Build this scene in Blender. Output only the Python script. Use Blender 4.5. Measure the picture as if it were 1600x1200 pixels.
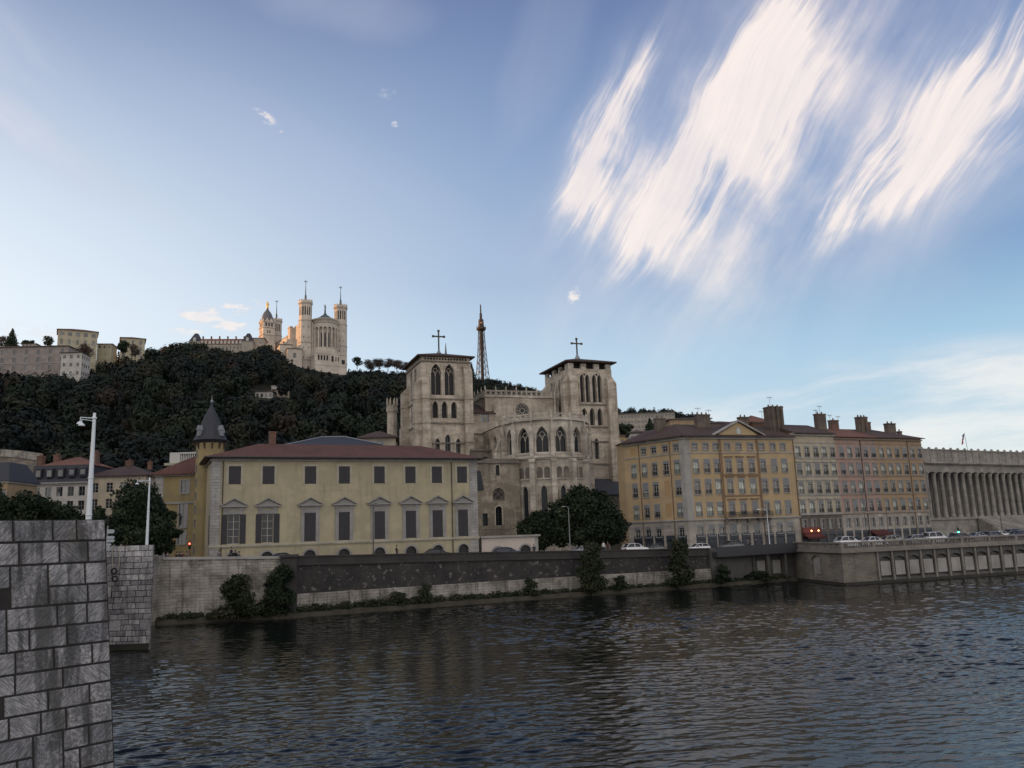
import bpy, math, random
import numpy as np
from mathutils import Vector, Matrix
R = math.radians
sc = bpy.context.scene
for o in list(bpy.data.objects): bpy.data.objects.remove(o)

# ------------------------------------------------------------------ camera
EYE = 9.0
cam = bpy.data.cameras.new('Camera')
cam.sensor_width = 36; cam.lens = 36*1295/1600
cam.clip_start = .2; cam.clip_end = 6000
camo = bpy.data.objects.new('Camera', cam); sc.collection.objects.link(camo)
CR = Matrix.Rotation(R(100.35), 3, 'X') @ Matrix.Rotation(R(-2.0), 3, 'Z')
camo.matrix_world = Matrix.Translation((0, 0, EYE)) @ CR.to_4x4()
sc.camera = camo
def at(px, py, Y):
    d = CR @ Vector(((px-800)/1295, (600-py)/1295, -1)); d *= Y/d.y
    return Vector((d.x, Y, d.z+EYE))
def azel(px, py):
    d = CR @ Vector(((px-800)/1295, (600-py)/1295, -1)); d.normalize()
    return math.atan2(d.x, d.y), math.asin(d.z)

# ------------------------------------------------------------------ node expressions
class N:
    """a tiny wrapper so that node maths reads as maths"""
    def __init__(s, nt, k): s.nt = nt; s.k = k
    def m(s, op, *a):
        n = s.nt.nodes.new('ShaderNodeMath'); n.operation = op
        for i, x in enumerate((s,)+a):
            if isinstance(x, N): s.nt.links.new(x.k, n.inputs[i])
            else: n.inputs[i].default_value = x
        return N(s.nt, n.outputs[0])
    def __add__(s, o): return s.m('ADD', o)
    def __radd__(s, o): return s.m('ADD', o)
    def __mul__(s, o): return s.m('MULTIPLY', o)
    def __rmul__(s, o): return s.m('MULTIPLY', o)
    def __sub__(s, o): return s.m('SUBTRACT', o)
    def __rsub__(s, o): return (s*-1)+o
    def clamp(s, a=0, b=1): return s.m('MAXIMUM', a).m('MINIMUM', b)
    def ss(s, a, b, lo=0., hi=1.):
        n = s.nt.nodes.new('ShaderNodeMapRange'); n.interpolation_type = 'SMOOTHSTEP'
        s.nt.links.new(s.k, n.inputs[0])
        for i, x in enumerate((a, b, lo, hi)): n.inputs[i+1].default_value = x
        return N(s.nt, n.outputs[0])
def vec(nt, x, y, z=0.):
    n = nt.nodes.new('ShaderNodeCombineXYZ')
    for i, q in enumerate((x, y, z)):
        if isinstance(q, N): nt.links.new(q.k, n.inputs[i])
        else: n.inputs[i].default_value = q
    return N(nt, n.outputs[0])
def noise(nt, v, scale, det=3, rough=.5, out=0, dist=0.):
    n = nt.nodes.new('ShaderNodeTexNoise'); nt.links.new(v.k, n.inputs['Vector'])
    n.inputs['Scale'].default_value = scale; n.inputs['Detail'].default_value = det
    n.inputs['Roughness'].default_value = rough; n.inputs['Distortion'].default_value = dist
    return N(nt, n.outputs[out])
def mixc(nt, f, a, b, bt='MIX'):
    n = nt.nodes.new('ShaderNodeMix'); n.data_type = 'RGBA'; n.blend_type = bt
    ins = [i for i in n.inputs if i.enabled]
    for i, q in zip(ins, (f, a, b)):
        if isinstance(q, N): nt.links.new(q.k, i)
        elif isinstance(q, (tuple, list)): i.default_value = (*q, 1) if len(q) == 3 else q
        else: i.default_value = q
    return N(nt, [o for o in n.outputs if o.enabled][0])
def sepxyz(nt, v):
    n = nt.nodes.new('ShaderNodeSeparateXYZ'); nt.links.new(v.k, n.inputs[0])
    return [N(nt, n.outputs[i]) for i in range(3)]

# ------------------------------------------------------------------ sky and sun
SUN_AZ = R(-88); SUN_EL = R(5.2)          # azimuth measured from +Y towards +X
w = bpy.data.worlds.new('World'); sc.world = w; w.use_nodes = True
w.cycles.sampling_method = 'MANUAL'; w.cycles.sample_map_resolution = 256
nt = w.node_tree; nt.nodes.clear()
out = nt.nodes.new('ShaderNodeOutputWorld'); bg = nt.nodes.new('ShaderNodeBackground')
nt.links.new(bg.outputs[0], out.inputs[0]); bg.inputs[1].default_value = .10
sky = nt.nodes.new('ShaderNodeTexSky'); sky.sky_type = 'NISHITA'; sky.sun_disc = False
sky.sun_elevation = SUN_EL; sky.sun_rotation = SUN_AZ
sky.altitude = 200; sky.air_density = 1.0; sky.dust_density = 1.2; sky.ozone_density = 2.2
tc = nt.nodes.new('ShaderNodeTexCoord'); D = N(nt, tc.outputs['Generated'])
dx, dy, dz = sepxyz(nt, D)
az = dx.m('ARCTAN2', dy); el = dz.m('ARCSINE')
def blob(px, py, ang, L, W, warp=None, p=2.):
    """soft ellipse of the sky centred on a bearing; ang in degrees, L and W half sizes in radians"""
    a0, e0 = azel(px, py); c, s_ = math.cos(R(ang)), math.sin(R(ang))
    da, de = (az-a0)*math.cos(e0), el-e0
    if warp: da, de = da+warp[0], de+warp[1]
    u = (da*c+de*s_)*(1/L); v = (de*c-da*s_)*(1/W)
    return (u*u+v*v).ss(1., 0.)
base = vec(nt, az, el)
wx = (noise(nt, base, 2.2, 3)-.5)*.16; wy = (noise(nt, vec(nt, az+7., el), 2.2, 3)-.5)*.16
wx2 = (noise(nt, base, 9., 4)-.5)*.05; wy2 = (noise(nt, vec(nt, az+3., el), 9., 4)-.5)*.05
def fib(ang, sl, sw, seed, det=6, rough=.62):
    c, s_ = math.cos(R(ang)), math.sin(R(ang))
    a_, e_ = az+wx*.8+wx2*.16, el+wy*.8+wy2*.16
    u = a_*c+e_*s_; v = e_*c-a_*s_
    return noise(nt, vec(nt, u*sl+seed, v*sw, seed), 1., det, rough)
W1 = (wx*.6+wx2*.5, wy*.6+wy2*.5)
fA = fib(64, 2.6, 16, 1.3); fB = fib(53, 2.0, 13, 4.1); fC = fib(36, 2.6, 15, 8.7)
ff = fib(54, 4, 58, 11.3, 4, .75)
sf = noise(nt, vec(nt, az+wx, el+wy, 5.), 7., 4, .55)
c1 = (blob(948, 235, 66, .15, .060, W1)*.95+blob(935, 250, 68, .10, .032, W1)*.45+blob(1018, 105, 58, .10, .022, W1)*.55+blob(900, 320, 78, .11, .05, W1)*.35)
c2 = (blob(1120, 215, 55, .25, .062, W1)*.95+blob(1090, 240, 55, .15, .036, W1)*.4+blob(1225, 80, 60, .16, .055, W1)*.6+blob(990, 340, 45, .14, .075, W1)*.55
      +blob(1330, 40, 55, .16, .03, W1)*.45+blob(1110, 290, 48, .24, .12, W1)*.50+blob(1210, 210, 55, .20, .10, W1)*.42)
c3 = (blob(1440, 215, 38, .23, .062, W1)*.85+blob(1555, 175, 32, .19, .11, W1)*.80+blob(1350, 300, 42, .13, .038, W1)*.45
      +blob(1590, 70, 48, .16, .09, W1)*.35+blob(1420, 75, 55, .17, .02, W1)*.3+blob(1390, 190, 45, .22, .10, W1)*.3)
def dens(c, f, lo, hi): return (c*(f.ss(.25, .78)*.46+ff.ss(.30, .70)*.30+sf.ss(.25, .75)*.28+.04)*.80).ss(-.02, 1.30).m('POWER', 1.5)*1.1
vl = (blob(1080, 300, 50, .34, .20, W1)*.46+blob(1400, 230, 42, .36, .17, W1)*.33+blob(1230, 120, 55, .34, .13, W1)*.28)*(sf.ss(.2, .8)*.6+fB.ss(.25, .75)*.6)
cl = (vl+dens(c1*1.6, fA, .03, .98)+dens(c2, fB, .03, .98)+dens(c3, fC, .03, .98)).clamp(0, .93)
# faint veils and low bands
veil = blob(10, 110, -40, .20, .07, W1)*fib(-35, 2, 8, 2.2).ss(.3, .8)*.55+blob(520, 0, -10, .13, .05, W1)*fib(20, 2, 8, 5.)*.40 \
    + blob(90, 240, -25, .2, .03, W1)*.16+blob(560, 290, -25, .32, .06, W1)*fib(-25, 2, 10, 6.)*.14 \
    + blob(860, 90, 60, .14, .05, W1)*fA*.25+blob(1450, 330, 15, .3, .06, W1)*fC*.22
bands = fib(3, 3, 18, 3.3).ss(.34, .64)*(blob(1430, 640, 2, .38, .085, W1)*1.2+blob(1640, 690, 0, .4, .06)).clamp()*.78
puff = noise(nt, vec(nt, az*1.+wx, el*2.6+wy, .3), 26., 5, .6).ss(.47, .62)*(blob(345, 497, 12, .075, .026)*1.3).clamp()*.85
pf2 = noise(nt, vec(nt, az, el*1.5, .7), 60., 4, .6).ss(.42, .62)
small = pf2*(blob(412, 182, -25, .018, .008)+blob(437, 202, 0, .007, .005)+blob(617, 194, 0, .006, .0045)+blob(605, 146, 0, .014, .008)*.5
             + blob(897, 462, 60, .014, .01)*.9+blob(35, 520, 0, .09, .015)*.6).clamp()*.75
lowhaze = fib(0, 1.5, 14, 9.1).ss(.45, .75)*(el.ss(.16, .02)*el.ss(-.01, .03))*.12
cov = (cl+veil+bands*.9+puff+small+lowhaze).clamp(0, .94)
SKYC = N(nt, sky.outputs[0])
rp = nt.nodes.new('ShaderNodeValToRGB'); nt.links.new((el*(1/1.6)).k, rp.inputs[0])
stops = [(0, (.60, .72, .71)), (.10, (.57, .73, .83)), (.20, (.40, .61, .80)), (.30, (.225, .375, .61)), (.45, (.185, .305, .55)), (.62, (.145, .215, .415)), (1.0, (.10, .16, .33))]
while len(rp.color_ramp.elements) < len(stops): rp.color_ramp.elements.new(.5)
for e_, (p_, c_) in zip(rp.color_ramp.elements, stops): e_.position = p_/1.6; e_.color = (*c_, 1)
grad = mixc(nt, 1., N(nt, rp.outputs[0]), (10., 10., 10.), 'MULTIPLY')
prox = (az-SUN_AZ).m('ABSOLUTE')
side = prox.ss(2.0, .64)*el.ss(.70, .20, .04, 1.)
grad = mixc(nt, (side*1.08).clamp(0, .98), grad, (9.0, 9.8, 10.5))
grad = mixc(nt, (prox.ss(.75, .0)*el.ss(.4, .0)).clamp(), grad, (14.5, 12., 9.0))
grad = mixc(nt, .04, grad, SKYC)
# unseen eastern sky behind the camera, brightened to light the facades, mottled pale
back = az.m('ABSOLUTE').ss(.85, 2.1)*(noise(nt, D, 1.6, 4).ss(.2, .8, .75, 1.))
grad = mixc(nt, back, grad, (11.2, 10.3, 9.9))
ccol = mixc(nt, el.ss(.02, .40), (9.6, 9.6, 9.1), mixc(nt, cov.ss(.1, .8), (6.0, 6.3, 7.6), mixc(nt, (ff.ss(.32, .68)*.5+sf.ss(.35, .65)*.5), (8.0, 7.5, 7.75), (10.3, 9.1, 8.5))))
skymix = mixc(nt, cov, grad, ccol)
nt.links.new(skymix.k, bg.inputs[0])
sun = bpy.data.lights.new('Sun', 'SUN'); sun.energy = 5.0; sun.angle = R(.5); sun.color = (1, .47, .17)
suno = bpy.data.objects.new('Sun', sun); sc.collection.objects.link(suno)
sd = Vector((math.sin(SUN_AZ)*math.cos(SUN_EL), math.cos(SUN_AZ)*math.cos(SUN_EL), math.sin(SUN_EL)))
suno.rotation_euler = sd.to_track_quat('Z', 'Y').to_euler(); suno.location = (-300, 100, 300)
sc.view_settings.view_transform = 'Standard'; sc.view_settings.look = 'None'
sc.view_settings.gamma = 1; sc.view_settings.exposure = 0.0

# ------------------------------------------------------------------ materials
MATS = {}
def newmat(name):
    m = bpy.data.materials.new(name); m.use_nodes = True; nt = m.node_tree
    return m, nt, nt.nodes['Principled BSDF']
def setc(nt, sock, v):
    if isinstance(v, N): nt.links.new(v.k, sock)
    else: sock.default_value = (*v, 1)
def bump(nt, b, h, strength, dist):
    n = nt.nodes.new('ShaderNodeBump'); n.inputs['Strength'].default_value = strength
    n.inputs['Distance'].default_value = dist; nt.links.new(h.k, n.inputs['Height'])
    nt.links.new(n.outputs[0], b.inputs['Normal'])
def objco(nt):
    t = nt.nodes.new('ShaderNodeTexCoord'); return N(nt, t.outputs['Object'])
def sc3(c, k): return tuple(x*k for x in c)
def plain(name, c, rough=.7, metal=0., var=.12, scale=1.5, emit=None, es=1.):
    if name in MATS: return MATS[name]
    m, nt, b = newmat(name); o = objco(nt)
    f = noise(nt, o, scale, 4)
    setc(nt, b.inputs['Base Color'], mixc(nt, f, sc3(c, 1-var), sc3(c, 1+var)))
    b.inputs['Roughness'].default_value = rough; b.inputs['Metallic'].default_value = metal
    if emit: setc(nt, b.inputs['Emission Color'], emit); b.inputs['Emission Strength'].default_value = es
    MATS[name] = m; return m
def masonry(name, c, c2=None, brick=None, mortar=.7, var=.18, streak=.25, rough=.85, wave=None, bdist=.02, patch=None, offs=.5, sscale=1.):
    """plaster or ashlar wall; u runs along the wall whatever way it faces, v is height"""
    if name in MATS: return MATS[name]
    m, nt, b = newmat(name); o = objco(nt); x, y, z = sepxyz(nt, o)
    u = x+y; uv = vec(nt, u, z)
    col = mixc(nt, noise(nt, o, .35*sscale, 5, .6).ss(.3, .7), sc3(c, 1-var), sc3(c, 1+var))
    if c2: col = mixc(nt, noise(nt, vec(nt, u*.5, z*.8, 4.), .55*sscale, 5, .65).ss(.42, .66), col, c2)
    h = noise(nt, o, 6., 4)*.3
    if brick:
        br = nt.nodes.new('ShaderNodeTexBrick'); nt.links.new(uv.k, br.inputs['Vector'])
        br.inputs['Brick Width'].default_value = brick[0]; br.inputs['Row Height'].default_value = brick[1]
        br.inputs['Scale'].default_value = 1; br.inputs['Mortar Size'].default_value = brick[2]; br.inputs['Mortar Smooth'].default_value = .3
        br.offset = offs; br.inputs['Bias'].default_value = 0
        br.inputs['Color1'].default_value = (.0, .0, .0, 1); br.inputs['Color2'].default_value = (1, 1, 1, 1); br.inputs['Mortar'].default_value = (.5, .5, .5, 1)
        bc = N(nt, br.outputs['Color']); fac = N(nt, br.outputs['Fac'])
        col = mixc(nt, bc, col, mixc(nt, 1., col, (1.28, 1.26, 1.22), 'MULTIPLY'))
        col = mixc(nt, fac, col, mixc(nt, 1., col, (mortar,)*3, 'MULTIPLY'))
        h = h-fac
    if patch: col = mixc(nt, noise(nt, vec(nt, u, z*1.2, 9.), patch[1], 5, .7).ss(patch[2], patch[2]+.05), col, patch[0])
    if streak:
        st = noise(nt, vec(nt, u*1.6, z*.14, 2.), 1., 5, .65).ss(.46, .74)
        col = mixc(nt, st*streak, col, mixc(nt, 1., col, (.38, .37, .36), 'MULTIPLY'))
    setc(nt, b.inputs['Base Color'], col); b.inputs['Roughness'].default_value = rough
    bump(nt, b, h, .6, bdist); MATS[name] = m; return m
def tiles(name, c1, c2, pitch=.45, vert=False):
    if name in MATS: return MATS[name]
    m, nt, b = newmat(name); o = objco(nt); x, y, z = sepxyz(nt, o)
    g = nt.nodes.new('ShaderNodeNewGeometry'); nx, ny, nz = sepxyz(nt, N(nt, g.outputs['Normal']))
    rib = (x*(6.2832/pitch)).m('SINE')
    row = (y*(6.2832/.9)).m('SINE')
    f = noise(nt, vec(nt, x*2.2, y*2.2, 1.), 1.2, 5, .75).ss(.3, .7)
    col = mixc(nt, f, c1, c2)
    col = mixc(nt, noise(nt, o, .3, 3).ss(.4, .7)*.5, col, sc3(c1, .55))
    setc(nt, b.inputs['Base Color'], col); b.inputs['Roughness'].default_value = .8
    bump(nt, b, rib*.8+row*.2, .8, .07); MATS[name] = m; return m
def glassmat(name, dark, pale, frac, rough=.06, spec=.9):
    """old window glass: dark rooms behind, some panes paled for curtains and reflected sky"""
    if name in MATS: return MATS[name]
    m, nt, b = newmat(name)
    oi = nt.nodes.new('ShaderNodeObjectInfo'); r = N(nt, oi.outputs['Random'])
    o = objco(nt); x, y, z = sepxyz(nt, o)
    f = ((r-(1-frac))*30).clamp()
    fold = noise(nt, vec(nt, x*9., z*.4, r*50.), 1., 2)
    setc(nt, b.inputs['Base Color'], mixc(nt, f*fold.ss(.25, .6), dark, pale))  # pale base colour stands for curtains and sky reflection together
    b.inputs['Roughness'].default_value = rough; b.inputs['IOR'].default_value = 1.6
    b.inputs['Specular IOR Level'].default_value = spec
    bump(nt, b, noise(nt, o, 1.3, 2), .12, .03); MATS[name] = m; return m

# ------------------------------------------------------------------ mesh building
class Frame:
    """wall frame: origin o, u along du, w inward, z up"""
    def __init__(s, ox=0., oy=0., ang=0., z=0.):
        s.ox, s.oy, s.a, s.z = ox, oy, ang, z; s.c, s.s = math.cos(ang), math.sin(ang)
    def __call__(s, u, w, v): return (s.ox+u*s.c-w*s.s, s.oy+u*s.s+w*s.c, s.z+v)
ID = Frame()
class MB:
    def __init__(s, T=ID): s.v = []; s.f = []; s.mi = []; s.T = T; s.sm = []; s.r = []; s.cur = 0.
    def P(s, pts, mi=0, smooth=False):
        b = len(s.v); s.v += [s.T(*p) for p in pts]; s.f.append(tuple(range(b, b+len(pts)))); s.mi.append(mi); s.sm.append(smooth); s.r.append(s.cur)
    def box(s, x0, x1, y0, y1, z0, z1, mi=0, tx=0., ty=0.):
        """tx, ty: how far the top is drawn in on each side"""
        b = len(s.v)
        s.v += [s.T(*p) for p in ((x0, y0, z0), (x1, y0, z0), (x1, y1, z0), (x0, y1, z0), (x0+tx, y0+ty, z1), (x1-tx, y0+ty, z1), (x1-tx, y1-ty, z1), (x0+tx, y1-ty, z1))]
        for q in ((0, 3, 2, 1), (4, 5, 6, 7), (0, 1, 5, 4), (1, 2, 6, 5), (2, 3, 7, 6), (3, 0, 4, 7)):
            s.f.append(tuple(b+i for i in q)); s.mi.append(mi); s.sm.append(False); s.r.append(s.cur)
    def grid(s, rows, mi=0, smooth=False, close=False):
        b = len(s.v); n = len(rows[0])
        for r in rows: s.v += [s.T(*p) for p in r]
        for i in range(len(rows)-1):
            for j in range(n if close else n-1):
                k = (j+1) % n
                s.f.append((b+i*n+j, b+i*n+k, b+(i+1)*n+k, b+(i+1)*n+j)); s.mi.append(mi); s.sm.append(smooth); s.r.append(s.cur)
    def lathe(s, cx, cy, prof, n=16, mi=0, smooth=True, a0=0., a1=2*math.pi, cap=True):
        full = abs(a1-a0-2*math.pi) < 1e-6
        m = n if full else n+1
        rows = [[(cx+r*math.cos(a0+(a1-a0)*j/n), cy+r*math.sin(a0+(a1-a0)*j/n), z) for j in range(m)] for r, z in prof]
        s.grid(rows, mi, smooth, full)
        if cap:
            if prof[0][0] > 1e-3: s.P(rows[0][::-1], mi)
            if prof[-1][0] > 1e-3: s.P(rows[-1], mi)
    def tube(s, p0, p1, r0, r1=None, n=6, mi=0):
        r1 = r0 if r1 is None else r1
        p0, p1 = Vector(p0), Vector(p1); d = (p1-p0)
        if d.length < 1e-6: return
        d.normalize(); a = d.orthogonal().normalized(); c = d.cross(a)
        ring = lambda p, r: [tuple(p+(a*math.cos(2*math.pi*j/n)+c*math.sin(2*math.pi*j/n))*r) for j in range(n)]
        A, B = ring(p0, r0), ring(p1, r1)
        s.grid([A, B], mi, n > 5, True); s.P(A[::-1], mi); s.P(B, mi)
    def path(s, pts, r, n=6, mi=0):
        for a, b in zip(pts, pts[1:]): s.tube(a, b, r, r, n, mi)
    def prism(s, prof, y0, y1, mi=0):
        """profile (x,z) extruded along y"""
        n = len(prof); A = [(x, y0, z) for x, z in prof]; B = [(x, y1, z) for x, z in prof]
        s.P(A, mi); s.P(B[::-1], mi)
        for i in range(n): j = (i+1) % n; s.P([A[i], B[i], B[j], A[j]], mi)
    def prismx(s, prof, x0, x1, mi=0):
        """profile (y,z) extruded along x"""
        n = len(prof); A = [(x0, y, z) for y, z in prof]; B = [(x1, y, z) for y, z in prof]
        s.P(A[::-1], mi); s.P(B, mi)
        for i in range(n): j = (i+1) % n; s.P([A[i], A[j], B[j], B[i]], mi)
    def mesh(s, name, mats):
        me = bpy.data.meshes.new(name); me.from_pydata(s.v, [], s.f)
        for m in (mats if isinstance(mats, (list, tuple)) else [mats]): me.materials.append(m)
        me.polygons.foreach_set('material_index', s.mi); me.polygons.foreach_set('use_smooth', s.sm)
        if any(s.r):
            a = me.attributes.new('rnd', 'FLOAT', 'FACE'); a.data.foreach_set('value', s.r)
        me.update(); return me
    def obj(s, name, mats, parent=None, loc=(0, 0, 0), rz=0.): return link(name, s.mesh(name, mats), parent, loc, rz)
def link(name, me, parent=None, loc=(0, 0, 0), rz=0.):
    o = bpy.data.objects.new(name, me); sc.collection.objects.link(o); o.location = loc; o.rotation_euler = (0, 0, rz)
    if parent is not None: o.parent = parent
    return o
def tag(o, label=None, cat=None, group=None, kind=None):
    for k, v in (('label', label), ('category', cat), ('group', group), ('kind', kind)):
        if v: o[k] = v
    return o
def thing(name, label, cat, loc=(0, 0, 0), rz=0., group=None): return tag(link(name, None, None, loc, rz), label, cat, group)
def copy_tree(o, parent=None):
    c = o.copy(); sc.collection.objects.link(c)
    if parent is not None: c.parent = parent
    for ch in o.children: copy_tree(ch, c)
    return c

def arch_pts(w, h, kind, n=6):
    """curve from left springer over the top to right springer, in opening coordinates"""
    if kind == 'r': rise = w/2
    elif kind == 's': rise = w*.18
    else: rise = w*.95
    z0 = h-rise; pts = []
    if kind == 'g':
        Rr = (rise*rise+(w/2)**2)/w       # radius of the two arcs
        for i in range(n+1):
            x = w/2*i/n; pts.append((x, z0+math.sqrt(max(0, Rr*Rr-(Rr-x)**2))))
        pts += [(w-x, z) for x, z in pts[-2::-1]]
    elif kind == 's':
        pts = [(w*i/(2*n), z0+rise*(1-((i-n)/n)**2)) for i in range(2*n+1)]
    else:
        pts = [(w/2-w/2*math.cos(math.pi*i/(2*n)), z0+rise*math.sin(math.pi*i/(2*n))) for i in range(2*n+1)]
    return z0, pts
def facade(mb, W, v0, v1, ops, depth=.3, mi=0, mr=None, u0=0.):
    """wall sheet from u0..W, v0..v1 with openings (u, v, w, h, kind) and their reveals"""
    mr = mi if mr is None else mr
    us = sorted({round(x, 4) for x in [u0, W]+[o[0] for o in ops]+[o[0]+o[2] for o in ops] if u0-1e-6 <= x <= W+1e-6})
    vs = sorted({round(x, 4) for x in [v0, v1]+[o[1] for o in ops]+[o[1]+o[3] for o in ops] if v0-1e-6 <= x <= v1+1e-6})
    for i in range(len(us)-1):
        run = None
        for j in range(len(vs)-1):
            cu, cv = (us[i]+us[i+1])/2, (vs[j]+vs[j+1])/2
            if any(o[0] < cu < o[0]+o[2] and o[1] < cv < o[1]+o[3] for o in ops):
                if run is not None: mb.P([(us[i], 0, run), (us[i+1], 0, run), (us[i+1], 0, vs[j]), (us[i], 0, vs[j])], mi)
                run = None
            elif run is None: run = vs[j]
        if run is not None: mb.P([(us[i], 0, run), (us[i+1], 0, run), (us[i+1], 0, v1), (us[i], 0, v1)], mi)
    for u, v, w, h, k in ops:
        d = depth
        mb.P([(u, 0, v), (u+w, 0, v), (u+w, d, v), (u, d, v)], mr)
        if k == 'q':
            mb.P([(u, 0, v), (u, d, v), (u, d, v+h), (u, 0, v+h)], mr); mb.P([(u+w, 0, v), (u+w, 0, v+h), (u+w, d, v+h), (u+w, d, v)], mr)
            mb.P([(u, 0, v+h), (u, d, v+h), (u+w, d, v+h), (u+w, 0, v+h)], mr)
        else:
            z0, pts = arch_pts(w, h, k)
            mb.P([(u, 0, v), (u, d, v), (u, d, v+z0), (u, 0, v+z0)], mr); mb.P([(u+w, 0, v), (u+w, 0, v+z0), (u+w, d, v+z0), (u+w, d, v)], mr)
            for (a, za), (b, zb) in zip(pts, pts[1:]):
                mb.P([(u+a, 0, v+za), (u+b, 0, v+zb), (u+b, 0, v+h), (u+a, 0, v+h)], mi)
                mb.P([(u+a, 0, v+za), (u+a, d, v+za), (u+b, d, v+zb), (u+b, 0, v+zb)], mr)
def band(mb, u, v, w, h, k, t, pr, mi=0, n=6, legs=True):
    """raised moulding round an opening: t wide, standing pr proud"""
    if k == 'q': pts = [(0, 0 if legs else h), (0, h), (w, h), (w, 0 if legs else h)]; o = [(-t, pts[0][1]), (-t, h+t), (w+t, h+t), (w+t, pts[3][1])]
    else:
        z0, pts = arch_pts(w, h, k, n); c = z0 if k != 'g' else z0
        o = []
        for x, z in pts:
            dx, dz = (x-w/2), (z-z0); L = math.hypot(dx, dz) or 1; o.append((x+dx/L*t, z+dz/L*t))
        if legs: pts = [(0, 0)]+pts+[(w, 0)]; o = [(-t, 0)]+o+[(w+t, 0)]
    for i in range(len(pts)-1):
        a, b, c_, d = pts[i], pts[i+1], o[i+1], o[i]
        F = lambda q, y: (u+q[0], y, v+q[1])
        mb.P([F(a, -pr), F(b, -pr), F(c_, -pr), F(d, -pr)], mi); mb.P([F(d, -pr), F(c_, -pr), F(c_, 0), F(d, 0)], mi); mb.P([F(a, 0), F(b, 0), F(b, -pr), F(a, -pr)], mi)

# ------------------------------------------------------------------ windows (meshes cached by size and style)
WC = {}
def win(parent, T, u, v, w, h, kind='q', style='town', d=.22, glass=None, frame=None, mull=1, bars=2, arcs=False,
        shut=None, shutm=None, rail=None, pelmet=None, surround=None, sill=None, name='window', tracery=False):
    """a window as a part of its building; pane, shutter, railing, pelmet as its sub-parts; local y is inward"""
    key = (round(w, 2), round(h, 2), kind, mull, bars, round(d, 2), frame.name, tracery)
    if key not in WC:
        m = MB(); t = .055 if h > 1 else .03
        y0, y1 = d-.05, d+.03
        if kind == 'q':
            m.box(0, w, y0, y1, h-t, h); m.box(0, t, y0, y1, 0, h-t); m.box(w-t, w, y0, y1, 0, h-t); m.box(t, w-t, y0, y1, 0, t)
        else:
            z0, pts = arch_pts(w, h, kind)
            m.box(0, t, y0, y1, 0, z0); m.box(w-t, w, y0, y1, 0, z0); m.box(t, w-t, y0, y1, 0, t)
            for a, b in zip(pts, pts[1:]):
                q = lambda p: (w/2+(p[0]-w/2)*(1-2*t/w), z0+(p[1]-z0)*(1-2*t/w))
                a2, b2 = q(a), q(b); m.P([(a[0], y0, a[1]), (b[0], y0, b[1]), (b2[0], y0, b2[1]), (a2[0], y0, a2[1])])
        hz = h if kind == 'q' else arch_pts(w, h, kind)[0]
        for i in range(mull):
            x = w*(i+1)/(mull+1); m.box(x-t*.6, x+t*.6, y0+.004, y1, t, (h-t) if kind == 'q' else (hz if tracery else h-t*1.2))
        for i in range(bars):
            z = hz*(i+1)/(bars+1); m.box(t, w-t, y0+.008, y1, z-t*.4, z+t*.4)
        if tracery:        # two small pointed heads and a ring above
            ww = w/2; zz = hz-ww*.35
            for s_ in (0, 1):
                _, pp = arch_pts(ww, ww*.95+.01, 'g', 4)
                m.path([(s_*ww+a, (y0+y1)/2-.03, zz+b) for a, b in pp], .07, 4)
            cx, cz = w/2, hz+w*.36; m.path([(cx+w*.2*math.cos(a*math.pi/4), (y0+y1)/2-.03, cz+w*.2*math.sin(a*math.pi/4)) for a in range(9)], .07, 4)
        p = MB(); p.P([(0, d+.01, 0), (w, d+.01, 0), (w, d+.01, h), (0, d+.01, h)])
        WC[key] = (m.mesh(name, frame), p.mesh('pane', glass))
    fm, pm = WC[key]
    o = link(name, fm, parent, T(u, 0, v), T.a)
    if pm.materials[0] != glass:
        k2 = key+(glass.name,)
        if k2 not in WC: q = pm.copy(); q.materials[0] = glass; WC[k2] = q
        pm = WC[k2]
    link('pane', pm, o)
    def sub(nm, key2, mk, mat):
        if key2 not in WC: m = MB(); mk(m); WC[key2] = m.mesh(nm, mat)
        return link(nm, WC[key2], o)
    if shut:
        def leaf(m, x0, x1, y):
            m.box(x0, x1, y-.04, y, 0.02, h-.02)
            k = 3
            for i in range(k):
                a, b = .02+(h-.04)*i/k+.05, .02+(h-.04)*(i+1)/k-.05
                nn = max(4, int((b-a)/.09))
                for j in range(nn): z = a+(b-a)*j/nn; m.box(x0+.06, x1-.06, y-.075, y-.038, z, z+(b-a)/nn*.55)
        if shut == 'closed':
            for s_ in (0, 1): sub('shutter', ('sc', s_)+key, (lambda m, s_=s_: leaf(m, s_*w/2+.01, (s_+1)*w/2-.01, .04)), shutm)
        else:
            for s_ in (0, 1):
                x0 = -w*.5-.02 if s_ == 0 else w+.02
                sub('shutter', ('so', s_)+key, (lambda m, x0=x0: leaf(m, x0, x0+w*.5, -.03)), shutm)
    if rail:
        def mk(m):
            H_ = rail; m.box(-.05, w+.05, -.1, -.06, H_-.04, H_); m.box(-.05, w+.05, -.1, -.06, .05, .09)
            n = max(4, int(w/.12))
            for i in range(n+1): x = w*i/n; m.box(x-.012, x+.012, -.09, -.065, .09, H_-.04)
        sub('railing', ('rl', rail)+key, mk, M_IRON)
    if pelmet:
        sub('pelmet', ('pl', pelmet[0], pelmet[1].name)+key, lambda m: (m.box(-.02, w+.02, -.05, .05, h-pelmet[0], h+.03), [m.box(w*i/6+.01, w*(i+1)/6-.01, -.055, -.035, h-pelmet[0]-.05, h-pelmet[0]+.002) for i in range(6)]), pelmet[1])
    if sill:
        sub('sill', ('sl', sill.name)+key, lambda m: m.box(-.12, w+.12, -.14, .02, -.14, -.005), sill)
    if surround:
        sub('surround', ('sr', surround[0], surround[1].name)+key, lambda m: band(m, 0, 0, w, h, kind, surround[0], .06), surround[1])
    return o
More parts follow.
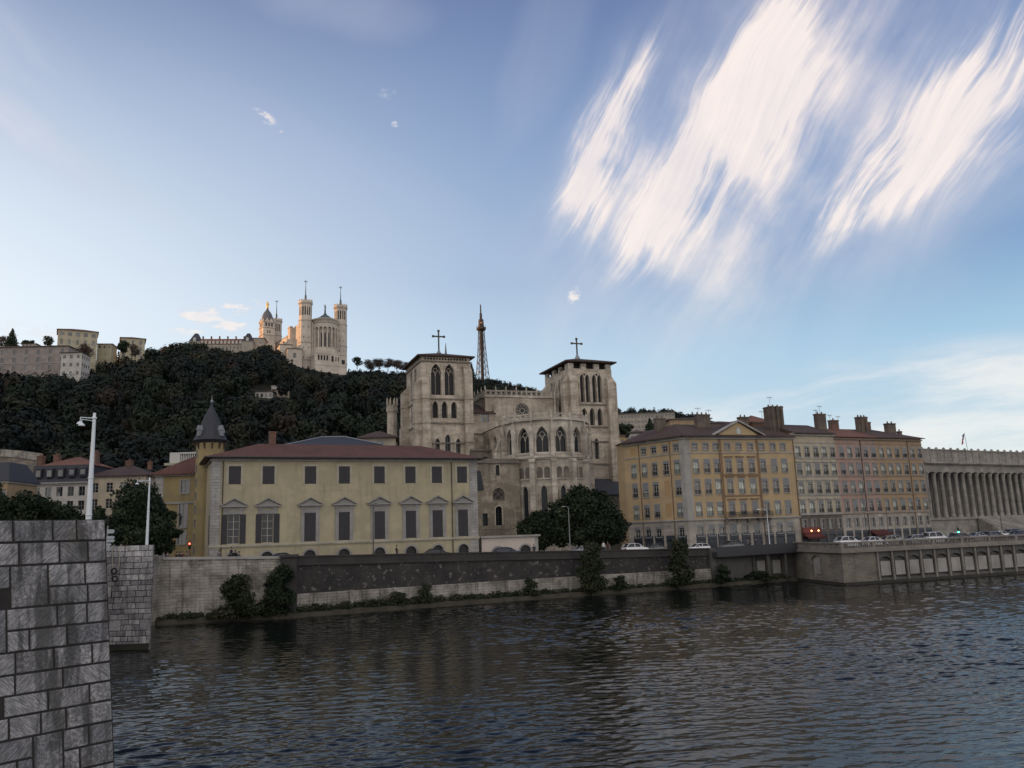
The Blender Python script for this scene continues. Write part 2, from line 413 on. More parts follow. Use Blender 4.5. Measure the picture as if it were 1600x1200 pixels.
def wins(parent, T, ops, **k): return [win(parent, T, *o[:4], kind=o[4], **k) for o in ops]

# ------------------------------------------------------------------ common materials
M_IRON = plain('dark_iron', (.025, .027, .03), .5, .4)
M_WFR = plain('window_frame_white', (.42, .42, .40), .6)
M_GFR = plain('window_frame_grey', (.20, .21, .21), .6)
M_SHUT = plain('grey_brown_shutter', (.040, .040, .046), .7)
M_PELM = plain('grey_pelmet', (.16, .17, .18), .6)
M_GLASS = glassmat('window_glass', (.02, .024, .028), (.45, .52, .46), .5)
M_GLASSD = glassmat('dark_window_glass', (.012, .015, .018), (.10, .12, .12), .25)
M_STONEG = masonry('grey_dressed_stone', (.27, .27, .265), brick=(1.1, .42, .02), mortar=.55, streak=.35)
M_TRIM = masonry('pale_stone_trim', (.29, .285, .27), streak=.3)
M_CATH = masonry('cathedral_limestone', (.40, .36, .30), (.26, .225, .185), brick=(.9, .38, .014), mortar=.72, streak=.55, var=.2)
M_CATHB = masonry('cathedral_lower_stone', (.43, .405, .355), (.28, .25, .21), brick=(.9, .38, .014), mortar=.75, streak=.55, var=.2)
M_CATHD = masonry('weathered_dark_stone', (.13, .12, .105), (.20, .18, .15), brick=(.8, .34, .014), mortar=.7, streak=.5)
M_TILE = tiles('red_roof_tile', (.072, .026, .017), (.125, .05, .03))
M_TILEB = tiles('brown_roof_tile', (.045, .028, .024), (.085, .05, .04))
M_TILEO = tiles('orange_roof_tile', (.13, .055, .035), (.20, .09, .06))
M_SLATE = plain('blue_slate', (.024, .028, .038), .7, .0, .25, 4.)
M_ZINC = plain('zinc', (.20, .22, .24), .45, .3)
M_BRICK = masonry('chimney_brick', (.16, .085, .06), (.10, .07, .055), brick=(.24, .08, .012), streak=.5)
M_BRICKG = masonry('sooty_chimney', (.13, .105, .085), (.085, .07, .06), brick=(.3, .1, .012), streak=.5)
M_WHITE = plain('white_paint', (.62, .66, .68), .45)
M_BLACK = plain('black_paint', (.012, .012, .014), .5)

# ------------------------------------------------------------------ lie of the land
def lerp_tab(tab, x):
    if x <= tab[0][0]: return tab[0][1]
    for (a, p), (b, q) in zip(tab, tab[1:]):
        if x <= b: return p+(q-p)*(x-a)/(b-a)
    return tab[-1][1]
ST = [(-400, 8), (-43, 6.7), (-28, 6.3), (-4, 5.9), (30, 5.2), (47, 5.3), (400, 5.5)]
def street(x): return lerp_tab(ST, x)
QL = [(-1000, -220), (-265, -220), (-235, 92), (-43.5, 103), (-29.5, 105.2), (-28.2, 106.2), (-4.5, 119.), (9.8, 126.2), (30.8, 135.2), (46.4, 143), (48.2, 126.4), (82.6, 139.6), (500, 300)]  # first points turn the unseen left bank so the rise blocks low sun
def quay(x): return lerp_tab(QL, x)
RZ = [(-3000, 128), (-1200, 128), (-500, 122), (0, 101), (130, 103), (200, 118), (260, 128), (300, 134), (400, 134), (470, 131), (545, 126), (600, 124), (700, 124), (790, 121), (860, 112), (965, 100), (1080, 97), (1200, 78), (1440, 50), (1700, 30), (3000, 20)]
RY = [(-3000, 250), (-1000, 300), (-400, 370), (0, 440), (200, 500), (300, 545), (560, 590), (760, 630), (965, 690), (1200, 740), (3000, 900)]
FY = [(-3000, 150), (-400, 200), (0, 215), (600, 240), (900, 300), (1300, 420), (3000, 500)]
def hill(x, y):
    if x < -225: return max(hill0(x, y), min(132, street(x)+(-x-225)*.5))  # unseen rise on the left, shaped to keep the sun off the town
    return hill0(x, y)
def hill0(x, y):
    px = 800+1295*x/max(y, 60); f, r, z = lerp_tab(FY, px), lerp_tab(RY, px), lerp_tab(RZ, px)
    b = street(x)
    if y <= f: return b
    t = (y-f)/(r-f)
    if t <= 1: h = (t*1.25 if t < .4 else .5+(t-.4)*.5/.6) ; h = h*(1-.12*math.sin(t*math.pi*3)*(t*(1-t)*2)); return b+(z-b)*h
    return b+(z-b)*max(.6, 1-(y-r)*.0006)
def leafgrass(name, a, b_, sc_=.2):
    m, nt, b = newmat(name); o = objco(nt)
    setc(nt, b.inputs['Base Color'], mixc(nt, noise(nt, o, sc_, 5).ss(.3, .7), a, b_)); b.inputs['Roughness'].default_value = .9
    return m
M_EARTH = leafgrass('hill_earth', (.012, .018, .010), (.03, .032, .018), .08)
M_ASPH = plain('asphalt', (.05, .05, .052), .85, 0, .2, .7)
def build_land():
    xs = sorted(set([-1000, -800, -650, -520, -430]+list(range(-400, 421, 12))+[48.2, 46.4, 450, 520, 620, 750, 900, 1100]+[p[0] for p in QL]))
    NY = 70; rows = []
    for k in range(NY+1):
        r = []
        for x in xs:
            y0 = quay(x); y = y0+.5+(1150-y0)*(k/NY)**1.6; r.append((x, y, hill(x, y)-(.002 if k < 3 else 0)))
        rows.append(r)
    m = MB(); m.grid(rows, 0, True)
    for i, f in enumerate(m.f): m.mi[i] = 0 if m.v[f[0]][2] > 9.5 else 1
    tag(m.obj('hill_ground', [M_EARTH, M_ASPH]), kind='structure')
build_land()

# water: one sheet whose longer waves are real relief, the finest ripples shaded
def build_water():
    m, nt, b = newmat('river_water'); o = objco(nt); x, y, z = sepxyz(nt, o)
    setc(nt, b.inputs['Base Color'], (.004, .006, .006)); b.inputs['Roughness'].default_value = .02; b.inputs['IOR'].default_value = 1.25; b.inputs['Specular IOR Level'].default_value = .42
    rip = noise(nt, vec(nt, x*1.3+y*.2, y*3.4, 0.), 1.4, 3, .55)
    bump(nt, b, rip, .5, .02)
    ys = np.concatenate([np.array([-60., -20, 5, 15, 20, 23]), np.arange(25, 60, .085), np.arange(60, 100, .16), np.arange(100, 146, .24), np.array([150, 160, 180, 220, 300, 420.])])
    t = np.concatenate([np.linspace(-6, -.85, 14)[:-1], np.linspace(-.72, .72, 640), np.linspace(.85, 6, 14)[1:]])
    Y, Tt = np.meshgrid(ys, t, indexing='ij'); X = Tt*np.maximum(Y, 24)
    r = np.random.default_rng(3); Z = np.zeros_like(X); n = 96
    lam = np.exp(r.uniform(np.log(.32), np.log(2.1), n)); th_ = np.pi/2+r.normal(0, .42, n)+r.choice([0, .3], n)
    patch = np.clip(.82+.26*np.sin(X*.045+Y*.09+1.3*np.sin(Y*.05))+.30*np.sin(X*.11-Y*.06+2.)*np.sin(Y*.13), .25, 1.35)
    for i in range(n):
        k = 2*np.pi/lam[i]; s_ = .0180*(lam[i]/2.)**-.05; ph = k*(X*np.cos(th_[i])+Y*np.sin(th_[i]))+r.uniform(0, 6.28)
        grp = (.5+.5*np.sin(X*.55*np.cos(i)+Y*.34*np.sin(i*1.7)+i))**2*1.55
        Z += s_/k*(np.sin(ph)+.33*np.sin(2*ph+.6))*grp*patch*1.35
    fade = np.clip((Y-22)/3, 0, 1)*np.clip((148-Y)/4, 0, 1)*np.clip((.74-np.abs(Tt))/.05, 0, 1); Z *= fade
    P = np.stack([X, Y, Z], -1).reshape(-1, 3); nc = len(t); nr = len(ys)
    idx = (np.arange(nr-1)[:, None]*nc+np.arange(nc-1)[None]).reshape(-1); F_ = np.stack([idx, idx+1, idx+nc+1, idx+nc], -1).astype(np.int32)
    me = bpy.data.meshes.new('river_water'); me.vertices.add(len(P)); me.vertices.foreach_set('co', P.astype(np.float32).ravel())
    me.loops.add(F_.size); me.loops.foreach_set('vertex_index', F_.ravel()); me.polygons.add(len(F_)); me.polygons.foreach_set('loop_start', np.arange(0, F_.size, 4, dtype=np.int32)); me.polygons.foreach_set('loop_total', np.full(len(F_), 4, np.int32))
    me.polygons.foreach_set('use_smooth', np.ones(len(F_), bool)); me.materials.append(m); me.update(calc_edges=True)
    tag(link('river_water', me), kind='structure')
build_water()

# ------------------------------------------------------------------ quay walls
M_QPALE = masonry('pale_quay_ashlar', (.27, .26, .235), (.12, .115, .105), brick=(1.15, .36, .022), mortar=.45, streak=1., var=.25)
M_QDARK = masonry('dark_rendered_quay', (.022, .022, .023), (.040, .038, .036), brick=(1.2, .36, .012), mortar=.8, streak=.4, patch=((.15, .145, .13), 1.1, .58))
M_QPAR = masonry('dark_parapet_stone', (.040, .038, .037), (.028, .027, .027), streak=.4)
M_QGREY = masonry('rough_grey_quay', (.20, .185, .16), (.12, .11, .10), brick=(.55, .2, .03), mortar=.5, streak=.4)
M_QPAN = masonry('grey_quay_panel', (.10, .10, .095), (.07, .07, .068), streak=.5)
M_QBLK = masonry('pale_infill_stone', (.29, .285, .27), streak=.35)
M_ALGAE = masonry('algae_stone', (.022, .022, .018), (.035, .032, .026), brick=(1.1, .4, .02), streak=.3)
def seg_frame(a, b): return Frame(a[0], a[1], math.atan2(b[1]-a[1], b[0]-a[0])), math.hypot(b[0]-a[0], b[1]-a[1])
def topz(px, py, Y): return at(px, py, Y).z
# left stretch, pale ashlar with a thin coping
r = thing('quay_wall', 'pale ashlar quay wall with dark streaks below the round turret, left of the dark buttress', 'wall', (-43.5, 103, 0))
m = MB(); m.T = lambda u, w_, v: (u, w_, v)
L = Frame(0, 0, math.atan2(2.2, 14)); Ln = math.hypot(14, 2.2)
zt = lambda u: 7.85+(7.45-7.85)*u/Ln
m = MB(L)
n = 12
m.grid([[(Ln*i/n, -.45, -1) for i in range(n+1)], [(Ln*i/n, 0, zt(Ln*i/n)-.3) for i in range(n+1)]])
m.grid([[(Ln*i/n, 0, zt(Ln*i/n)-.3) for i in range(n+1)], [(Ln*i/n, .9, zt(Ln*i/n)-.3) for i in range(n+1)], [(Ln*i/n, .9, 5) for i in range(n+1)]])
m.obj('wall_face', M_QPALE, r)
m = MB(L); m.grid([[(u, -.16, zt(u)-.3) for u in (0, Ln)], [(u, -.16, zt(u)) for u in (0, Ln)], [(u, .95, zt(u)) for u in (0, Ln)], [(u, .95, zt(u)-.3) for u in (0, Ln)], [(u, -.16, zt(u)-.3) for u in (0, Ln)]])
m.obj('coping', M_TRIM, r)
m = MB(L); m.box(0, Ln, -.75, -.3, -1, .7, 0, 0, .1); m.obj('footing', M_ALGAE, r)
m = MB(); m.box(-1.6, .3, -3, .6, -1, 8.05, 0, .05, .1); m.obj('end_pilaster', M_QPALE, r)
# buttress between the two stretches
r = thing('quay_buttress', 'dark weathered buttress where the pale and the dark quay walls meet', 'buttress', (-29.4, 105.2, 0), math.atan2(2.2, 14))
m = MB(); m.box(-.1, 1.9, -.9, .9, -1, 7.3, 0, .06, .12); m.obj('shaft', M_QPAR, r)
m = MB(); m.box(-.2, 2.0, -1., 1., 7.3, 7.62, 0, .06, .06); m.obj('cap', M_QPAR, r)
# middle stretch
MID = [(-27.9, 106.2), (-4.5, 119.), (9.8, 126.2), (30.8, 135.2)]
MTOP = [7.42, 6.85, 6.45, 5.95]
r = thing('quay_wall', 'long dark rendered quay wall with plain parapet and pale stone base along the palace front', 'wall', (-27.9, 106.2, 0))
def rel(p): return (p[0]+27.9, p[1]-106.2)
def strip(mb, pts, offs):      # offs: list of (inset, z or function of index)
    nrm = []
    for i in range(len(pts)):
        a, b = pts[max(0, i-1)], pts[min(len(pts)-1, i+1)]; d = Vector((b[0]-a[0], b[1]-a[1])).normalized(); nrm.append((-d.y, d.x))
    mb.grid([[(pts[i][0]+nrm[i][0]*o, pts[i][1]+nrm[i][1]*o, z(i) if callable(z) else z) for i in range(len(pts))] for o, z in offs])
mp = [rel(p) for p in MID]
m = MB(); strip(m, mp, [(-.3, -1), (-.3, .5), (-.3, 2.7), (-.02, 2.75)]); m.obj('stone_base', M_QPALE, r)
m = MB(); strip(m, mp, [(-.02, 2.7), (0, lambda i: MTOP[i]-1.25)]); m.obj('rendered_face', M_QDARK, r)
m = MB(); strip(m, mp, [(0, lambda i: MTOP[i]-1.25), (-.22, lambda i: MTOP[i]-1.2), (-.22, lambda i: MTOP[i]-1.0), (-.1, lambda i: MTOP[i]-.95), (-.1, lambda i: MTOP[i]-.18), (-.2, lambda i: MTOP[i]-.16), (-.2, lambda i: MTOP[i]), (.55, lambda i: MTOP[i]), (.55, 4.8)]); m.obj('parapet', M_QPAR, r)
# berm
m = MB(); BE = [(-43.5, 101.2), (-28.3, 104.), (-4.5, 116.9), (9.8, 124.), (30.8, 133.3), (46.2, 141.)]
m.grid([[(x, y-.25, -1) for x, y in BE], [(x, y, .55) for x, y in BE], [(x, y+3.4, .8) for x, y in BE]])
tag(m.obj('river_berm', leafgrass('berm_earth', (.035, .032, .024), (.06, .055, .04), .8)), kind='structure')
# recess behind the grey platform
r = thing('quay_wall', 'set-back quay wall in the shade under the dark grey platform', 'wall', (30.8, 135.2, 0))
T = Frame(0, 0, math.atan2(7.8, 15.6)); Lr = math.hypot(15.6, 7.8)
m = MB(T); ops = [(9.2, 1.0, 2.2, 3.0, 's'), (12.6, 1.0, 2.2, 3.0, 's')]
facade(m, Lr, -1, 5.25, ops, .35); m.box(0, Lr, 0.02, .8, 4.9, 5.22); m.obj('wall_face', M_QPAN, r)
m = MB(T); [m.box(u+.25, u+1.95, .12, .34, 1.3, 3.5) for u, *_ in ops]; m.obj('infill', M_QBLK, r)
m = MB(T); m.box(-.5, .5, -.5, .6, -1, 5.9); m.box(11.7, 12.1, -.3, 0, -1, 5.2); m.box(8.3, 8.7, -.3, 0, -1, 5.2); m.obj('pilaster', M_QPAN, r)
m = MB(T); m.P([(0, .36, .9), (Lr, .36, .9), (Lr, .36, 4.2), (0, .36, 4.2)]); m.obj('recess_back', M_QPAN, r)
# platform
r = thing('platform', 'long dark grey hoarded footbridge platform cantilevered over the river beside the balustrade', 'platform', (31.4, 133.6, 0))
T = Frame(0, 0, math.atan2(141.0-133.6, 46.6-31.4)); Lp = 16.9
def plat(m):
    m.grid([[(0, 0, 4.5), (Lp, 0, 4.6)], [(0, 0, 6.05), (Lp, 0, 6.2)], [(0, .12, 6.05), (Lp, .12, 6.2)], [(0, .12, 5.3), (Lp, .12, 5.3)]])
    m.P([(0, 0, 4.5), (0, 2.2, 4.5), (0, 2.2, 5.3), (0, .12, 5.3), (0, .12, 6.05), (0, 0, 6.05)]); m.P([(Lp, 0, 4.6), (Lp, 1.6, 4.6), (Lp, 1.6, 5.3), (Lp, .12, 5.3), (Lp, .12, 6.2), (Lp, 0, 6.2)])
m = MB(T); plat(m); m.obj('fascia', plain('dark_grey_cladding', (.035, .038, .045), .6, .1, .06), r)
m = MB(T); m.P([(0, 0.01, 4.55), (Lp, 0.01, 4.63), (Lp, 2.2, 4.65), (0, 2.2, 4.55)]); m.P([(0, .12, 5.3), (Lp, .12, 5.3), (Lp, 2.2, 5.28), (0, 2.2, 5.28)]); m.obj('deck', M_ASPH, r)
m = MB(T)
for u in (10.4, 14.2): m.box(u, u+.25, .2, .45, -1, 4.55)
m.obj('post', M_QPAN, r)
# bastion and the long panelled quay
def balustrade(parent, T, Lb, z0, z1, u0=0.):
    m = MB(T); m.box(u0, Lb, -.18, .35, z0, z0+.2); m.box(u0, Lb, -.15, .32, z1-.22, z1)
    k = u0
    while k < Lb: m.box(k, min(k+.5, Lb), -.12, .3, z0+.2, z1-.22); k += 6.
    m.obj('rail', M_TRIM2, parent)
    m = MB(T); k = u0+.62
    while k < Lb:
        if (k-u0) % 6 > .55: m.lathe(k, .08, [(.08, z0+.2), (.12, z0+.35), (.06, z0+.6), (.1, z1-.22)], 6, cap=False)
        k += .36
    tag(m.obj('balusters', M_TRIM2, parent), kind='stuff')
M_TRIM2 = masonry('weathered_balustrade', (.20, .185, .165), streak=.5)
r = thing('quay_wall', 'rough grey stone bastion with balustrade and long row of pilasters and pale infill panels', 'wall', (48.2, 126.4, 0))
TA, LA = seg_frame((-1.7, 16.4), (0, 0)); TB, LB = seg_frame((0, 0), (34.4, 13.2)); TC = Frame(TB(LB, 0, 0)[0], TB(LB, 0, 0)[1], TB.a)
m = MB(TA); opA = [(6.2, .9, 3.4, 3.3, 's')]; facade(m, LA, -1, 5.0, opA, .35); m.box(-2.5, 0.01, .0, .6, -1, 5.2); m.obj('side_face', M_QGREY, r)
m = MB(TA); m.P([(6, .36, .8), (10, .36, .8), (10, .36, 4.4), (6, .36, 4.4)]); m.box(6.9, 8.9, .1, .34, 1.3, 3.6); m.obj('infill', M_QBLK, r)
LT = 60
m = MB(TB); bays = [(7.05+2.86*i, .75, 2.3, 3.15, 's') for i in range(18)]
facade(m, 6.4, -1, 5.0, [], .4); m.obj('wall_face', M_QGREY, r)
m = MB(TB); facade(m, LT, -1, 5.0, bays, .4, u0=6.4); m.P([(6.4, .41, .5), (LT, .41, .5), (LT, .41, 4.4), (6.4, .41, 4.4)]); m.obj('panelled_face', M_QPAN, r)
for b_ in bays:
    m = MB(TB); m.box(b_[0]+.2, b_[0]+b_[2]-.2, .03, .4, b_[1]+.35, b_[1]+2.45, 0, .02, 0); m.obj('infill', M_QBLK, r)
for i in range(19):
    m = MB(TB); m.box(6.48+2.86*i, 6.80+2.86*i, -.3, 0, -1, 4.7, 0, 0, .08); m.obj('pilaster', M_TRIM2, r)
m = MB(TB); m.box(-.3, LT, -.45, .1, 4.7, 5.0, 0); m.box(-.2, LT, -.32, 0.05, 5.0, 5.2); m.obj('cornice', M_TRIM2, r)
m = MB(TA); m.box(0, LA+.2, -.4, .1, 4.72, 5.0); m.box(0, LA, -.3, .05, 5.0, 5.18); m.obj('cornice', M_TRIM2, r)
m = MB(TB); m.box(-.2, LT, -.5, .0, -1, .42, 0, 0, .1); m.obj('footing', M_ALGAE, r)
m = MB(TA); m.box(0, LA+.2, -.4, .0, -1, .42, 0, 0, .1); m.obj('footing', M_ALGAE, r)
balustrade(r, TB, LT, 5.18, 6.3); balustrade(r, TA, LA-.4, 5.18, 6.3)

# ------------------------------------------------------------------ the block wall beside the camera and the far pier
def blockmat(nm='chiselled_grey_stone', g=1.3, sta=.78):
    m, nt, b = newmat(nm); o = objco(nt); x, y, z = sepxyz(nt, o)
    a = nt.nodes.new('ShaderNodeAttribute'); a.attribute_name = 'rnd'; rn = N(nt, a.outputs['Fac'])
    col = mixc(nt, noise(nt, o, 1.6, 6, .65).ss(.3, .7), sc3((.17, .175, .185), g), sc3((.27, .27, .28), g))
    col = mixc(nt, rn, mixc(nt, 1., col, (.66, .66, .68), 'MULTIPLY'), mixc(nt, 1., col, (1.45, 1.42, 1.38), 'MULTIPLY'))
    wob = noise(nt, o, 5., 4, .6)
    sgn = ((rn*7.3).m('FRACT')-.62).m('SIGN')
    u = (x*sgn+z)*.7071; v = (z-x*sgn)*.7071
    hatch = noise(nt, vec(nt, u*32.+wob*2.6, v*4.6, rn*40.), 1., 3, .6).ss(.36, .62)
    pit = noise(nt, o, 26., 5, .7)
    rough_ = ((rn*3.7).m('FRACT')).ss(.55, .75)
    mk = hatch*(1-rough_)+noise(nt, vec(nt, x*14., z*14., rn*9.), 1., 4, .7).ss(.4, .6)*rough_
    col = mixc(nt, (1-mk)*.8, col, mixc(nt, 1., col, (.32, .33, .36), 'MULTIPLY'))
    col = mixc(nt, pit.ss(.52, .7)*.45, col, mixc(nt, 1., col, (1.75, 1.75, 1.75), 'MULTIPLY'))
    st = noise(nt, vec(nt, x*1.3, z*.20, 5.), 1.2, 6, .65).ss(.49, .60)
    col = mixc(nt, st*sta, col, (.040, .040, .040))
    col = mixc(nt, noise(nt, vec(nt, x, z*.5, 15.), .9, 5, .6).ss(.58, .70)*.45, col, (.13, .105, .07))
    setc(nt, b.inputs['Base Color'], col); b.inputs['Roughness'].default_value = .85
    bump(nt, b, mk*.8+pit*1.2+wob*.8, 1., .016); return m
M_BLOCK = blockmat(); M_BLOCK2 = blockmat('pale_pier_stone', 2.0, .45); M_JOINT = plain('dark_joint_mortar', (.022, .021, .02), .95, 0, .3, 8.)
def ashlar_face(parent, T, L0, L1, z0, z1, course, wmin, wmax, seed, j=.018, pr=.03, mat=None):
    """individually laid blocks over a mortar bed; a few stand two courses high"""
    rg = random.Random(seed); m = MB(T); rows = []; z = z1
    hs = []
    while z > z0: h = course*rg.uniform(.88, 1.1); hs.append((z-h, z)); z -= h
    taken = []
    for i, (a, b) in enumerate(hs):
        u = L0-rg.uniform(0, wmax) if i else L0
        while u < L1:
            w_ = rg.uniform(wmin, wmax)
            if L1-(u+w_) < wmin*.5: w_ = L1-u+.0
            u1 = min(u+w_, L1)
            segs = [(max(u, L0), u1)]
            for (tu, tv, ti) in taken:
                if ti == i:
                    ns = []
                    for s_, e in segs:
                        if tv <= s_ or tu >= e: ns.append((s_, e))
                        else:
                            if tu-s_ > .15: ns.append((s_, tu))
                            if e-tv > .15: ns.append((tv, e))
                    segs = ns
            for s_, e in segs:
                if e-s_ < .1: continue
                lo = a
                if rg.random() < .13 and e-s_ < wmax*.9 and i+1 < len(hs) and s_ > L0+.1: lo = hs[i+1][0]; taken.append((s_, e, i+1))
                m.cur = rg.uniform(.02, 1)
                p = pr+rg.uniform(-.01, .012); c = .02
                x0, x1, y0, y1 = s_+j, e-j, lo+j, b-j
                if x1-x0 < .06: continue
                A = [(x0, 0, y0), (x1, 0, y0), (x1, 0, y1), (x0, 0, y1)]; B = [(x0+c, -p, y0+c), (x1-c, -p, y0+c), (x1-c, -p, y1-c), (x0+c, -p, y1-c)]
                m.P(B)
                for q in range(4): k = (q+1) % 4; m.P([A[q], A[k], B[k], B[q]])
            u = u1
    m.obj('stone_blocks', mat or M_BLOCK, parent)
    m = MB(T); m.P([(L0, -.004, z0), (L1, -.004, z0), (L1, -.004, z1), (L0, -.004, z1)]); m.obj('mortar_bed', M_JOINT, parent)
class Batter(Frame):
    def __init__(s, fr, k, top): s.f = fr; s.k = k; s.top = top; s.a = fr.a
    def __call__(s, u, w_, v): return s.f(u+ (s.top-v)*s.k*.35*(1 if u > 0 else 0), w_-(s.top-v)*s.k, v)
WA = math.atan2(.788, .616)
r = thing('bridge_pylon', 'big foreground pylon of chiselled grey stone blocks filling the left edge', 'pylon', (-12.3, 20.0, 0), WA)
TOPW = 9.78
ashlar_face(r, Batter(Frame(), .11, TOPW), -8., 2.46, -1., TOPW, .50, .55, 1.15, 23, j=.02)
m = MB(); m.box(-8, 2.44, .02, 5, -1, TOPW-.02); m.obj('core', M_BLOCK, r)
r2 = thing('bridge_pier', 'far bridge pier of small grey stone blocks rising from the water by the left bank', 'pier', (-37.9, 78, 0))
ashlar_face(r2, Batter(Frame(), .022, 9.3), -2, 4.25, -1., 9.3, .5, .6, 1.4, 5, j=.022, mat=M_BLOCK2)
m = MB(); q = [(-2, .05), (4.24, .05), (.6, 8.4), (-5, 8.4)]
for i in range(4): a_, b_ = q[i], q[(i+1) % 4]; m.P([(*a_, -1), (*b_, -1), (*b_, 9.27), (*a_, 9.27)])
m.P([(*a_, 9.27) for a_ in q]); m.obj('core', M_BLOCK, r2)
ashlar_face(r2, Frame(4.25, 0, R(113.6)), 0.05, 9, -1., 9.3, .5, .6, 1.4, 6, j=.022, mat=M_BLOCK2)
m = MB(); m.box(-2.1, 4.3, -.42, .0, -1, .55, 0, .03, .1); m.obj('footing', M_ALGAE, r2)
# bridge deck running back from the pylon to the pier (mostly hidden behind the pylon)
r = thing('road_bridge', 'stone road bridge behind the foreground pylon carrying the white lamp posts', 'bridge', (-12.6, 25.2, 0))
TD, LD = seg_frame((0, 0), (-26.2, 52.8)); TD2 = Frame(0, 0, TD.a)
m = MB(TD2); m.box(0, LD, 0.0, 13, 7.2, 8.1); m.obj('deck', M_QPAN, r)
m = MB(TD2); m.box(0, LD, 0., .3, 8.1, 9.1); m.obj('parapet', M_QPAN, r)
m = MB(TD2)
pts = [(LD*i/24, 2.0+4.6*(1-((i-12)/12)**2)) for i in range(25)]
for (a, za), (b, zb) in zip(pts, pts[1:]): m.P([(a, .1, za), (b, .1, zb), (b, .1, 7.2), (a, .1, 7.2)]); m.P([(a, .1, za), (b, .1, zb), (b, 13, zb), (a, 13, za)])
m.obj('arch', M_QPALE, r)

# ------------------------------------------------------------------ placing on walls from bearings
def wallfr(A, ang, zb):
    """root location and helper: bearing (px, py) -> (u, z) on the wall plane through A"""
    c, s = math.cos(ang), math.sin(ang)
    def f(px, py):
        d = CR @ Vector(((px-800)/1295, (600-py)/1295, -1))
        # solve A + u*(c,s) = t*d
        det = c*(-d.y)+s*d.x
        u = (-A[0]*(-d.y)-A[1]*d.x)/det; t = (c*(-A[1])+s*A[0])/det
        return u, t*d.z+EYE-zb
    return f
def hip_roof(mb, x0, x1, y0, y1, z0, rise, ov=.8, mi=0, th=.18, gable=False):
    x0 -= ov; x1 += ov; y0 -= ov; y1 += ov; dy = (y1-y0)/2; dx = min(dy, (x1-x0)/2-.05)
    if gable: dx = .01
    ym = (y0+y1)/2; a, b = (x0+dx, ym, z0+rise), (x1-dx, ym, z0+rise)
    c = [(x0, y0, z0), (x1, y0, z0), (x1, y1, z0), (x0, y1, z0)]; k = [(p[0], p[1], p[2]-th) for p in c]
    mb.P([c[0], c[1], b, a], mi); mb.P([c[2], c[3], a, b], mi); mb.P([c[1], c[2], b], mi); mb.P([c[3], c[0], a], mi)
    for i in range(4): j = (i+1) % 4; mb.P([k[i], k[j], c[j], c[i]], mi)
    mb.P(k[::-1], mi)
def cross(name, parent, x, y, z, h, w_, t, mat):
    m = MB(); m.box(x-t, x+t, y-t, y+t, z, z+h); zc = z+h*.72
    m.box(x-w_/2, x-t, y-t*.9, y+t*.9, zc-t, zc+t); m.box(x+t, x+w_/2, y-t*.9, y+t*.9, zc-t, zc+t)
    for p in ((x-w_/2, zc), (x+w_/2, zc), (x, z+h)): m.box(p[0]-t*1.6, p[0]+t*1.6, y-t*1.3, y+t*1.3, p[1]-t*1.6, p[1]+t*1.6)
    return m.obj(name, mat, parent)
def walls4(mb, x0, x1, y0, y1, z0, z1, front=None, left=None, right=None, depth=.25, zb=0., mi=0):
    """closed box of walls; each side may carry openings"""
    facade(mb_with(mb, Frame(x0, y0, 0, -zb)), x1-x0, z0, z1, front or [], depth, mi)
    facade(mb_with(mb, Frame(x0, y1, -math.pi/2, -zb)), y1-y0, z0, z1, left or [], depth, mi)
    facade(mb_with(mb, Frame(x1, y0, math.pi/2, -zb)), y1-y0, z0, z1, right or [], depth, mi)
    facade(mb_with(mb, Frame(x1, y1, math.pi, -zb)), x1-x0, z0, z1, [], depth, mi)
    mb.T = Frame(0, 0, 0, -zb)
def mb_with(mb, T): mb.T = T; return mb

# ------------------------------------------------------------------ archbishop's palace
M_YEL = masonry('pale_yellow_plaster', (.37, .335, .225), (.31, .28, .20), streak=.30, var=.09)
M_YELD = masonry('ochre_plaster', (.27, .215, .105), (.22, .18, .095), streak=.35, var=.12)
M_GLASSN = glassmat('black_window_glass', (.008, .009, .011), (.02, .02, .02), .2, .1, .4)
M_SURR = masonry('pale_window_stone', (.36, .34, .27), streak=.12)
M_GREYST = masonry('grey_window_stone', (.25, .25, .245), streak=.15)
PA, PANG, PZ = (-42.0, 115.0), math.atan2(16.2, 35.9), 6.3
PL = 39.4; EZ = 21.15; SZ = 8.95
r = thing('palace', 'long pale yellow palace with red tiled hip roof, shuttered windows and grey pediments', 'palace', (*PA, PZ), PANG)
wf = wallfr(PA, PANG, 0); T0 = Frame(0, 0, 0, -PZ)
cx = [366.8, 419.5, 485.1, 538, 592.8, 641.2, 682.6, 721.9]
cu = [wf(p, 748)[0] for p in cx]
up = [(u-.82, 17.35, 1.64, 2.55, 'q') for u in cu]
lo = [(u-.8, 9.15, 1.6, 4.05, 'q') for u in cu]
ar = [(u-.85, 5.4, 1.7, 2.55, 'r') for u in cu]
m = MB(); walls4(m, 0, PL, 0, 14, 4.5, EZ, up+lo+ar, None, None, .3, PZ); m.obj('wall', M_YEL, r)
for o in up: win(r, T0, *o[:4], kind='q', d=.28, glass=M_GLASSD, frame=M_WFR, shut='closed', shutm=M_SHUT, surround=(.34, M_SURR))
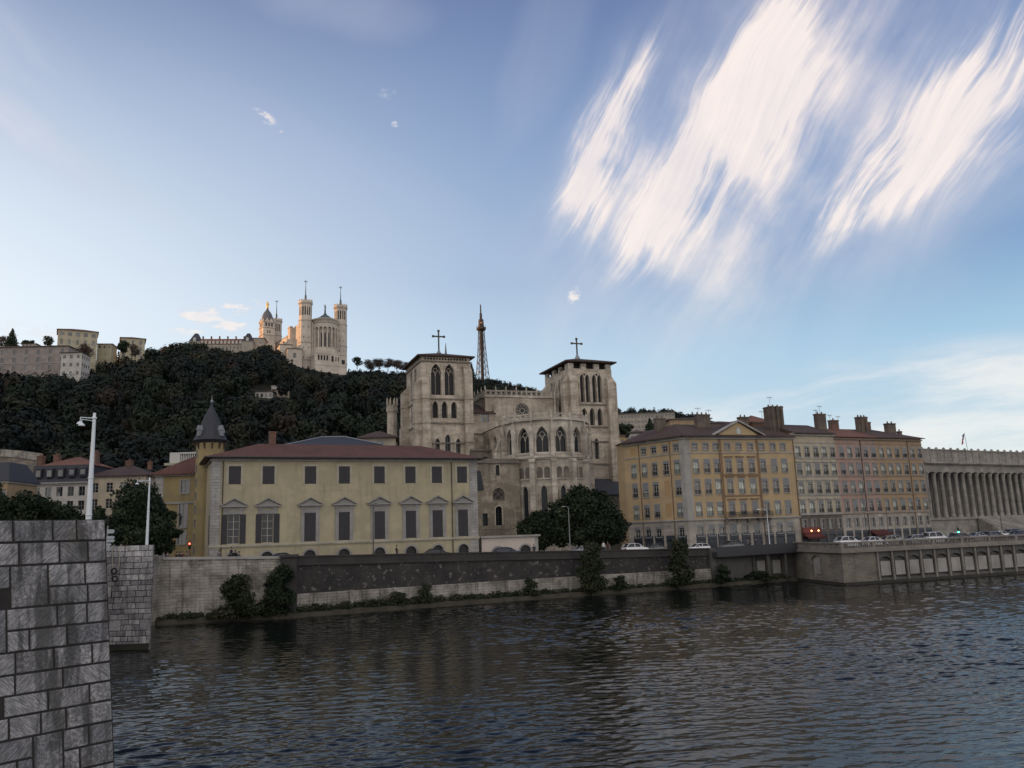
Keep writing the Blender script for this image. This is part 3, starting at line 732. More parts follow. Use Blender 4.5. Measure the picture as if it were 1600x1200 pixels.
for i, o in enumerate(lo):
    wo = win(r, T0, *o[:4], kind='q', d=.28, glass=M_GLASSN, frame=M_WFR, mull=1, bars=3, shut='open' if i < 2 else 'closed', shutm=M_SHUT)
    m = MB(); w_, h = 1.6, 4.05
    for s_ in ((-.52, -.02), (w_+.02, w_+.52)):
        if i >= 2: m.box(s_[0], s_[1], -.1, 0, -.1, h+.55)
        m.box(s_[0]-.03, s_[1]+.03, -.16, 0, h+.55, h+.72)
    m.box(-.55, w_+.55, -.08, 0, h+.02, h+.55) if i < 2 else m.box(-.02, w_+.02, -.08, 0, h+.02, h+.55)
    m.box(-.55, w_+.55, -.12, 0, h+.72, h+1.0)
    m.box(-.95, w_+.95, -.42, 0, h+1.0, h+1.16)
    m.prism([(-.7, h+1.16), (w_+.7, h+1.16), (w_/2, h+1.95)], -.12, 0)
    for a, b in (((-1.0, h+1.16), (w_/2, h+2.1)), ((w_+1.0, h+1.16), (w_/2, h+2.1))):
        m.prism([a, b, (b[0], b[1]+.2), (a[0], a[1]+.13)] if a[0] < b[0] else [b, a, (a[0], a[1]+.13), (b[0], b[1]+.2)], -.45, 0)
    m.obj('pediment', M_GREYST, wo)
for o in ar:
    m = MB(T0); m.P([(o[0], .31, o[1]), (o[0]+o[2], .31, o[1]), (o[0]+o[2], .31, o[1]+o[3]), (o[0], .31, o[1]+o[3])]); wo = m.obj('arched_door', M_BLACK, r)
    m = MB(T0); band(m, *o[:4], 'r', .28, .08); m.obj('surround', M_GREYST, wo)
def quoin(mb, x, y, z0, z1, w_, d_, ch=.45, pr=.05):
    z = z0; i = 0
    while z < z1: h = min(ch, z1-z); mb.box(x, x+w_, y-pr, y+d_, z+.02, z+h-.012); mb.box(x+.02, x+w_-.02, y-pr+.03, y+d_-.02, z, z+.02); z += h; i += 1
m = MB(T0); quoin(m, -.06, 0, 5, EZ-.5, 1.25, 1.3); m.obj('corner_quoins', M_STONEG, r)
m = MB(T0); quoin(m, PL-1.25, 0, 5, EZ-.5, 1.3, 1.3); m.obj('corner_quoins', M_STONEG, r)
m = MB(T0); m.box(-.2, PL+.2, -.22, .02, SZ-.17, SZ+.1); m.box(-.14, PL+.14, -.12, .02, SZ-.32, SZ-.17); m.obj('string_course', M_SURR, r)
m = MB(T0); m.box(-.3, PL+.3, -.3, 14.3, EZ-.52, EZ-.3)
k = 0.
while k < PL: m.box(k, k+.16, -.75, -.28, EZ-.3, EZ-.14); k += .42
m.obj('cornice', M_TRIM, r)
m = MB(T0); hip_roof(m, 0, PL, 0, 14, EZ, 2.75, 1.0); m.obj('roof', M_TILE, r)
m = MB(T0); m.path([(-1.05, 15, EZ-.05), (-1.05, -1.05, EZ-.05), (PL+1.05, -1.05, EZ-.05)], .11, 6); m.obj('gutter', plain('dark_gutter', (.05, .05, .055), .5, .3), r)
for px in (347.5, 706): u = wf(px, 780)[0]; m = MB(T0); m.tube((u, -.12, 6), (u, -.12, EZ-.4), .065); m.obj('downpipe', plain('brown_downpipe', (.03, .022, .02), .6), r)
m = MB(T0); u = 8.6; m.box(u, u+.95, 7, 8.0, 23.2, 25.6); m.box(u-.08, u+1.03, 6.92, 8.08, 25.6, 25.8); m.obj('chimney', M_BRICK, r)
m = MB(T0); m.box(-.02, 0, 2, 3.2, 9.1, 13.2); m.obj('shutter', M_SHUT, r)

# round turret
r = thing('round_turret', 'slim ochre stair turret with conical slate roof at the left end of the palace', 'turret', (-46.2, 125.5, 6.6))
TR = 1.98; NF = 12; tz = -6.6
wy = [710, 733, 755, 775.6, 796.6, 818, 841, 860]; FA = -math.pi/2-R(48)
m = MB(); a_step = 2*math.pi/NF; Rv = TR/math.cos(a_step/2)
for k in range(NF):
    a = FA+(k-.5)*a_step; p0 = (Rv*math.cos(a), Rv*math.sin(a)); p1 = (Rv*math.cos(a+a_step), Rv*math.sin(a+a_step))
    fr = Frame(p0[0], p0[1], math.atan2(p1[1]-p0[1], p1[0]-p0[0]), tz); W_ = math.hypot(p1[0]-p0[0], p1[1]-p0[1])
    ops = []
    if k == 0:
        ops = [(W_/2-.24, at(309, y_, 124.3).z-.55, .48, 1.15, 'q') for y_ in wy]; fr0 = fr
    facade(mb_with(m, fr), W_, 4, 24.4, ops, .22)
    if ops: tops = ops
m.obj('wall', M_YELD, r)
for o in tops: win(r, fr0, *o[:4], d=.15, glass=M_GLASSD, frame=M_GFR, mull=0, bars=1, surround=(.1, M_GREYST))
m = MB(Frame(0, 0, 0, tz)); m.lathe(0, 0, [(2.05, 24.3), (2.62, 24.75), (2.5, 24.85), (1.9, 26.1), (1.1, 28.3), (.16, 30.2), (.1, 30.6)], 12, 0, False); m.obj('roof', M_SLATE, r)
m = MB(Frame(0, 0, 0, tz)); m.lathe(0, 0, [(.05, 30.5), (.24, 30.75), (.24, 30.95), (.06, 31.1), (.03, 31.7)], 8); m.obj('finial', M_ZINC, r)
for k in range(NF): a = FA+(k-.5)*a_step; m = MB(Frame(1.98*math.cos(a), 1.98*math.sin(a), a, tz)); m.prism([(0, 23.2), (.55, 24.4), (0, 24.4)], -.09, .09); m.obj('bracket', plain('dark_timber', (.05, .035, .028), .8), r)
for k in (0, 3, 6, 9): a = FA+R(20)+(k)*a_step; m = MB(Frame(1.72*math.cos(a), 1.72*math.sin(a), a-math.pi/2, tz)); m.box(-.28, .28, -.35, .7, 25.3, 26.2); m.prism([(-.36, 26.2), (.36, 26.2), (0, 26.95)], -.35, .8); m.obj('dormer', M_ZINC, r)
# wing left of the turret
r = thing('palace_wing', 'narrow ochre wing with grey corner stones and red roof left of the round turret', 'house', (-55.2, 127.5, 6.6), R(2))
T0 = Frame(0, 0, 0, -6.6)
ops = [(3.9, 17.1, 1.15, 1.9, 'q'), (3.75, 11.9, 1.1, 3.6, 'q'), (3.7, 9.4, 1.1, 1.9, 'q')]
m = MB(); walls4(m, 0, 8, 0, 9, 5, 20.0, ops, None, None, .2, 6.6); m.obj('wall', M_YELD, r)
for o in ops: win(r, T0, *o[:4], d=.15, glass=M_GLASSD, frame=M_GFR, mull=1, bars=3, surround=(.22, M_GREYST), sill=M_GREYST)
m = MB(T0); quoin(m, -.05, 0, 5, 20, 1.3, 1); m.obj('corner_quoins', M_STONEG, r)
m = MB(T0); m.box(-.1, 8, -.15, .02, 15.5, 15.8); m.box(-.35, 8.2, -.4, 9, 19.75, 20.0); m.obj('string_course', M_GREYST, r)
m = MB(T0); hip_roof(m, 0, 11, 0, 9, 20.1, 3.2, .7); m.obj('roof', M_TILE, r)
# little balustraded block behind
r = thing('balustraded_house', 'pale stone rooftop with white balustrade peeping out left of the turret roof', 'house', (-58.6, 140, 7), R(3))
T0 = Frame(0, 0, 0, -7)
m = MB(T0); m.box(0, 9, 0, 8, 6, 22.6); m.box(-.5, 9.5, -.5, 8, 22.6, 23.0); m.obj('wall', M_SURR, r)
m = MB(T0); m.box(.2, 9, 0, .3, 24.55, 24.8); m.box(.2, 1.9, 0.02, .28, 23, 24.55); m.box(7, 8.2, 0.02, .28, 23, 24.55)
for i in range(16): m.lathe(2.1+i*.31, .15, [(.08, 23), (.12, 23.5), (.07, 24.55)], 5, cap=False)
m.obj('balustrade', plain('white_stone', (.45, .45, .43), .8), r)
m = MB(T0); m.box(4.2, 7.5, 3, 6, 22.6, 25.4, 0, .3, .3); m.box(5, 6.2, 3.5, 5, 25.4, 27.2); m.obj('chimney', M_BRICKG, r)
# roofs behind the palace
r = thing('slate_roof_hall', 'low hall with blue slate hipped roof and pale ridges showing above the palace roof', 'house', (-39.6, 143, 7), R(12))
T0 = Frame(0, 0, 0, -7); W_ = 16.
m = MB(T0); m.box(0, W_, 0, 12, 6, 25.6); m.obj('wall', M_YEL, r)
m = MB(T0); hip_roof(m, 0, W_, 0, 12, 25.6, 2.2, .6); m.obj('roof', M_SLATE, r)
m = MB(T0); h2 = 6.6; [m.tube(a, b, .12) for a, b in (((-.6, -.6, 25.65), (6., 6, 27.85)), ((W_+.6, -.6, 25.65), (W_-6, 6, 27.85)), ((6., 6, 27.85), (W_-6, 6, 27.85)))]; m.obj('ridge_flashing', M_ZINC, r)
r = thing('square_house', 'small square house with shallow brown hip roof beside the left cathedral tower', 'house', (-28.9, 155, 7), R(8))
T0 = Frame(0, 0, 0, -7); ops = [(3.2, 25.3, .8, 2.1, 'q')]
m = MB(); walls4(m, 0, 6.6, 0, 6, 6, 28.1, ops, None, None, .2, 7); m.obj('wall', masonry('beige_plaster', (.30, .27, .215), streak=.3), r)
for o in ops: win(r, T0, *o[:4], d=.15, glass=M_GLASSD, frame=M_GFR, shut='open', shutm=M_GFR)
m = MB(T0); hip_roof(m, 0, 6.6, 0, 6, 28.1, 1.5, .6); m.obj('roof', M_TILEB, r)
r = thing('red_roof_house', 'low house whose brown and red tiled roof shows just right of the turret cone', 'house', (-46, 136, 7), R(5))
T0 = Frame(0, 0, 0, -7)
m = MB(T0); m.box(0, 6.2, 0, 7, 6, 22.9); m.obj('wall', M_YELD, r)
m = MB(T0); hip_roof(m, 0, 6.2, 0, 7, 22.9, 1.9, .5); m.obj('roof', M_TILEO, r)

# terrace in front of the cathedral
r = thing('terrace_block', 'low white terrace with two arched doors and iron railing right of the palace', 'terrace', (-5.6, 131.8, 5.9), R(14))
T0 = Frame(0, 0, 0, -5.9); M_WPL = masonry('white_plaster', (.50, .45, .40), streak=.15, var=.06)
ops = [(1.75, 4.5, 1.75, 2.75, 'r'), (6.15, 4.5, 1.75, 2.95, 'r')]
m = MB(); walls4(m, 0, 9.1, 0, 12, 4.5, 8.75, ops, None, None, .3, 5.9); m.obj('wall', M_WPL, r)
for i, o in enumerate(ops):
    m = MB(T0); m.P([(o[0], .3, o[1]), (o[0]+o[2], .3, o[1]), (o[0]+o[2], .3, o[1]+o[3]), (o[0], .3, o[1]+o[3])]); wo = m.obj('arched_door', plain('blue_grey_door', (.16, .18, .22), .6) if i == 0 else M_BLACK, r)
    m = MB(T0); band(m, *o[:4], 'r', .25, .06); m.obj('surround', M_GREYST, wo)
m = MB(T0); m.box(-.2, 9.5, -.35, 12, 8.75, 9.05); m.obj('slab', M_TRIM, r)
m = MB(T0); quoin(m, 8.6, 0, 5, 8.7, .55, .6); m.obj('corner_quoins', M_STONEG, r)
m = MB(T0); m.box(0, 5.5, -.1, -.04, 10.0, 10.06)
for i in range(28): m.box(i*.2, i*.2+.03, -.09, -.05, 9.05, 10.)
m.obj('railing', M_IRON, r)

# ------------------------------------------------------------------ cathedral
CO, CANG, CZ = (-18.9, 170.0), R(20), 5.5
cat = thing('cathedral', 'pale limestone gothic cathedral with two square towers and polygonal apse', 'cathedral', (*CO, CZ), CANG)
CT = Frame(0, 0, 0, -CZ)
M_LOUV = plain('louvred_dark_opening', (.02, .02, .022), .8)
M_CGL = glassmat('leaded_glass', (.010, .012, .017), (.025, .032, .045), .4, .35, .25)
def strings(m, x0, x1, y0, y1, zs, pr=.22, h=.28):
    for z in zs:
        m.box(x0-pr, x1+pr, y0-pr, y0+.02, z, z+h); m.box(x0-pr, x0+.02, y0+.02, y1, z, z+h); m.box(x1-.02, x1+pr, y0+.02, y1, z, z+h)
def butt(m, x0, x1, y0, y1, z0, z1, dx=0., dy=.6):
    m.box(x0, x1, y0, y1, z0, z1)
    q = [(x0, y0, z1), (x1, y0, z1), (x1, y1, z1), (x0, y1, z1)]; t = [(x0, y1, z1+1.5), (x1, y1, z1+1.5)]
    if dx: t = [(x1 if dx > 0 else x0, y0, z1+1.5), (x1 if dx > 0 else x0, y1, z1+1.5)]; m.P([q[0], q[1], t[0]]); m.P([q[3], q[2], t[1]]); m.P([q[0], t[0], t[1], q[3]] if dx > 0 else [q[1], t[0], t[1], q[2]])
    else: m.P([q[0], q[1], t[1], t[0]]); m.P([q[0], q[3], t[0]]); m.P([q[1], t[1], q[2]])
def louvre(parent, T, o, d=.7, tr=False):
    return win(parent, T, *o[:4], kind='g', d=d, glass=M_LOUV, frame=M_CATH, mull=1 if tr else 0, bars=0, tracery=tr)
TW, TD_ = 10.65, 14.
# left tower
o1 = [(2.05, 38.5, 2.25, 6.7, 'g'), (5.0, 38.5, 2.2, 6.7, 'g')]
o2 = [(2.25, 33.6, 1.3, 3.6, 'g'), (4.25, 33.6, 1.3, 3.6, 'g'), (6.3, 33.6, 1.3, 3.6, 'g')]
o3 = [(2.75, 24.5, 1.0, 4.9, 'g'), (4.85, 24.5, 1.2, 5.7, 'g'), (7.2, 24.5, 1.0, 4.9, 'g')]
s1 = [(4.2, 38.5, 1.9, 6.7, 'g'), (8.0, 38.5, 1.9, 6.7, 'g')]; s2 = [(4.6, 33.6, 1.2, 3.5, 'g'), (8.4, 33.6, 1.2, 3.5, 'g')]; s3 = [(6.2, 25.5, 1.6, 4.8, 'g')]
m = MB(); walls4(m, 0, TW, 0, TD_, 4, 46.8, o1+o2+o3, s1+s2+s3, None, .75, CZ)
tw = m.obj('left_tower_wall', M_CATH, cat)
TL = Frame(0, TD_, -math.pi/2, -CZ)
for o in o1: louvre(tw, CT, o, tr=True)
for o in o2: louvre(tw, CT, o)
for o in o3: win(tw, CT, *o[:4], kind='g', d=.6, glass=M_CGL, frame=M_GFR, mull=1, bars=3)
for o in s1+s2+s3: louvre(tw, TL, o)
for T_, L_ in ((CT, o1+o2+o3), (TL, s1+s2+s3)):
    for o in L_: m = MB(T_); band(m, *o, .2, .1); m.obj('window_moulding', M_CATHB, tw)
m = MB(CT); strings(m, 0, TW, 0, TD_, (28.2, 32.4, 37.5, 45.5)); m.obj('string_courses', M_CATHD, tw)
m = MB(CT)
for i in range(15):      # pierced frieze under the eaves
    x = .9+i*.63
    m.lathe(x, -.08, [(.02, 45.95), (.2, 46.1), (.2, 46.3), (.02, 46.45)], 5)
m.obj('eaves_frieze', M_BLACK, tw)
m = MB(CT)
butt(m, -.1, 1.5, -1.3, 0.01, 4, 40.8); butt(m, TW-1.6, TW+.15, -1.2, 0.01, 4, 43.5); butt(m, -1.5, .01, -.05, 1.6, 4, 40.8, 1); butt(m, -1.5, .01, TD_-2.2, TD_-.2, 4, 40.8, 1); butt(m, TW-.01, TW+.3, 0, 1.6, 4, 42.5, -1)
m.box(-.25, 1.6, -1.45, 0, 4, 28.4); m.box(-1.7, 0, -.1, 1.75, 4, 28.4); m.box(-1.75, 0, TD_-2.4, TD_, 4, 33)
for z in (28.4, 32.4, 37.5): m.box(-.22, 1.62, -1.45, 0, z, z+.25); m.box(-1.65, 0, -.15, 1.75, z, z+.25); m.box(TW-1.7, TW+.25, -1.35, 0, z, z+.25); m.box(-1.65, 0, TD_-2.35, TD_-.1, z, z+.25)
m.obj('left_tower_buttresses', M_CATH, tw)
m = MB(CT); hip_roof(m, 0, TW, 0, TD_, 46.9, 2.2, .95, th=.25); m.obj('left_tower_roof', M_TILEB, tw)
m = MB(CT); m.lathe(TW/2+.3, 6.5, [(.55, 48.9), (.2, 49.6)], 8); m.obj('cross_base', M_ZINC, tw)
cross('left_tower_cross', tw, TW/2+.3, 6.5, 49.5-CZ, 4.5, 2.5, .14, plain('weathered_bronze', (.05, .055, .05), .6))
m = MB(CT); m.lathe(9.0, 13., [(.45, 47.5), (.3, 49.5), (.1, 52.3), (.03, 53)], 6); m.obj('spirelet', M_CATHD, tw)
m = MB(CT); m.lathe(-2.6, 17.6, [(1.25, 5), (1.25, 28), (1.15, 28.1), (1.15, 37.2), (1.35, 37.4), (1.35, 38.4), (1.2, 38.5), (1.2, 38.9)], 8, 0, False)
for k in range(8): a = k*math.pi/4+.3; m.box(-2.6+1.2*math.cos(a)-.16, -2.6+1.2*math.cos(a)+.16, 17.6+1.2*math.sin(a)-.16, 17.6+1.2*math.sin(a)+.16, 38.8, 40.6, 0, .08, .08)
m.obj('stair_turret', M_CATH, cat)
# right tower
X2 = 33.6
p1 = [(2.65, 37.7, 1.05, 6.3, 'g'), (3.97, 37.7, 1.05, 6.3, 'g'), (5.65, 37.7, 1.05, 6.3, 'g'), (6.95, 37.7, 1.05, 6.3, 'g')]
p2 = [(2.75, 32.5, 1.25, 3.9, 'g'), (4.65, 32.5, 1.25, 3.9, 'g'), (6.55, 32.5, 1.25, 3.9, 'g')]
p3 = [(3.7, 25.0, 1.15, 4.7, 'g'), (5.45, 25.0, 1.05, 4.6, 'g')]
q1 = [(3.6, 37.7, 1.1, 6.1, 'g'), (5.1, 37.7, 1.1, 6.1, 'g'), (8.2, 37.7, 1.1, 6.1, 'g'), (9.7, 37.7, 1.1, 6.1, 'g')]
T2 = Frame(X2, 0, 0, -CZ); T2L = Frame(X2, TD_, -math.pi/2, -CZ)
m = MB(); walls4(m, X2, X2+TW, 0, TD_, 4, 45.3, p1+p2+p3, q1, None, .75, CZ); tw = m.obj('right_tower_wall', M_CATH, cat)
for o in p1+p2: louvre(tw, T2, o)
for o in p3: win(tw, T2, *o[:4], kind='g', d=.6, glass=M_CGL, frame=M_GFR, mull=1, bars=3)
for o in q1: louvre(tw, T2L, o)
for T_, L_, t_ in ((T2, p1+p2+p3, .13), (T2L, q1, .16)):
    for o in L_: m = MB(T_); band(m, *o, t_, .1); m.obj('window_moulding', M_CATHB, tw)
for x in (2.5, 5.5): m = MB(T2); band(m, x, 37.7, 2.65, 7.25, 'g', .2, .16); m.obj('twin_window_arch', M_CATHB, tw)
for x in (3.83, 6.83): m = MB(T2); m.path([(x+.36*math.cos(a*.7854), -.06, 44.0+.36*math.sin(a*.7854)) for a in range(9)], .07, 4); m.P([(x+.34*math.cos(a*.7854), -.02, 44.0+.34*math.sin(a*.7854)) for a in range(8)], 1); m.obj('oculus', [M_CATH, M_LOUV], tw)
m = MB(CT); strings(m, X2, X2+TW, 0, TD_, (23.7, 28.7, 32.0, 37.0)); m.obj('string_courses', M_CATHD, tw)
m = MB(CT)
butt(m, X2-.15, X2+1.6, -1.3, 0.01, 4, 42.2); butt(m, X2+TW-1.7, X2+TW+.1, -1.3, 0.01, 4, 42.2); butt(m, X2-1.4, X2+.01, 0, 1.7, 4, 42.2, 1); butt(m, X2-1.4, X2+.01, TD_-2, TD_-.1, 4, 42.2, 1); butt(m, X2+TW-.01, X2+TW+1.1, 0, 1.6, 4, 42.2, -1)
m.box(X2+TW-1.9, X2+TW+1.4, -1.7, 0.3, 4, 28.6); m.box(X2+TW-2, X2+TW+1.8, -2.6, 0.3, 4, 18, 0, .1, .3)
m.obj('right_tower_buttresses', M_CATH, tw)
for q in [(x, x+1.3, .0, .7) for x in (X2, X2+3.1, X2+6.3, X2+TW-1.4)]+[(x, x+.7, y, y+1.3) for y in (.8, 4.5, 8.3, 12.6) for x in (X2, X2+TW-.7)]:
    m = MB(CT); m.box(*q, 45.3, 46.5); m.obj('merlon', M_CATHB, tw)
m = MB(CT); m.box(X2+1.1, X2+TW-1.1, 1.1, TD_-1.1, 45.3, 46.85); m.obj('belfry_core', plain('open_belfry_dark', (.02, .016, .014), .9), tw)  # dark box standing for the shade inside the open belfry
m = MB(CT); hip_roof(m, X2, X2+TW, 0, TD_, 47.0, 2.2, 1.0, th=.3); m.obj('right_tower_roof', M_TILEB, tw)
m = MB(CT); m.lathe(X2+TW/2, 6.5, [(.75, 48.9), (.2, 50.)], 8); m.obj('cross_base', M_ZINC, tw)
cross('right_tower_cross', tw, X2+TW/2, 6.5, 49.8-CZ, 4.0, 2.5, .14, plain('weathered_bronze', (.05, .055, .05), .6))
# nave gable between the towers, with rose window
m = MB(); walls4(m, 15.2, 32.6, 4, 46, 4, 39.4, None, None, None, .3, CZ); nv = m.obj('nave_wall', M_CATH, cat)
m = MB(CT); m.P([(15.2, 4, 39.4), (32.6, 4, 39.4), (32.6, 46, 39.4), (15.2, 46, 39.4)])
hip_roof(m, 15.6, 32.2, 4.5, 46, 39.5, 1.2, .1); m.obj('nave_roof', M_TILEB, nv)
RX, RZ_ = 23.7, 36.1
m = MB(CT)
for rr, t in ((1.75, .13), (.55, .08)): m.path([(RX+rr*math.cos(a*math.pi/10), 3.9, RZ_+rr*math.sin(a*math.pi/10)) for a in range(21)], t, 5)
for k in range(10):
    a = k*math.pi/5; m.tube((RX+.55*math.cos(a), 3.9, RZ_+.55*math.sin(a)), (RX+1.7*math.cos(a), 3.9, RZ_+1.7*math.sin(a)), .06, None, 4)
    b = a+math.pi/10; m.path([(RX+1.4*math.cos(b)+.24*math.cos(c*math.pi/3), 3.9, RZ_+1.4*math.sin(b)+.24*math.sin(c*math.pi/3)) for c in range(7)], .045, 4)
rw = m.obj('rose_window', M_CATHB, nv)
m = MB(CT); m.P([(RX+1.72*math.cos(a*math.pi/10), 3.96, RZ_+1.72*math.sin(a*math.pi/10)) for a in range(20)]); m.obj('pane', M_CGL, rw)
def parapet(m, T, L, z0, z1, step, pin=True, ph=1.3):
    m.T = T; m.box(0, L, -.3, .05, z0-.35, z0); m.box(0, L, -.12, .05, z1-.16, z1); m.box(0, L, -.1, .02, z0, z0+.12)
    k = 0.
    while k < L-.1:
        m.box(k, min(L, k+.22), -.12, .05, z0, z1-.1)
        if k+step <= L+.2:
            cxx, cz = k+step/2+.1, (z0+z1)/2; rr = min(.36, (z1-z0)*.36)
            for i in range(6): m.tube((cxx+rr*math.cos(i*1.047), -.03, cz+rr*math.sin(i*1.047)), (cxx+rr*math.cos((i+1)*1.047), -.03, cz+rr*math.sin((i+1)*1.047)), .07, None, 4)
            for s_ in (-1, 1):
                for q in (-1, 1): m.tube((cxx+s_*rr*.8, -.03, cz+q*rr*.8), (cxx+s_*step*.42, -.03, cz+q*(z1-z0)*.42), .05, None, 4)
        k += step
    if pin:
        k = 0.
        while k < L+.1: m.lathe(k+.1, -.05, [(.16, z1), (.18, z1+.3), (.04, z1+ph), (.02, z1+ph+.1)], 4); k += step*2
m = MB(CT); parapet(m, Frame(15.2, 4, 0, -CZ), 17.4, 39.4, 40.6, 1.2, True, .9); m.obj('nave_parapet', M_CATHB, nv)
m = MB(CT); parapet(m, Frame(15.2, 30, -math.pi/2, -CZ), 26, 39.4, 40.6, 1.3, True, .9); m.obj('nave_side_parapet', M_CATHB, nv)
for x, y, z0, z1 in ((17.3, 3.6, 36.3, 38.0), (31.5, 3.4, 33, 41.6), (11.2, 12, 40, 42.8), (12.8, 18, 40, 44.4)):
    m = MB(CT); m.box(x-.4, x+.4, y-.4, y+.4, z0-4, z0); m.lathe(x, y, [(.62, z0), (.5, z0+.15), (.06, z1)], 4, 0, False); m.obj('pinnacle', M_CATHB, nv)
# sacristy between the left tower and the choir
ops = [(3.2, 33.3, .85, 1.8, 'q'), (4.25, 33.3, .85, 1.8, 'q')]; TS = Frame(TW, 3.2, 0, -CZ)
m = MB(); walls4(m, TW, TW+6.2, 3.2, 12, 4, 35.3, ops, None, None, .25, CZ)
# (openings are given from the wall's own corner)
ss = m.obj('sacristy_wall', M_CATH, cat)
for o in ops: win(ss, TS, *o[:4], d=.2, glass=M_GLASSD, frame=M_GFR, mull=0, bars=2)
m = MB(CT); m.P([(TW, 2.8, 35.3), (TW+6.6, 2.8, 35.3), (TW+4, 9, 38.2), (TW, 9, 38.2)]); m.P([(TW+6.6, 2.8, 35.3), (TW+6.6, 12, 35.3), (TW+4, 9, 38.2)]); m.P([(TW, 2.8, 35.1), (TW+6.6, 2.8, 35.1), (TW+6.6, 2.8, 35.3), (TW, 2.8, 35.3)]); m.P([(TW, 2.8, 35.1), (TW+6.6, 2.8, 35.1), (TW+6.6, 12, 35.1), (TW, 12, 35.1)]); m.obj('sacristy_roof', M_TILEB, ss)
m = MB(CT); m.box(TW, TW+6.4, 3.0, 3.2, 30.6, 30.9); m.obj('string_courses', M_CATHD, ss)
# choir and apse
AX, AY, AR = 22.6, -11.4, 8.55
m = MB(CT); walls4(m, AX-AR*.98, AX+AR*.98, AY, 4.01, 4, 30.9, None, [(3, 24.4, 2.3, 5, 'g'), (7.5, 24.4, 2.3, 5, 'g'), (12, 24.4, 2.3, 5, 'g')], None, .5, CZ); ch = m.obj('choir_wall', M_CATH, cat)
TCL = Frame(AX-AR*.98, 4.01, -math.pi/2, -CZ)
for x in (3, 7.5, 12): win(ch, TCL, x, 24.4, 2.3, 5., kind='g', d=.45, glass=M_CGL, frame=M_CATHB, mull=1, bars=3, tracery=True)
m = MB(CT); m.P([(AX-AR, AY, 31.), (AX+AR, AY, 31.), (AX+AR, 4, 31.), (AX-AR, 4, 31.)]); m.lathe(AX, AY, [(AR, 31.0), (0.01, 31.2)], 14, a0=math.pi, a1=2*math.pi, cap=False); m.obj('choir_roof', M_TILEB, ch)
ang = [math.pi+math.pi*k/7 for k in range(8)]
V = [(AX+AR*math.cos(a), AY+AR*math.sin(a)) for a in ang]
mwall = MB(); mbl = MB(); mmo = MB(); mst = MB(); mpar = MB(); mar = MB(); mgal = MB()
aps = None; todo = []; FAC = []
for k in range(7):
    a, b = V[k], V[k+1]; W_ = math.hypot(b[0]-a[0], b[1]-a[1]); fr = Frame(a[0], a[1], math.atan2(b[1]-a[1], b[0]-a[0]), -CZ)
    big = [(W_/2-1.22, 24.55, 2.44, 4.95, 'g')]; blind = [(W_/2-1.3, 19.6, 1.15, 2.1, 'r'), (W_/2+.15, 19.6, 1.15, 2.1, 'r')]; low = [(W_/2-.58, 9.2, 1.16, 9.0, 'g')]
    facade(mb_with(mwall, fr), W_, 4, 30.9, big+low, .7); mbl, mar, mmo = MB(), MB(), MB(); FAC.append((mbl, mar, mmo))
    for o in blind: band(mb_with(mbl, fr), *o, .16, .14); mar.T = fr; _, pp = arch_pts(1.15, 2.1, 'r'); mar.P([(o[0], -.012, o[1]), (o[0]+1.15, -.012, o[1])]+[(o[0]+x, -.012, o[1]+z) for x, z in pp[::-1]])
    mbl.box(W_/2-.1, W_/2+.1, -.2, 0, 19.4, 21.1); mbl.box(W_/2-1.55, W_/2+1.55, -.2, 0, 19.3, 19.5)
    for o in big: band(mb_with(mmo, fr), *o, .22, .14)
    for j in range(2): band(mb_with(mmo, fr), low[0][0]-.32*j, low[0][1], low[0][2]+.64*j, low[0][3]+.4*j, 'g', .14, .1+.08*j)
    mst.T = fr; mst.box(-.2, W_+.2, -.5, .02, 23.45, 23.75); mst.box(-.1, W_+.1, -.3, .02, 23.2, 23.45); mst.box(-.15, W_+.15, -.42, .02, 30.7, 31.0)
    mgal.T = fr; mgal.box(0, W_, -.42, -.3, 24.15, 24.3); mgal.box(0, W_, -.42, -.3, 23.75, 23.9); [mgal.box(x*.42+.1, x*.42+.3, -.4, -.32, 23.9, 24.15) for x in range(int(W_/.42))]
    parapet(mpar, fr, W_, 31.05, 32.1, W_/3, False)
    todo.append((fr, big[0], low[0]))
aps = mwall.obj('apse_wall', M_CATHB, cat)
for a_, b_, c_ in FAC: ba = a_.obj('blind_arcade', M_CATHB, aps); b_.obj('arcade_panel', M_CATHD, ba); c_.obj('window_moulding', M_CATHB, aps)
mst.obj('string_courses', M_CATHB, aps); mpar.obj('apse_parapet', M_CATHB, aps); mgal.obj('gallery', M_CATHB, aps)
for fr, o, l in todo:
    win(aps, fr, *o[:4], kind='g', d=.65, glass=M_CGL, frame=M_CATHB, mull=1, bars=0, tracery=True)
    win(aps, fr, *l[:4], kind='g', d=.5, glass=M_CGL, frame=M_IRON, mull=1, bars=7)
for k in range(8):
    a = ang[k]; fr = Frame(AX+AR*math.cos(a), AY+AR*math.sin(a), a+math.pi/2, -CZ); m = MB(fr)
    # local w points inward, so negative w is proud of the wall
    m.box(-.62, .62, -1.3, .2, 4, 13.6); m.box(-.5, .5, -1.05, .2, 13.6, 22.6, 0, .04, .06); m.box(-.56, .56, -1.1, .2, 22.6, 23.2)
    m.box(-.36, .36, -.75, .2, 23.7, 28.4); m.prism([(-.42, 28.4), (.42, 28.4), (0, 30.1)], -.85, -.25); m.lathe(0, -.5, [(.3, 28.4), (.24, 29.2), (.05, 31)], 4, 0, False)
    for z in (28.9, 29.4, 29.9, 30.4): m.lathe(0, -.5, [(.1, z), (.3, z+.12), (.1, z+.25)], 4)
    m.box(-.2, .2, -.3, .2, 31.0, 32.6, 0, .05, .05)
    m.obj('apse_buttress', M_CATHB, aps)
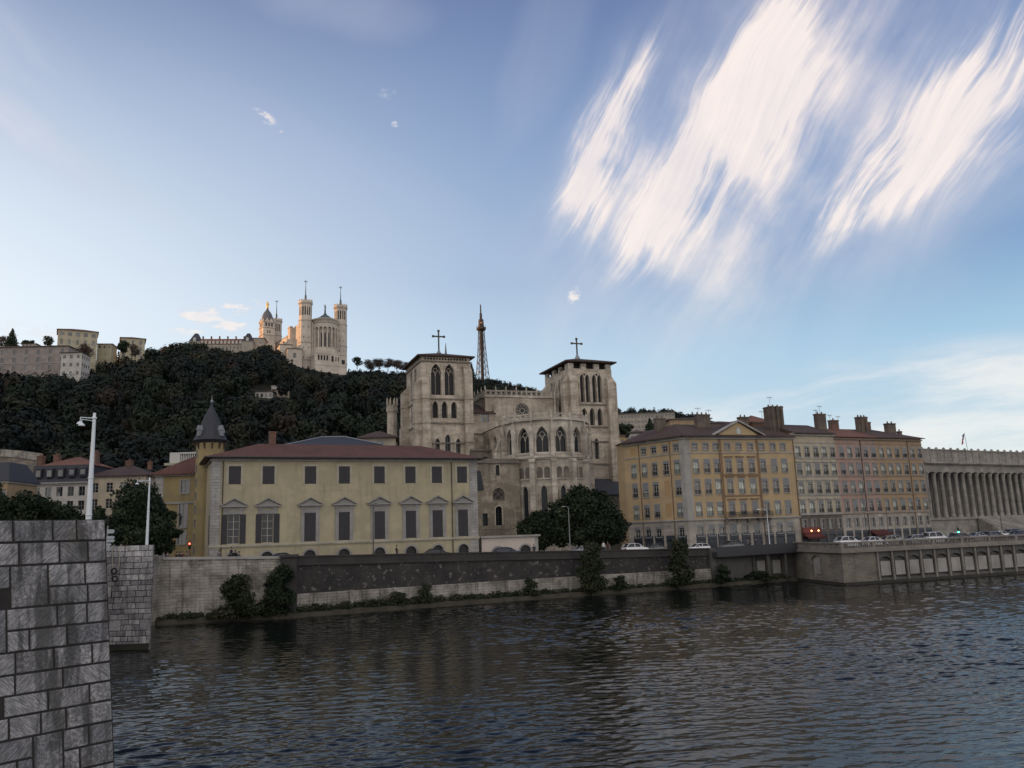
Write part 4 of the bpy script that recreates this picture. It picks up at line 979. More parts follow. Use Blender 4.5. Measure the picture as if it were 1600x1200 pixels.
# low left chapel beside the apse, with the quatrefoil
CU, CW = 6.2, -16.2; TQ = Frame(CU, CW, 0, -CZ); QW = 8.9
def uq(px, py):
    f = wallfr((CO[0]+CU*math.cos(CANG)-CW*math.sin(CANG), CO[1]+CU*math.sin(CANG)+CW*math.cos(CANG)), CANG, 0); return f(px, py)
(ql, _), (qc, qz), (qa, az0), (qw2, _) = uq(750, 770), uq(779, 772.5), uq(780, 821), uq(758, 810)
ops = [(qc-1.2, qz-1.2, 2.4, 2.4, 'r'), (qa-.65, az0, 1.3, 3.6, 'r'), (qw2-.5, az0, 1.05, 2.3, 'q'), (qc-.5, qz+3.6, .85, 2., 'r')]
zq = uq(775, 724)[1]
m = MB(); walls4(m, CU, CU+QW, CW, -1, 4, zq, ops, None, None, .45, CZ); cp = m.obj('chapel_wall', masonry('mottled_beige_render', (.30, .27, .215), (.17, .15, .12), streak=.6, var=.25, patch=((.20, .175, .13), .7, .5)), cat)
m = MB(TQ); c_ = (qc, qz)
for k in range(4): a = k*math.pi/2; m.lathe(0, 0, [(.01, 0)], 3, cap=False) if 0 else m.P([(c_[0]+.42*math.cos(a)+.42*math.cos(b*.524), .36, c_[1]+.42*math.sin(a)+.42*math.sin(b*.524)) for b in range(12)])
m.P([(c_[0]+.3*x, .355, c_[1]+.3*z) for x, z in ((-1, -1), (1, -1), (1, 1), (-1, 1))]); q4 = m.obj('quatrefoil_window', M_LOUV, cp)
m = MB(TQ); m.P([(qc-1.2, .44, qz-1.2), (qc+1.2, .44, qz-1.2), (qc+1.2, .44, qz+1.2), (qc-1.2, .44, qz+1.2)])
for k in range(4): a = k*math.pi/2; m.path([(c_[0]+.42*math.cos(a)+.5*math.cos(b*.524), .33, c_[1]+.42*math.sin(a)+.5*math.sin(b*.524)) for b in range(13)], .06, 4)
m.obj('tracery', M_CATHD, q4)
win(cp, TQ, *ops[1][:4], kind='r', d=.4, glass=M_GLASSD, frame=M_IRON, mull=1, bars=3, surround=(.18, M_CATHB)); win(cp, TQ, *ops[2][:4], d=.3, glass=M_GLASSD, frame=M_IRON, bars=2); win(cp, TQ, *ops[3][:4], kind='r', d=.35, glass=M_CGL, frame=M_IRON, surround=(.14, M_CATHB))
m = MB(TQ); m.box(-.3, QW+.1, -.35, 14, zq-.0, zq+.3); m.box(-.1, QW-.1, -.1, .3, zq+.3, zq+.9); m.obj('parapet', M_CATHD, cp)
m = MB(TQ); m.prism([(.3, zq-5.0), (1.6, zq-5.0), (1.0, zq-1.4), (-.1, zq-1.4)], -.25, 0); m.obj('slate_hood', M_SLATE, cp)
m = MB(TQ); m.tube((-.25, -.15, 5), (-.05, -.15, zq), .08); m.obj('downpipe', plain('brown_downpipe', (.03, .022, .02), .6), cp)
# stepped flying buttress rising over the chapel
m = MB(CT)
m.prism([(12.2, 21.5), (14.3, 21.5), (14.3, 29.5), (12.2, 24.2)], -10.6, -9.8); m.prism([(10.9, 22.0), (12.2, 24.2), (12.2, 21.5), (10.9, 21.0)], -10.6, -9.8)
m.prism([(12.2, 24.2), (14.3, 29.5), (14.3, 30.1), (12.1, 24.9)], -10.75, -9.65)
m.box(TW-1, TW+.2, -11, -9, 5, 24); m.obj('flying_buttress', M_CATHB, cat)
m = MB(CT); facade(mb_with(m, Frame(TW-1, -2.2, 0, -CZ)), 7.4, 4, 26.5, [(2.2, 22.2, 1.7, 3.1, 'r')], .5); m.P([(0, .5, 20), (7.4, .5, 20), (7.4, .5, 26.4), (0, .5, 26.4)], 1); m.box(-.1, 7.5, -.3, .1, 26.5, 26.9); m.obj('cloister_wall', [M_CATHD, M_LOUV], cat)
# lower chapels right of the apse
m = MB(); walls4(m, AX+AR*.8, 44.0, -8.5, 0, 4, 16.8, [(4.2, 12, .9, 2.4, 'g'), (8.6, 12, .9, 2.4, 'g')], None, None, .35, CZ); rc = m.obj('side_chapel_wall', M_CATHD, cat)
TRC = Frame(AX+AR*.8, -8.5, 0, -CZ)
for x in (4.2, 8.6): win(rc, TRC, x, 12, .9, 2.4, kind='g', d=.3, glass=M_LOUV, frame=M_IRON, mull=0, bars=2)
m = MB(CT); x0 = AX+AR*.8; m.P([(x0, -9, 16.7), (44.4, -9, 16.7), (44.4, 0, 20.6), (x0, 0, 20.6)]); m.P([(44.4, -9, 16.7), (44.4, 0, 16.7), (44.4, 0, 20.6)]); m.obj('side_chapel_roof', M_SLATE, rc)
m = MB(CT); m.box(35.6, 36.9, -9.6, -8.3, 4, 16.2, 0, .1, .3); m.box(41.6, 42.9, -9.6, -8.3, 4, 16.2, 0, .1, .3); m.box(32, 33.2, -9.2, -2, 4, 22.5, 0, .1, 1.8); m.obj('side_buttresses', M_CATHB, rc)

# ------------------------------------------------------------------ riverside apartment row
M_OCH = masonry('golden_ochre_plaster', (.39, .295, .17), (.34, .265, .165), streak=.18, var=.08)
M_OCH2 = masonry('dull_ochre_plaster', (.31, .225, .135), (.27, .21, .14), streak=.3, var=.1)
M_PINK = masonry('pink_plaster', (.33, .225, .19), (.29, .22, .19), streak=.3, var=.1)
M_CREAM = masonry('cream_plaster', (.40, .35, .265), (.34, .31, .25), streak=.3, var=.1)
M_GRND = masonry('grey_ground_floor_stone', (.30, .28, .25), (.22, .21, .19), brick=(1.4, .5, .012), mortar=.7, streak=.5)
M_SHOP = plain('dark_shop_front', (.03, .04, .055), .4)
M_BLIND = plain('walled_up_ochre', (.36, .24, .12), .9)
def chimney(parent, T, u, w_, sx, sy, z0, z1, mat=None, pots=2, flues=0):
    m = MB(T); m.box(u, u+sx, w_, w_+sy, z0, z1-.25); m.box(u-.07, u+sx+.07, w_-.07, w_+sy+.07, z1-.25, z1); m.box(u-.04, u+sx+.04, w_-.04, w_+sy+.04, z0+1.2, z0+1.32)
    for i in range(flues): x = u+sx*(i+.5)/flues; m.lathe(x, w_-.12, [(.22, z0), (.22, z1+.05)], 7)
    c = m.obj('chimney', mat or M_BRICKG, parent)
    for i in range(pots): x = u+sx*(i+.5)/pots; m = MB(T); m.lathe(x, w_+sy/2, [(.16, z1), (.12, z1+.45)], 7); m.obj('chimney_pot', M_BRICK, c)
    return c
def antenna(parent, T, u, w_, z0, h, n=5, sp=.8):
    m = MB(T); m.tube((u, w_, z0), (u, w_, z0+h), .03, None, 4); z = z0+h-.15
    m.tube((u-sp, w_, z), (u+sp, w_, z), .02, None, 4)
    for i in range(n): x = u-sp+2*sp*i/(n-1); m.tube((x, w_-.3, z), (x, w_+.3, z), .015, None, 4); m.tube((x, w_, z-.22), (x, w_, z+.22), .015, None, 4)
    m.obj('antenna', M_ZINC, parent)
# golden corner block, oblique left face and main face
BA = (29.6, 145.0); BZ = 5.2; BANG = math.atan2(7.5, 22.2); BL = 22.9
r = thing('apartment_block', 'golden ochre corner apartment block with pediment, balcony and big sooty chimneys', 'apartment block', (*BA, BZ), BANG)
T0 = Frame(0, 0, 0, -BZ); wf = wallfr(BA, BANG, 0)
lang = math.atan2(9.8, -9.2)      # left face runs back to the left
LL = 13.4; TLf = Frame(LL*math.cos(lang-BANG), LL*math.sin(lang-BANG), lang-BANG+math.pi, -BZ)
wl = wallfr((BA[0]+LL*math.cos(lang), BA[1]+LL*math.sin(lang)), lang+math.pi, 0)
CZ_ = 25.15
def cx6(xs, y): return [wf(960+x/4.617, 620+y/4.617)[0] for x in xs]
colx = cx6([598, 678, 752, 836, 919, 1003, 1086, 1166, 1240], 640)
rows_ = [(22.05, 1.25), (17.85, 2.75), (13.95, 2.75), (10.85-.1, 2.3)]
z_of = lambda cy: wf(960+598/4.617, 620+cy/4.617)[1]
R4 = [(z_of(382), z_of(330)-z_of(382)), (z_of(548), z_of(450)-z_of(548)), (z_of(702), z_of(595)-z_of(702)), (z_of(860), z_of(762)-z_of(860)), (z_of(1004), z_of(925)-z_of(1004))]
WW = 1.12
def grow(T, cols, rws, ww=WW): return [(c-ww/2, z, ww, h, 'q') for z, h in rws for c in cols]
fo = grow(T0, colx, R4)
sho = [(c-.95, 5.3, 1.9, 2.75, 'q') for c in colx]
lcx = [wl(960+x/4.617, 620+660/4.617)[0] for x in (150, 226, 300, 383, 464)]
lo_ = grow(TLf, lcx, R4); lsh = [(c-1., 5.3, 2., 2.75, 'q') for c in lcx]
ZS = z_of(887)
m = MB(T0); facade(m, BL, ZS, CZ_, [o for o in fo if o[1] > ZS], .22); m.T = TLf; facade(m, LL, ZS, CZ_, [o for o in lo_ if o[1] > ZS], .22)
m.T = Frame(0, 0, 0, -BZ); p = TLf(0, 0, 0); m.P([(BL, 0, 4), (BL, 13, 4), (BL, 13, CZ_), (BL, 0, CZ_)]); m.P([(BL, 13, 4), (p[0], p[1]+3, 4), (p[0], p[1]+3, CZ_), (BL, 13, CZ_)]); m.P([(p[0], p[1]+3, 4), (p[0], p[1], 4), (p[0], p[1], CZ_), (p[0], p[1]+3, CZ_)])
m.obj('wall', M_OCH, r)
m = MB(T0); facade(m, BL, 4, ZS, [o for o in fo if o[1] < ZS]+sho, .3); m.T = TLf; facade(m, LL, 4, ZS, [o for o in lo_ if o[1] < ZS]+lsh, .3); m.obj('ground_floor_wall', M_GRND, r)
rgb = random.Random(3)
def town_win(parent, T, o, i, **k):
    hi = o[3] > 2; tall = o[3] > 1.5
    return win(parent, T, *o[:4], kind='q', d=.17, glass=M_GLASS if hi else M_GLASSD, frame=M_WFR, mull=1, bars=2 if tall else 1, rail=.75 if hi else None, pelmet=(rgb.choice([.36, .42, .42, .5, .75, 1.3]), M_PELM) if tall else (.28, M_PELM), surround=(.1, M_GREYST), sill=M_GREYST, **k)
for i, o in enumerate(fo): town_win(r, T0, o, i)
for i, o in enumerate(lo_):
    c, rr = i % 5, i//5
    if (c == 3 and rr in (2, 3, 4)) or (c == 0 and rr == 0):
        m = MB(TLf); m.box(o[0], o[0]+o[2], .05, .2, o[1], o[1]+o[3]); m.obj('walled_window', M_BLIND if rr < 4 else M_GRND, r)
    else: town_win(r, TLf, o, i)
for T, L_ in ((T0, sho), (TLf, lsh)):
    for o in L_:
        m = MB(T); m.box(o[0], o[0]+o[2], .18, .3, o[1], o[1]+1.9); m.box(o[0], o[0]+o[2], .02, .3, o[1]+1.95, o[1]+o[3]); m.box(o[0]+.2, o[0]+o[2]-.2, .14, .18, o[1], o[1]+1.7, 0); m.obj('shop_front', M_SHOP, r)
for T, L_ in ((T0, BL), (TLf, LL)):
    m = MB(T); m.box(-.1, L_+.1, -.2, .02, ZS-.12, ZS+.12); m.box(-.05, L_+.05, -.1, .01, z_of(395)-.3, z_of(395)-.1); m.box(-.2, L_+.2, -.3, .02, CZ_-.55, CZ_-.3); m.box(-.5, L_+.5, -.65, .02, CZ_-.15, CZ_+.02)
    k = 0.
    while k < L_: m.box(k, k+.18, -.55, -.02, CZ_-.3, CZ_-.15); k += .5
    m.obj('cornice', M_TRIM, r)
m = MB(T0); m.box(-.04, 1.25, -.05, .01, ZS+.12, CZ_-.55); m.obj('corner_pilaster', M_TRIM, r); m = MB(TLf); m.box(LL-.9, LL+.04, -.05, .01, ZS+.12, CZ_-.55); m.obj('corner_pilaster', M_TRIM, r)
c3, c5 = colx[3], colx[5]
m = MB(T0)
for rr in (1, 2, 3):
    for c in colx[3:6]: m.box(c-.85, c+.85, -.22, .0, R4[rr][0]+R4[rr][1]+.32, R4[rr][0]+R4[rr][1]+.52)
for rr in (1, 2): m.box(c3-1.4, c5+1.4, -.14, .01, R4[rr][0]-.5, R4[rr][0]-.32)
for u in (c3-1.5, c5+1.25): m.box(u, u+.24, -.12, .01, ZS+.2, CZ_-.6)
m.obj('window_hoods', masonry('brown_stone_trim', (.20, .13, .08), streak=.4), r)
m = MB(T0); b0, b1 = c3-1.7, c5+2.9; m.box(b0, b1, -1.15, .01, ZS-.05, ZS+.16)
for k in range(5): x = b0+.3+(b1-b0-.6)*k/4; m.prismx([(-.95, ZS-.05), (0, ZS-.05), (0, ZS-1.0)], x-.12, x+.12)
bl = m.obj('balcony', M_GRND, r)
m = MB(T0); m.box(b0, b1, -1.12, -1.07, ZS+1.05, ZS+1.12)
k = b0
while k < b1: m.box(k, k+.03, -1.11, -1.08, ZS+.16, ZS+1.05); m.tube((k, -1.1, ZS+.3), (k+.13, -1.1, ZS+.9), .012, None, 3); k += .13
m.obj('railing', M_IRON, bl)
for px in (1126, 1187, 1243): u = wf(px, 740)[0]; m = MB(T0); m.tube((u, -.1, 5.3), (u, -.1, CZ_-.4), .06); m.obj('downpipe', plain('rust_downpipe', (.12, .06, .03), .6), r)
for px in (1000.5, 1049): u = wl(px, 740)[0]; m = MB(TLf); m.tube((u, -.1, 5.3), (u, -.1, CZ_-.4), .06); m.obj('downpipe', plain('rust_downpipe', (.12, .06, .03), .6), r)
m = MB(T0); m.prism([(c3-2.2, CZ_+.03), (c5+2.0, CZ_+.03), ((c3+c5)/2, CZ_+2.5)], -.3, .3); pd = m.obj('pediment', M_OCH, r)
m = MB(T0); mid = ((c3+c5)/2, CZ_+2.6)
for a in ((c3-3.1, CZ_-.0), (c5+2.9, CZ_-.0)):
    q = [a, mid, (mid[0], mid[1]+.3), (a[0], a[1]+.26)]; m.prism(q if a[0] < mid[0] else q[::-1], -.75, .4)
m.obj('raking_cornice', M_TRIM, pd)
m = MB(T0); m.prism([(mid[0]-3.4+.2, CZ_+.28), (mid[0]+3.4, CZ_+.28), (mid[0], CZ_+2.88)], .32, 5); m.obj('gable_roof', M_TILEB, pd)
win(pd, T0, mid[0]-.45, CZ_+.35, .9, 1.15, kind='r', d=-.33, glass=M_GLASS, frame=M_WFR, mull=1, bars=1)
m = MB(T0); p = TLf(0, 0, 0); A_ = (-.5, -.9, CZ_+.05); B_ = (BL+.3, -.7, CZ_+.05); C_ = (p[0]-1.0, p[1]-.3, CZ_+.05)
R0 = (2.5, 6.5, CZ_+3.0); R1 = (BL, 6.5, CZ_+2.6); R2 = (p[0]+5.5, p[1]+1, CZ_+2.6)
m.P([A_, B_, R1, R0]); m.P([C_, A_, R0, R2]); m.P([(p[0], p[1]+4, CZ_), C_, R2]); m.P([R0, R1, (BL, 13.5, CZ_), (p[0], p[1]+4, CZ_), R2])
m.P([(A_[0], A_[1], CZ_-.12), (B_[0], B_[1], CZ_-.12), B_, A_]); m.P([(C_[0], C_[1], CZ_-.12), (A_[0], A_[1], CZ_-.12), A_, C_]); m.obj('roof', M_TILEB, r)
def chim_px(parent, T, wfn, px0, px1, py_top, w_, base, mat=None, sy=1.0, flues=0, pots=2):
    """chimney at inset w_ behind the facade, sized from its bearings"""
    w0 = wfn(w_); (a, z1), (b, _) = w0(px0, py_top), w0(px1, py_top); return chimney(parent, T, a, w_, b-a, sy, base, z1, mat, pots, flues)
def inset_fn(A, ang): return lambda w_: wallfr((A[0]-w_*math.sin(ang), A[1]+w_*math.cos(ang)), ang, 0)
fi = inset_fn(BA, BANG)
chim_px(r, T0, fi, 1088, 1109, 647, 4.5, CZ_+1, flues=0, pots=3)
chim_px(r, T0, fi, 1202, 1223, 634.5, 3.2, CZ_+.8, flues=3, pots=3, sy=2.)
chim_px(r, T0, fi, 1156, 1169, 651, 6.5, CZ_+1.2)
chim_px(r, T0, fi, 1025, 1040, 653, 7.5, CZ_+.5, pots=2)
for px, py, h in ((1202, 620, 3.0), (1090, 637, 2.4), (1107, 640, 1.6), (1190, 642, 1.6)):
    u, z1 = fi(5)(px, py); antenna(r, T0, u, 5, z1-h, h, 5, .55)
# the row beyond: cream, pink, dull ochre
RA = (BA[0]+BL*math.cos(BANG), BA[1]+BL*math.sin(BANG)); RANG = math.atan2(14.2, 30.7)
wr = wallfr(RA, RANG, 0); zr = lambda x, y: wr(1220+x/4.615, 620+y/4.615)
specs = [('cream', M_CREAM, (92, 405), [123, 189, 253, 313, 373], 'narrow cream apartment house with a red lit awning next to the golden corner block', M_TILEB, 'window'),
         ('pink', M_PINK, (405, 700), [438, 497, 554, 612, 668], 'pink apartment house with five bays and a red shop awning', M_TILEO, 'window'),
         ('ochre', M_OCH2, (700, 1032), [727, 782, 838, 893, 948, 1000], 'dull ochre apartment house at the row end beside the columned courthouse', M_TILEB, 'window')]
EZr = zr(560, 292)[1]; fi2 = inset_fn(RA, RANG)
rowdef = [(435, 360), (560, 482), (692, 612), (830, 745)]      # bottom, top on the column x~460
Rr = [(zr(460, a)[1], zr(460, b)[1]-zr(460, a)[1]) for a, b in rowdef]; ZS2 = zr(460, 842)[1]; G0 = (zr(480, 945)[1], 1.75)
roots = []
for nm, wm, (xa, xb), cols, lab, roofm, _ in specs:
    ua, ub = zr(xa, 500)[0], zr(xb, 500)[0]
    if nm == 'cream': ua = .05
    o0 = (RA[0]+ua*math.cos(RANG), RA[1]+ua*math.sin(RANG)); W_ = ub-ua-.01
    r = thing('apartment_house', lab, 'apartment house', (*o0, BZ), RANG); roots.append((r, o0, W_)); T = Frame(0, 0, 0, -BZ)
    cu = [zr(c, 410)[0]-ua for c in cols]; ww = 1.05 if nm != 'cream' else 1.2
    ez = EZr+(.55 if nm == 'cream' else 0)
    ops = grow(T, cu, Rr, ww); go = [(c-.5, G0[0], 1.0, G0[1], 'q') for c in cu]; sh = [(c-.85, 5.35, 1.7, 2.4, 'q') for c in cu]
    m = MB(T); facade(m, W_, ZS2, ez, ops, .22); m.P([(0, 0, 4), (0, 13, 4), (0, 13, ez), (0, 0, ez)]); m.P([(W_, 0, 4), (W_, 13, 4), (W_, 13, ez), (W_, 0, ez)]); m.P([(0, 13, 4), (W_, 13, 4), (W_, 13, ez), (0, 13, ez)]); m.obj('wall', wm, r)
    gm = M_GRND if nm != 'cream' else masonry('dark_brown_ground_floor', (.10, .09, .08), streak=.4)
    m = MB(T); facade(m, W_, 4, ZS2, go+sh, .3); m.obj('ground_floor_wall', gm, r)
    for o in ops: win(r, T, *o[:4], d=.17, glass=M_GLASS, frame=M_WFR, mull=1, bars=2, rail=.75, pelmet=(rgb.choice([.26, .3, .3, .36, .6, 1.2]), M_PELM), surround=(.13 if nm != 'cream' else .2, M_SURR if nm == 'cream' else M_GREYST), sill=M_GREYST)
    for o in go: win(r, T, *o[:4], d=.2, glass=M_GLASSD, frame=M_WFR, mull=1, bars=1, surround=(.1, M_GREYST))
    for o in sh: m = MB(T); m.box(o[0], o[0]+o[2], .16, .28, o[1], o[1]+1.8); m.box(o[0], o[0]+o[2], .02, .26, o[1]+1.85, o[1]+o[3]); m.obj('shop_front', M_SHOP, r)
    m = MB(T); m.box(0, W_, -.2, .02, ZS2-.1, ZS2+.15); m.box(0, W_, -.35, .02, ez-.5, ez-.25); m.box(0, W_, -.6, .02, ez-.12, ez+.05); m.box(0, W_, -.08, .01, Rr[0][0]+Rr[0][1]+.55, Rr[0][0]+Rr[0][1]+.7)
    for z, h in Rr: m.box(0, W_, -.12, .01, z-.42, z-.22)
    if nm == 'cream':
        for z, h in Rr[1:]:
            for c in cu: m.box(c-.85, c+.85, -.24, 0, z+h+.22, z+h+.42)
    else:
        for z, h in Rr[1:]:
            for c in cu: m.box(c-.7, c+.7, -.16, 0, z+h+.15, z+h+.28)
    m.obj('cornice', M_TRIM if nm == 'cream' else masonry('warm_trim', (.26, .21, .17), streak=.4), r)
    if nm != 'cream': m = MB(T); u = (zr(575, 400)[0] if nm == 'pink' else zr(915, 400)[0])-ua; m.tube((u, -.12, 5.3), (u, -.12, ez-.4), .07); m.obj('downpipe', plain('rust_downpipe', (.12, .06, .03), .6) if nm == 'ochre' else M_IRON, r)
    m = MB(T); rise = 2.5; ov = .75; x1 = W_+(.5 if nm == 'ochre' else 0); hx = 6 if nm == 'ochre' else 0
    m.P([(0, -ov, ez), (x1, -ov, ez), (x1-hx, 6.5, ez+rise), (0, 6.5, ez+rise)]); m.P([(x1, 13.5, ez), (0, 13.5, ez), (0, 6.5, ez+rise), (x1-hx, 6.5, ez+rise)])
    if hx: m.P([(x1, -ov, ez), (x1, 13.5, ez), (x1-hx, 6.5, ez+rise)])
    m.P([(0, -ov, ez), (0, 13.5, ez), (0, 6.5, ez+rise)]); m.P([(0, -ov, ez-.12), (x1, -ov, ez-.12), (x1, -ov, ez), (0, -ov, ez)]); m.obj('roof', roofm, r)
def rowchim(i, a, b, top, w_, **k):
    r, o0, W_ = roots[i]; f = inset_fn(o0, RANG); return chim_px(r, Frame(0, 0, 0, -BZ), f, a, b, top, w_, EZr+.6, **k)
rowchim(0, 1276.5, 1290, 646, 3.5, pots=2, flues=0); rowchim(0, 1299, 1310, 656, 7, pots=1, mat=M_BRICK)
rowchim(1, 1341, 1355, 651, 4.5, pots=3, flues=2); rowchim(1, 1352, 1360, 659, 8, pots=1, mat=M_BRICK)
rowchim(2, 1386.5, 1399, 661, 5, pots=2); rowchim(2, 1404.5, 1409, 673.5, 7, pots=1, sy=.6)
for i, px, py, h in ((0, 1280, 634, 2.6), (0, 1274, 640, 2.4), (0, 1296, 648, 2.2), (1, 1309, 650, 2)):
    r, o0, W_ = roots[i]; u, z1 = inset_fn(o0, RANG)(6)(px, py); antenna(r, Frame(0, 0, 0, -BZ), u, 6, z1-h, h, 5, .5)
# red awnings; the cream house's one is lit by two lamps
def awn(root, o0, x0, x1, zt, lab, lit):
    f = wallfr(o0, RANG, 0); a, b = f(x0, 840)[0], f(x1, 840)[0]
    m = MB(Frame(0, 0, 0, -BZ)); m.P([(a, -.02, zt), (b, -.02, zt), (b, -1.2, zt-.7), (a, -1.2, zt-.7)]); m.box(a, b, -1.22, -1.18, zt-1.05, zt-.7); m.P([(a, -.02, zt), (a, -1.2, zt-.7), (a, -.02, zt-.7)]); m.P([(b, -.02, zt), (b, -1.2, zt-.7), (b, -.02, zt-.7)])
    o = m.obj('awning', plain('red_canvas', (.06, .011, .010), .8), root)
    if lit:
        m = MB(Frame(0, 0, 0, -BZ)); m.box(a-.1, b+.1, -.16, -.02, zt+.02, zt+1.0); m.obj('shop_sign', plain('red_sign_board', (.10, .02, .015), .6), root)
        for q in (.33, .72):
            m = MB(Frame(0, 0, 0, -BZ)); x = a+(b-a)*q; m.lathe(x, -.75, [(.01, zt+.2), (.14, zt+.3), (.14, zt+.45), (.01, zt+.55)], 8); l = m.obj('awning_lamp', plain('warm_lamp', (.9, .4, .2), .5, emit=(1., .38, .16), es=5.), root)
            L = bpy.data.lights.new('awning_light', 'POINT'); L.energy = 5; L.color = (1, .35, .15); L.shadow_soft_size = .15
            lo = bpy.data.objects.new('awning_light', L); sc.collection.objects.link(lo); lo.parent = root; lo.location = (x, -1.0, zt+.3-BZ)
awn(roots[0][0], roots[0][1], 1255, 1283, zr(230, 985)[1]+.1, '', True)
awn(roots[1][0], roots[1][1], 1361, 1387, zr(700, 960)[1], '', False)

# ------------------------------------------------------------------ courthouse with its colonnade
JA = (86.4, 175.5); JANG = math.atan2(.51, .86); JZ = 5.4
r = thing('courthouse', 'long grey neoclassical courthouse with tall row of columns and flag on its roof', 'courthouse', (*JA, JZ), JANG)
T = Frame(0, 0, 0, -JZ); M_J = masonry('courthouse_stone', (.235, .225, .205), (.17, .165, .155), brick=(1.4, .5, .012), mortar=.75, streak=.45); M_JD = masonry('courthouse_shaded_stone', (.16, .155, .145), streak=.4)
JL = 74; zc0, zc1 = 9.6, 19.2; wj = wallfr(JA, JANG, 0)
m = MB(T); m.box(-3, JL, -.6, 8, 4, zc0-.5); m.box(-3, JL, -.9, 6, zc0-.5, zc0); m.obj('podium', M_J, r)
m = MB(T); wd = [(.95+2.6*i, 10., 1.3, 3.4, 'q') for i in range(27)]+[(1.1+2.6*i, 15.2, 1.0, 2.2, 'q') for i in range(27)]
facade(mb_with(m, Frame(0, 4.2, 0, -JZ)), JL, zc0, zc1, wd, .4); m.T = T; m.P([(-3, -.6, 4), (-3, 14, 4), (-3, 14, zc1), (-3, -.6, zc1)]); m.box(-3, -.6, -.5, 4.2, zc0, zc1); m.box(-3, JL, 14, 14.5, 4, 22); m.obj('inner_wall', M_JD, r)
for o in wd: win(r, Frame(0, 4.2, 0, -JZ), *o[:4], d=.3, glass=M_GLASSD, frame=M_GFR, mull=1, bars=3)
for i in range(28):
    m = MB(T); x = .3+2.6*i; prof = [(.62, zc0+.02), (.62, zc0+.2), (.54, zc0+.35), (.48, zc0+.5), (.46, zc0+3.5), (.40, zc1-1.3)]; m.lathe(x, .3, prof, 14)
    c = m.obj('column', M_J, r)
    m = MB(T); m.lathe(x, .3, [(.40, zc1-1.3), (.45, zc1-1.1), (.43, zc1-.9), (.62, zc1-.35), (.58, zc1-.25)], 10); m.box(x-.6, x+.6, -.4, 1.0, zc1-.22, zc1-.01); m.obj('capital', M_J, c)
zf = wj(1500, 713)[1]
m = MB(T); m.box(-1, JL, -.3, 5, zc1, zc1+1.5); m.box(-1.2, JL, -.55, 5, zc1+1.5, zc1+1.75); m.box(-1.4, JL, -1.0, 5, zc1+1.75, zc1+2.05)
for k in range(int(JL/.6)): m.box(k*.6, k*.6+.3, -.8, -.5, zc1+1.5, zc1+1.74)
m.obj('entablature', M_J, r)
za, zb_ = zc1+2.05, zc1+4.7
m = MB(T); m.box(-1, JL, .4, 13, za, zb_); m.box(-1, JL, .25, 13.2, zb_, zb_+.25)
for k in range(28): m.box(.1+2.6*k, .4+2.6*k, .28, .4, za, zb_); m.lathe(.25+2.6*k, .5, [(.32, zb_+.25), (.28, zb_+.5), (.05, zb_+.7)], 6)
m.obj('attic', M_J, r)
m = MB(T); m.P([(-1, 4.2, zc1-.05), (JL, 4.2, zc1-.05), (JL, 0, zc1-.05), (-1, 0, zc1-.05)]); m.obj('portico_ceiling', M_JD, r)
m = MB(T)
for k in range(12): m.box(15, 34, -.9-.5*k-.5, -.9-.5*k, 4, zc0-.3*(k+1))
m.obj('stairs', M_J, r)
u, zz = wallfr((JA[0]-3*math.sin(JANG), JA[1]+3*math.cos(JANG)), JANG, 0)(1513, 706)
m = MB(T); m.tube((u, 3, za+1), (u-.6, 3, zz+4.4), .06, .04); fp = m.obj('flagpole', M_ZINC, r)
m = MB(T); fl = plain('tricolour_blue', (.02, .03, .12), .8), plain('tricolour_white', (.5, .5, .5), .8), plain('tricolour_red', (.35, .03, .03), .8)
for c in range(3):
    for j in range(3):
        f_ = lambda q, v: (u-.6-q*1.15-.25*v, 3+.25*math.sin(q*4+v), zz+4.2-q*1.0-v*1.45)
        q0, q1 = (c*3+j)/9*1.3, (c*3+j+1)/9*1.3; m.P([f_(q0, 0), f_(q1, 0), f_(q1, 1), f_(q0, 1)], c)
m.obj('flag', list(fl), fp)

# ------------------------------------------------------------------ basilica on the hill
M_BAS = masonry('white_basilica_stone', (.50, .45, .385), (.42, .38, .33), streak=.25, sscale=.3)
M_BASD = masonry('basilica_weathered_stone', (.40, .365, .31), streak=.3, sscale=.3)
M_LEAD = plain('lead_roof', (.10, .105, .115), .5, .2); M_GOLD = plain('gilded_bronze', (.75, .48, .12), .35, .6)
M_COPP = plain('dark_green_copper', (.06, .10, .09), .6)
M_HOLE = plain('dark_opening', (.025, .025, .028), .8)
BO, BAG, BZ0 = (-148.9, 585.0), math.atan2(.56, .83), 126.
r = thing('basilica', 'white stone hilltop basilica with octagonal towers and round apse, partly lit gold', 'basilica', (*BO, BZ0), BAG)
TB0 = Frame(0, 0, 0, -BZ0)
def oct_facets(m, cx_, cy_, rad, z0, z1, ops, n=8, off=0., depth=.8, mi=0):
    Rv = rad/math.cos(math.pi/n)
    for k in range(n):
        a = off+(k-.5)*2*math.pi/n; b = a+2*math.pi/n
        p, q = (cx_+Rv*math.cos(a), cy_+Rv*math.sin(a)), (cx_+Rv*math.cos(b), cy_+Rv*math.sin(b))
        W_ = math.hypot(q[0]-p[0], q[1]-p[1]); fr = Frame(p[0], p[1], math.atan2(q[1]-p[1], q[0]-p[0]), -BZ0)
        o = [(W_/2+x, z, w_, h, kd) for x, z, w_, h, kd in ops]
        facade(mb_with(m, fr), W_, z0, z1, o, depth, mi); yield fr, o
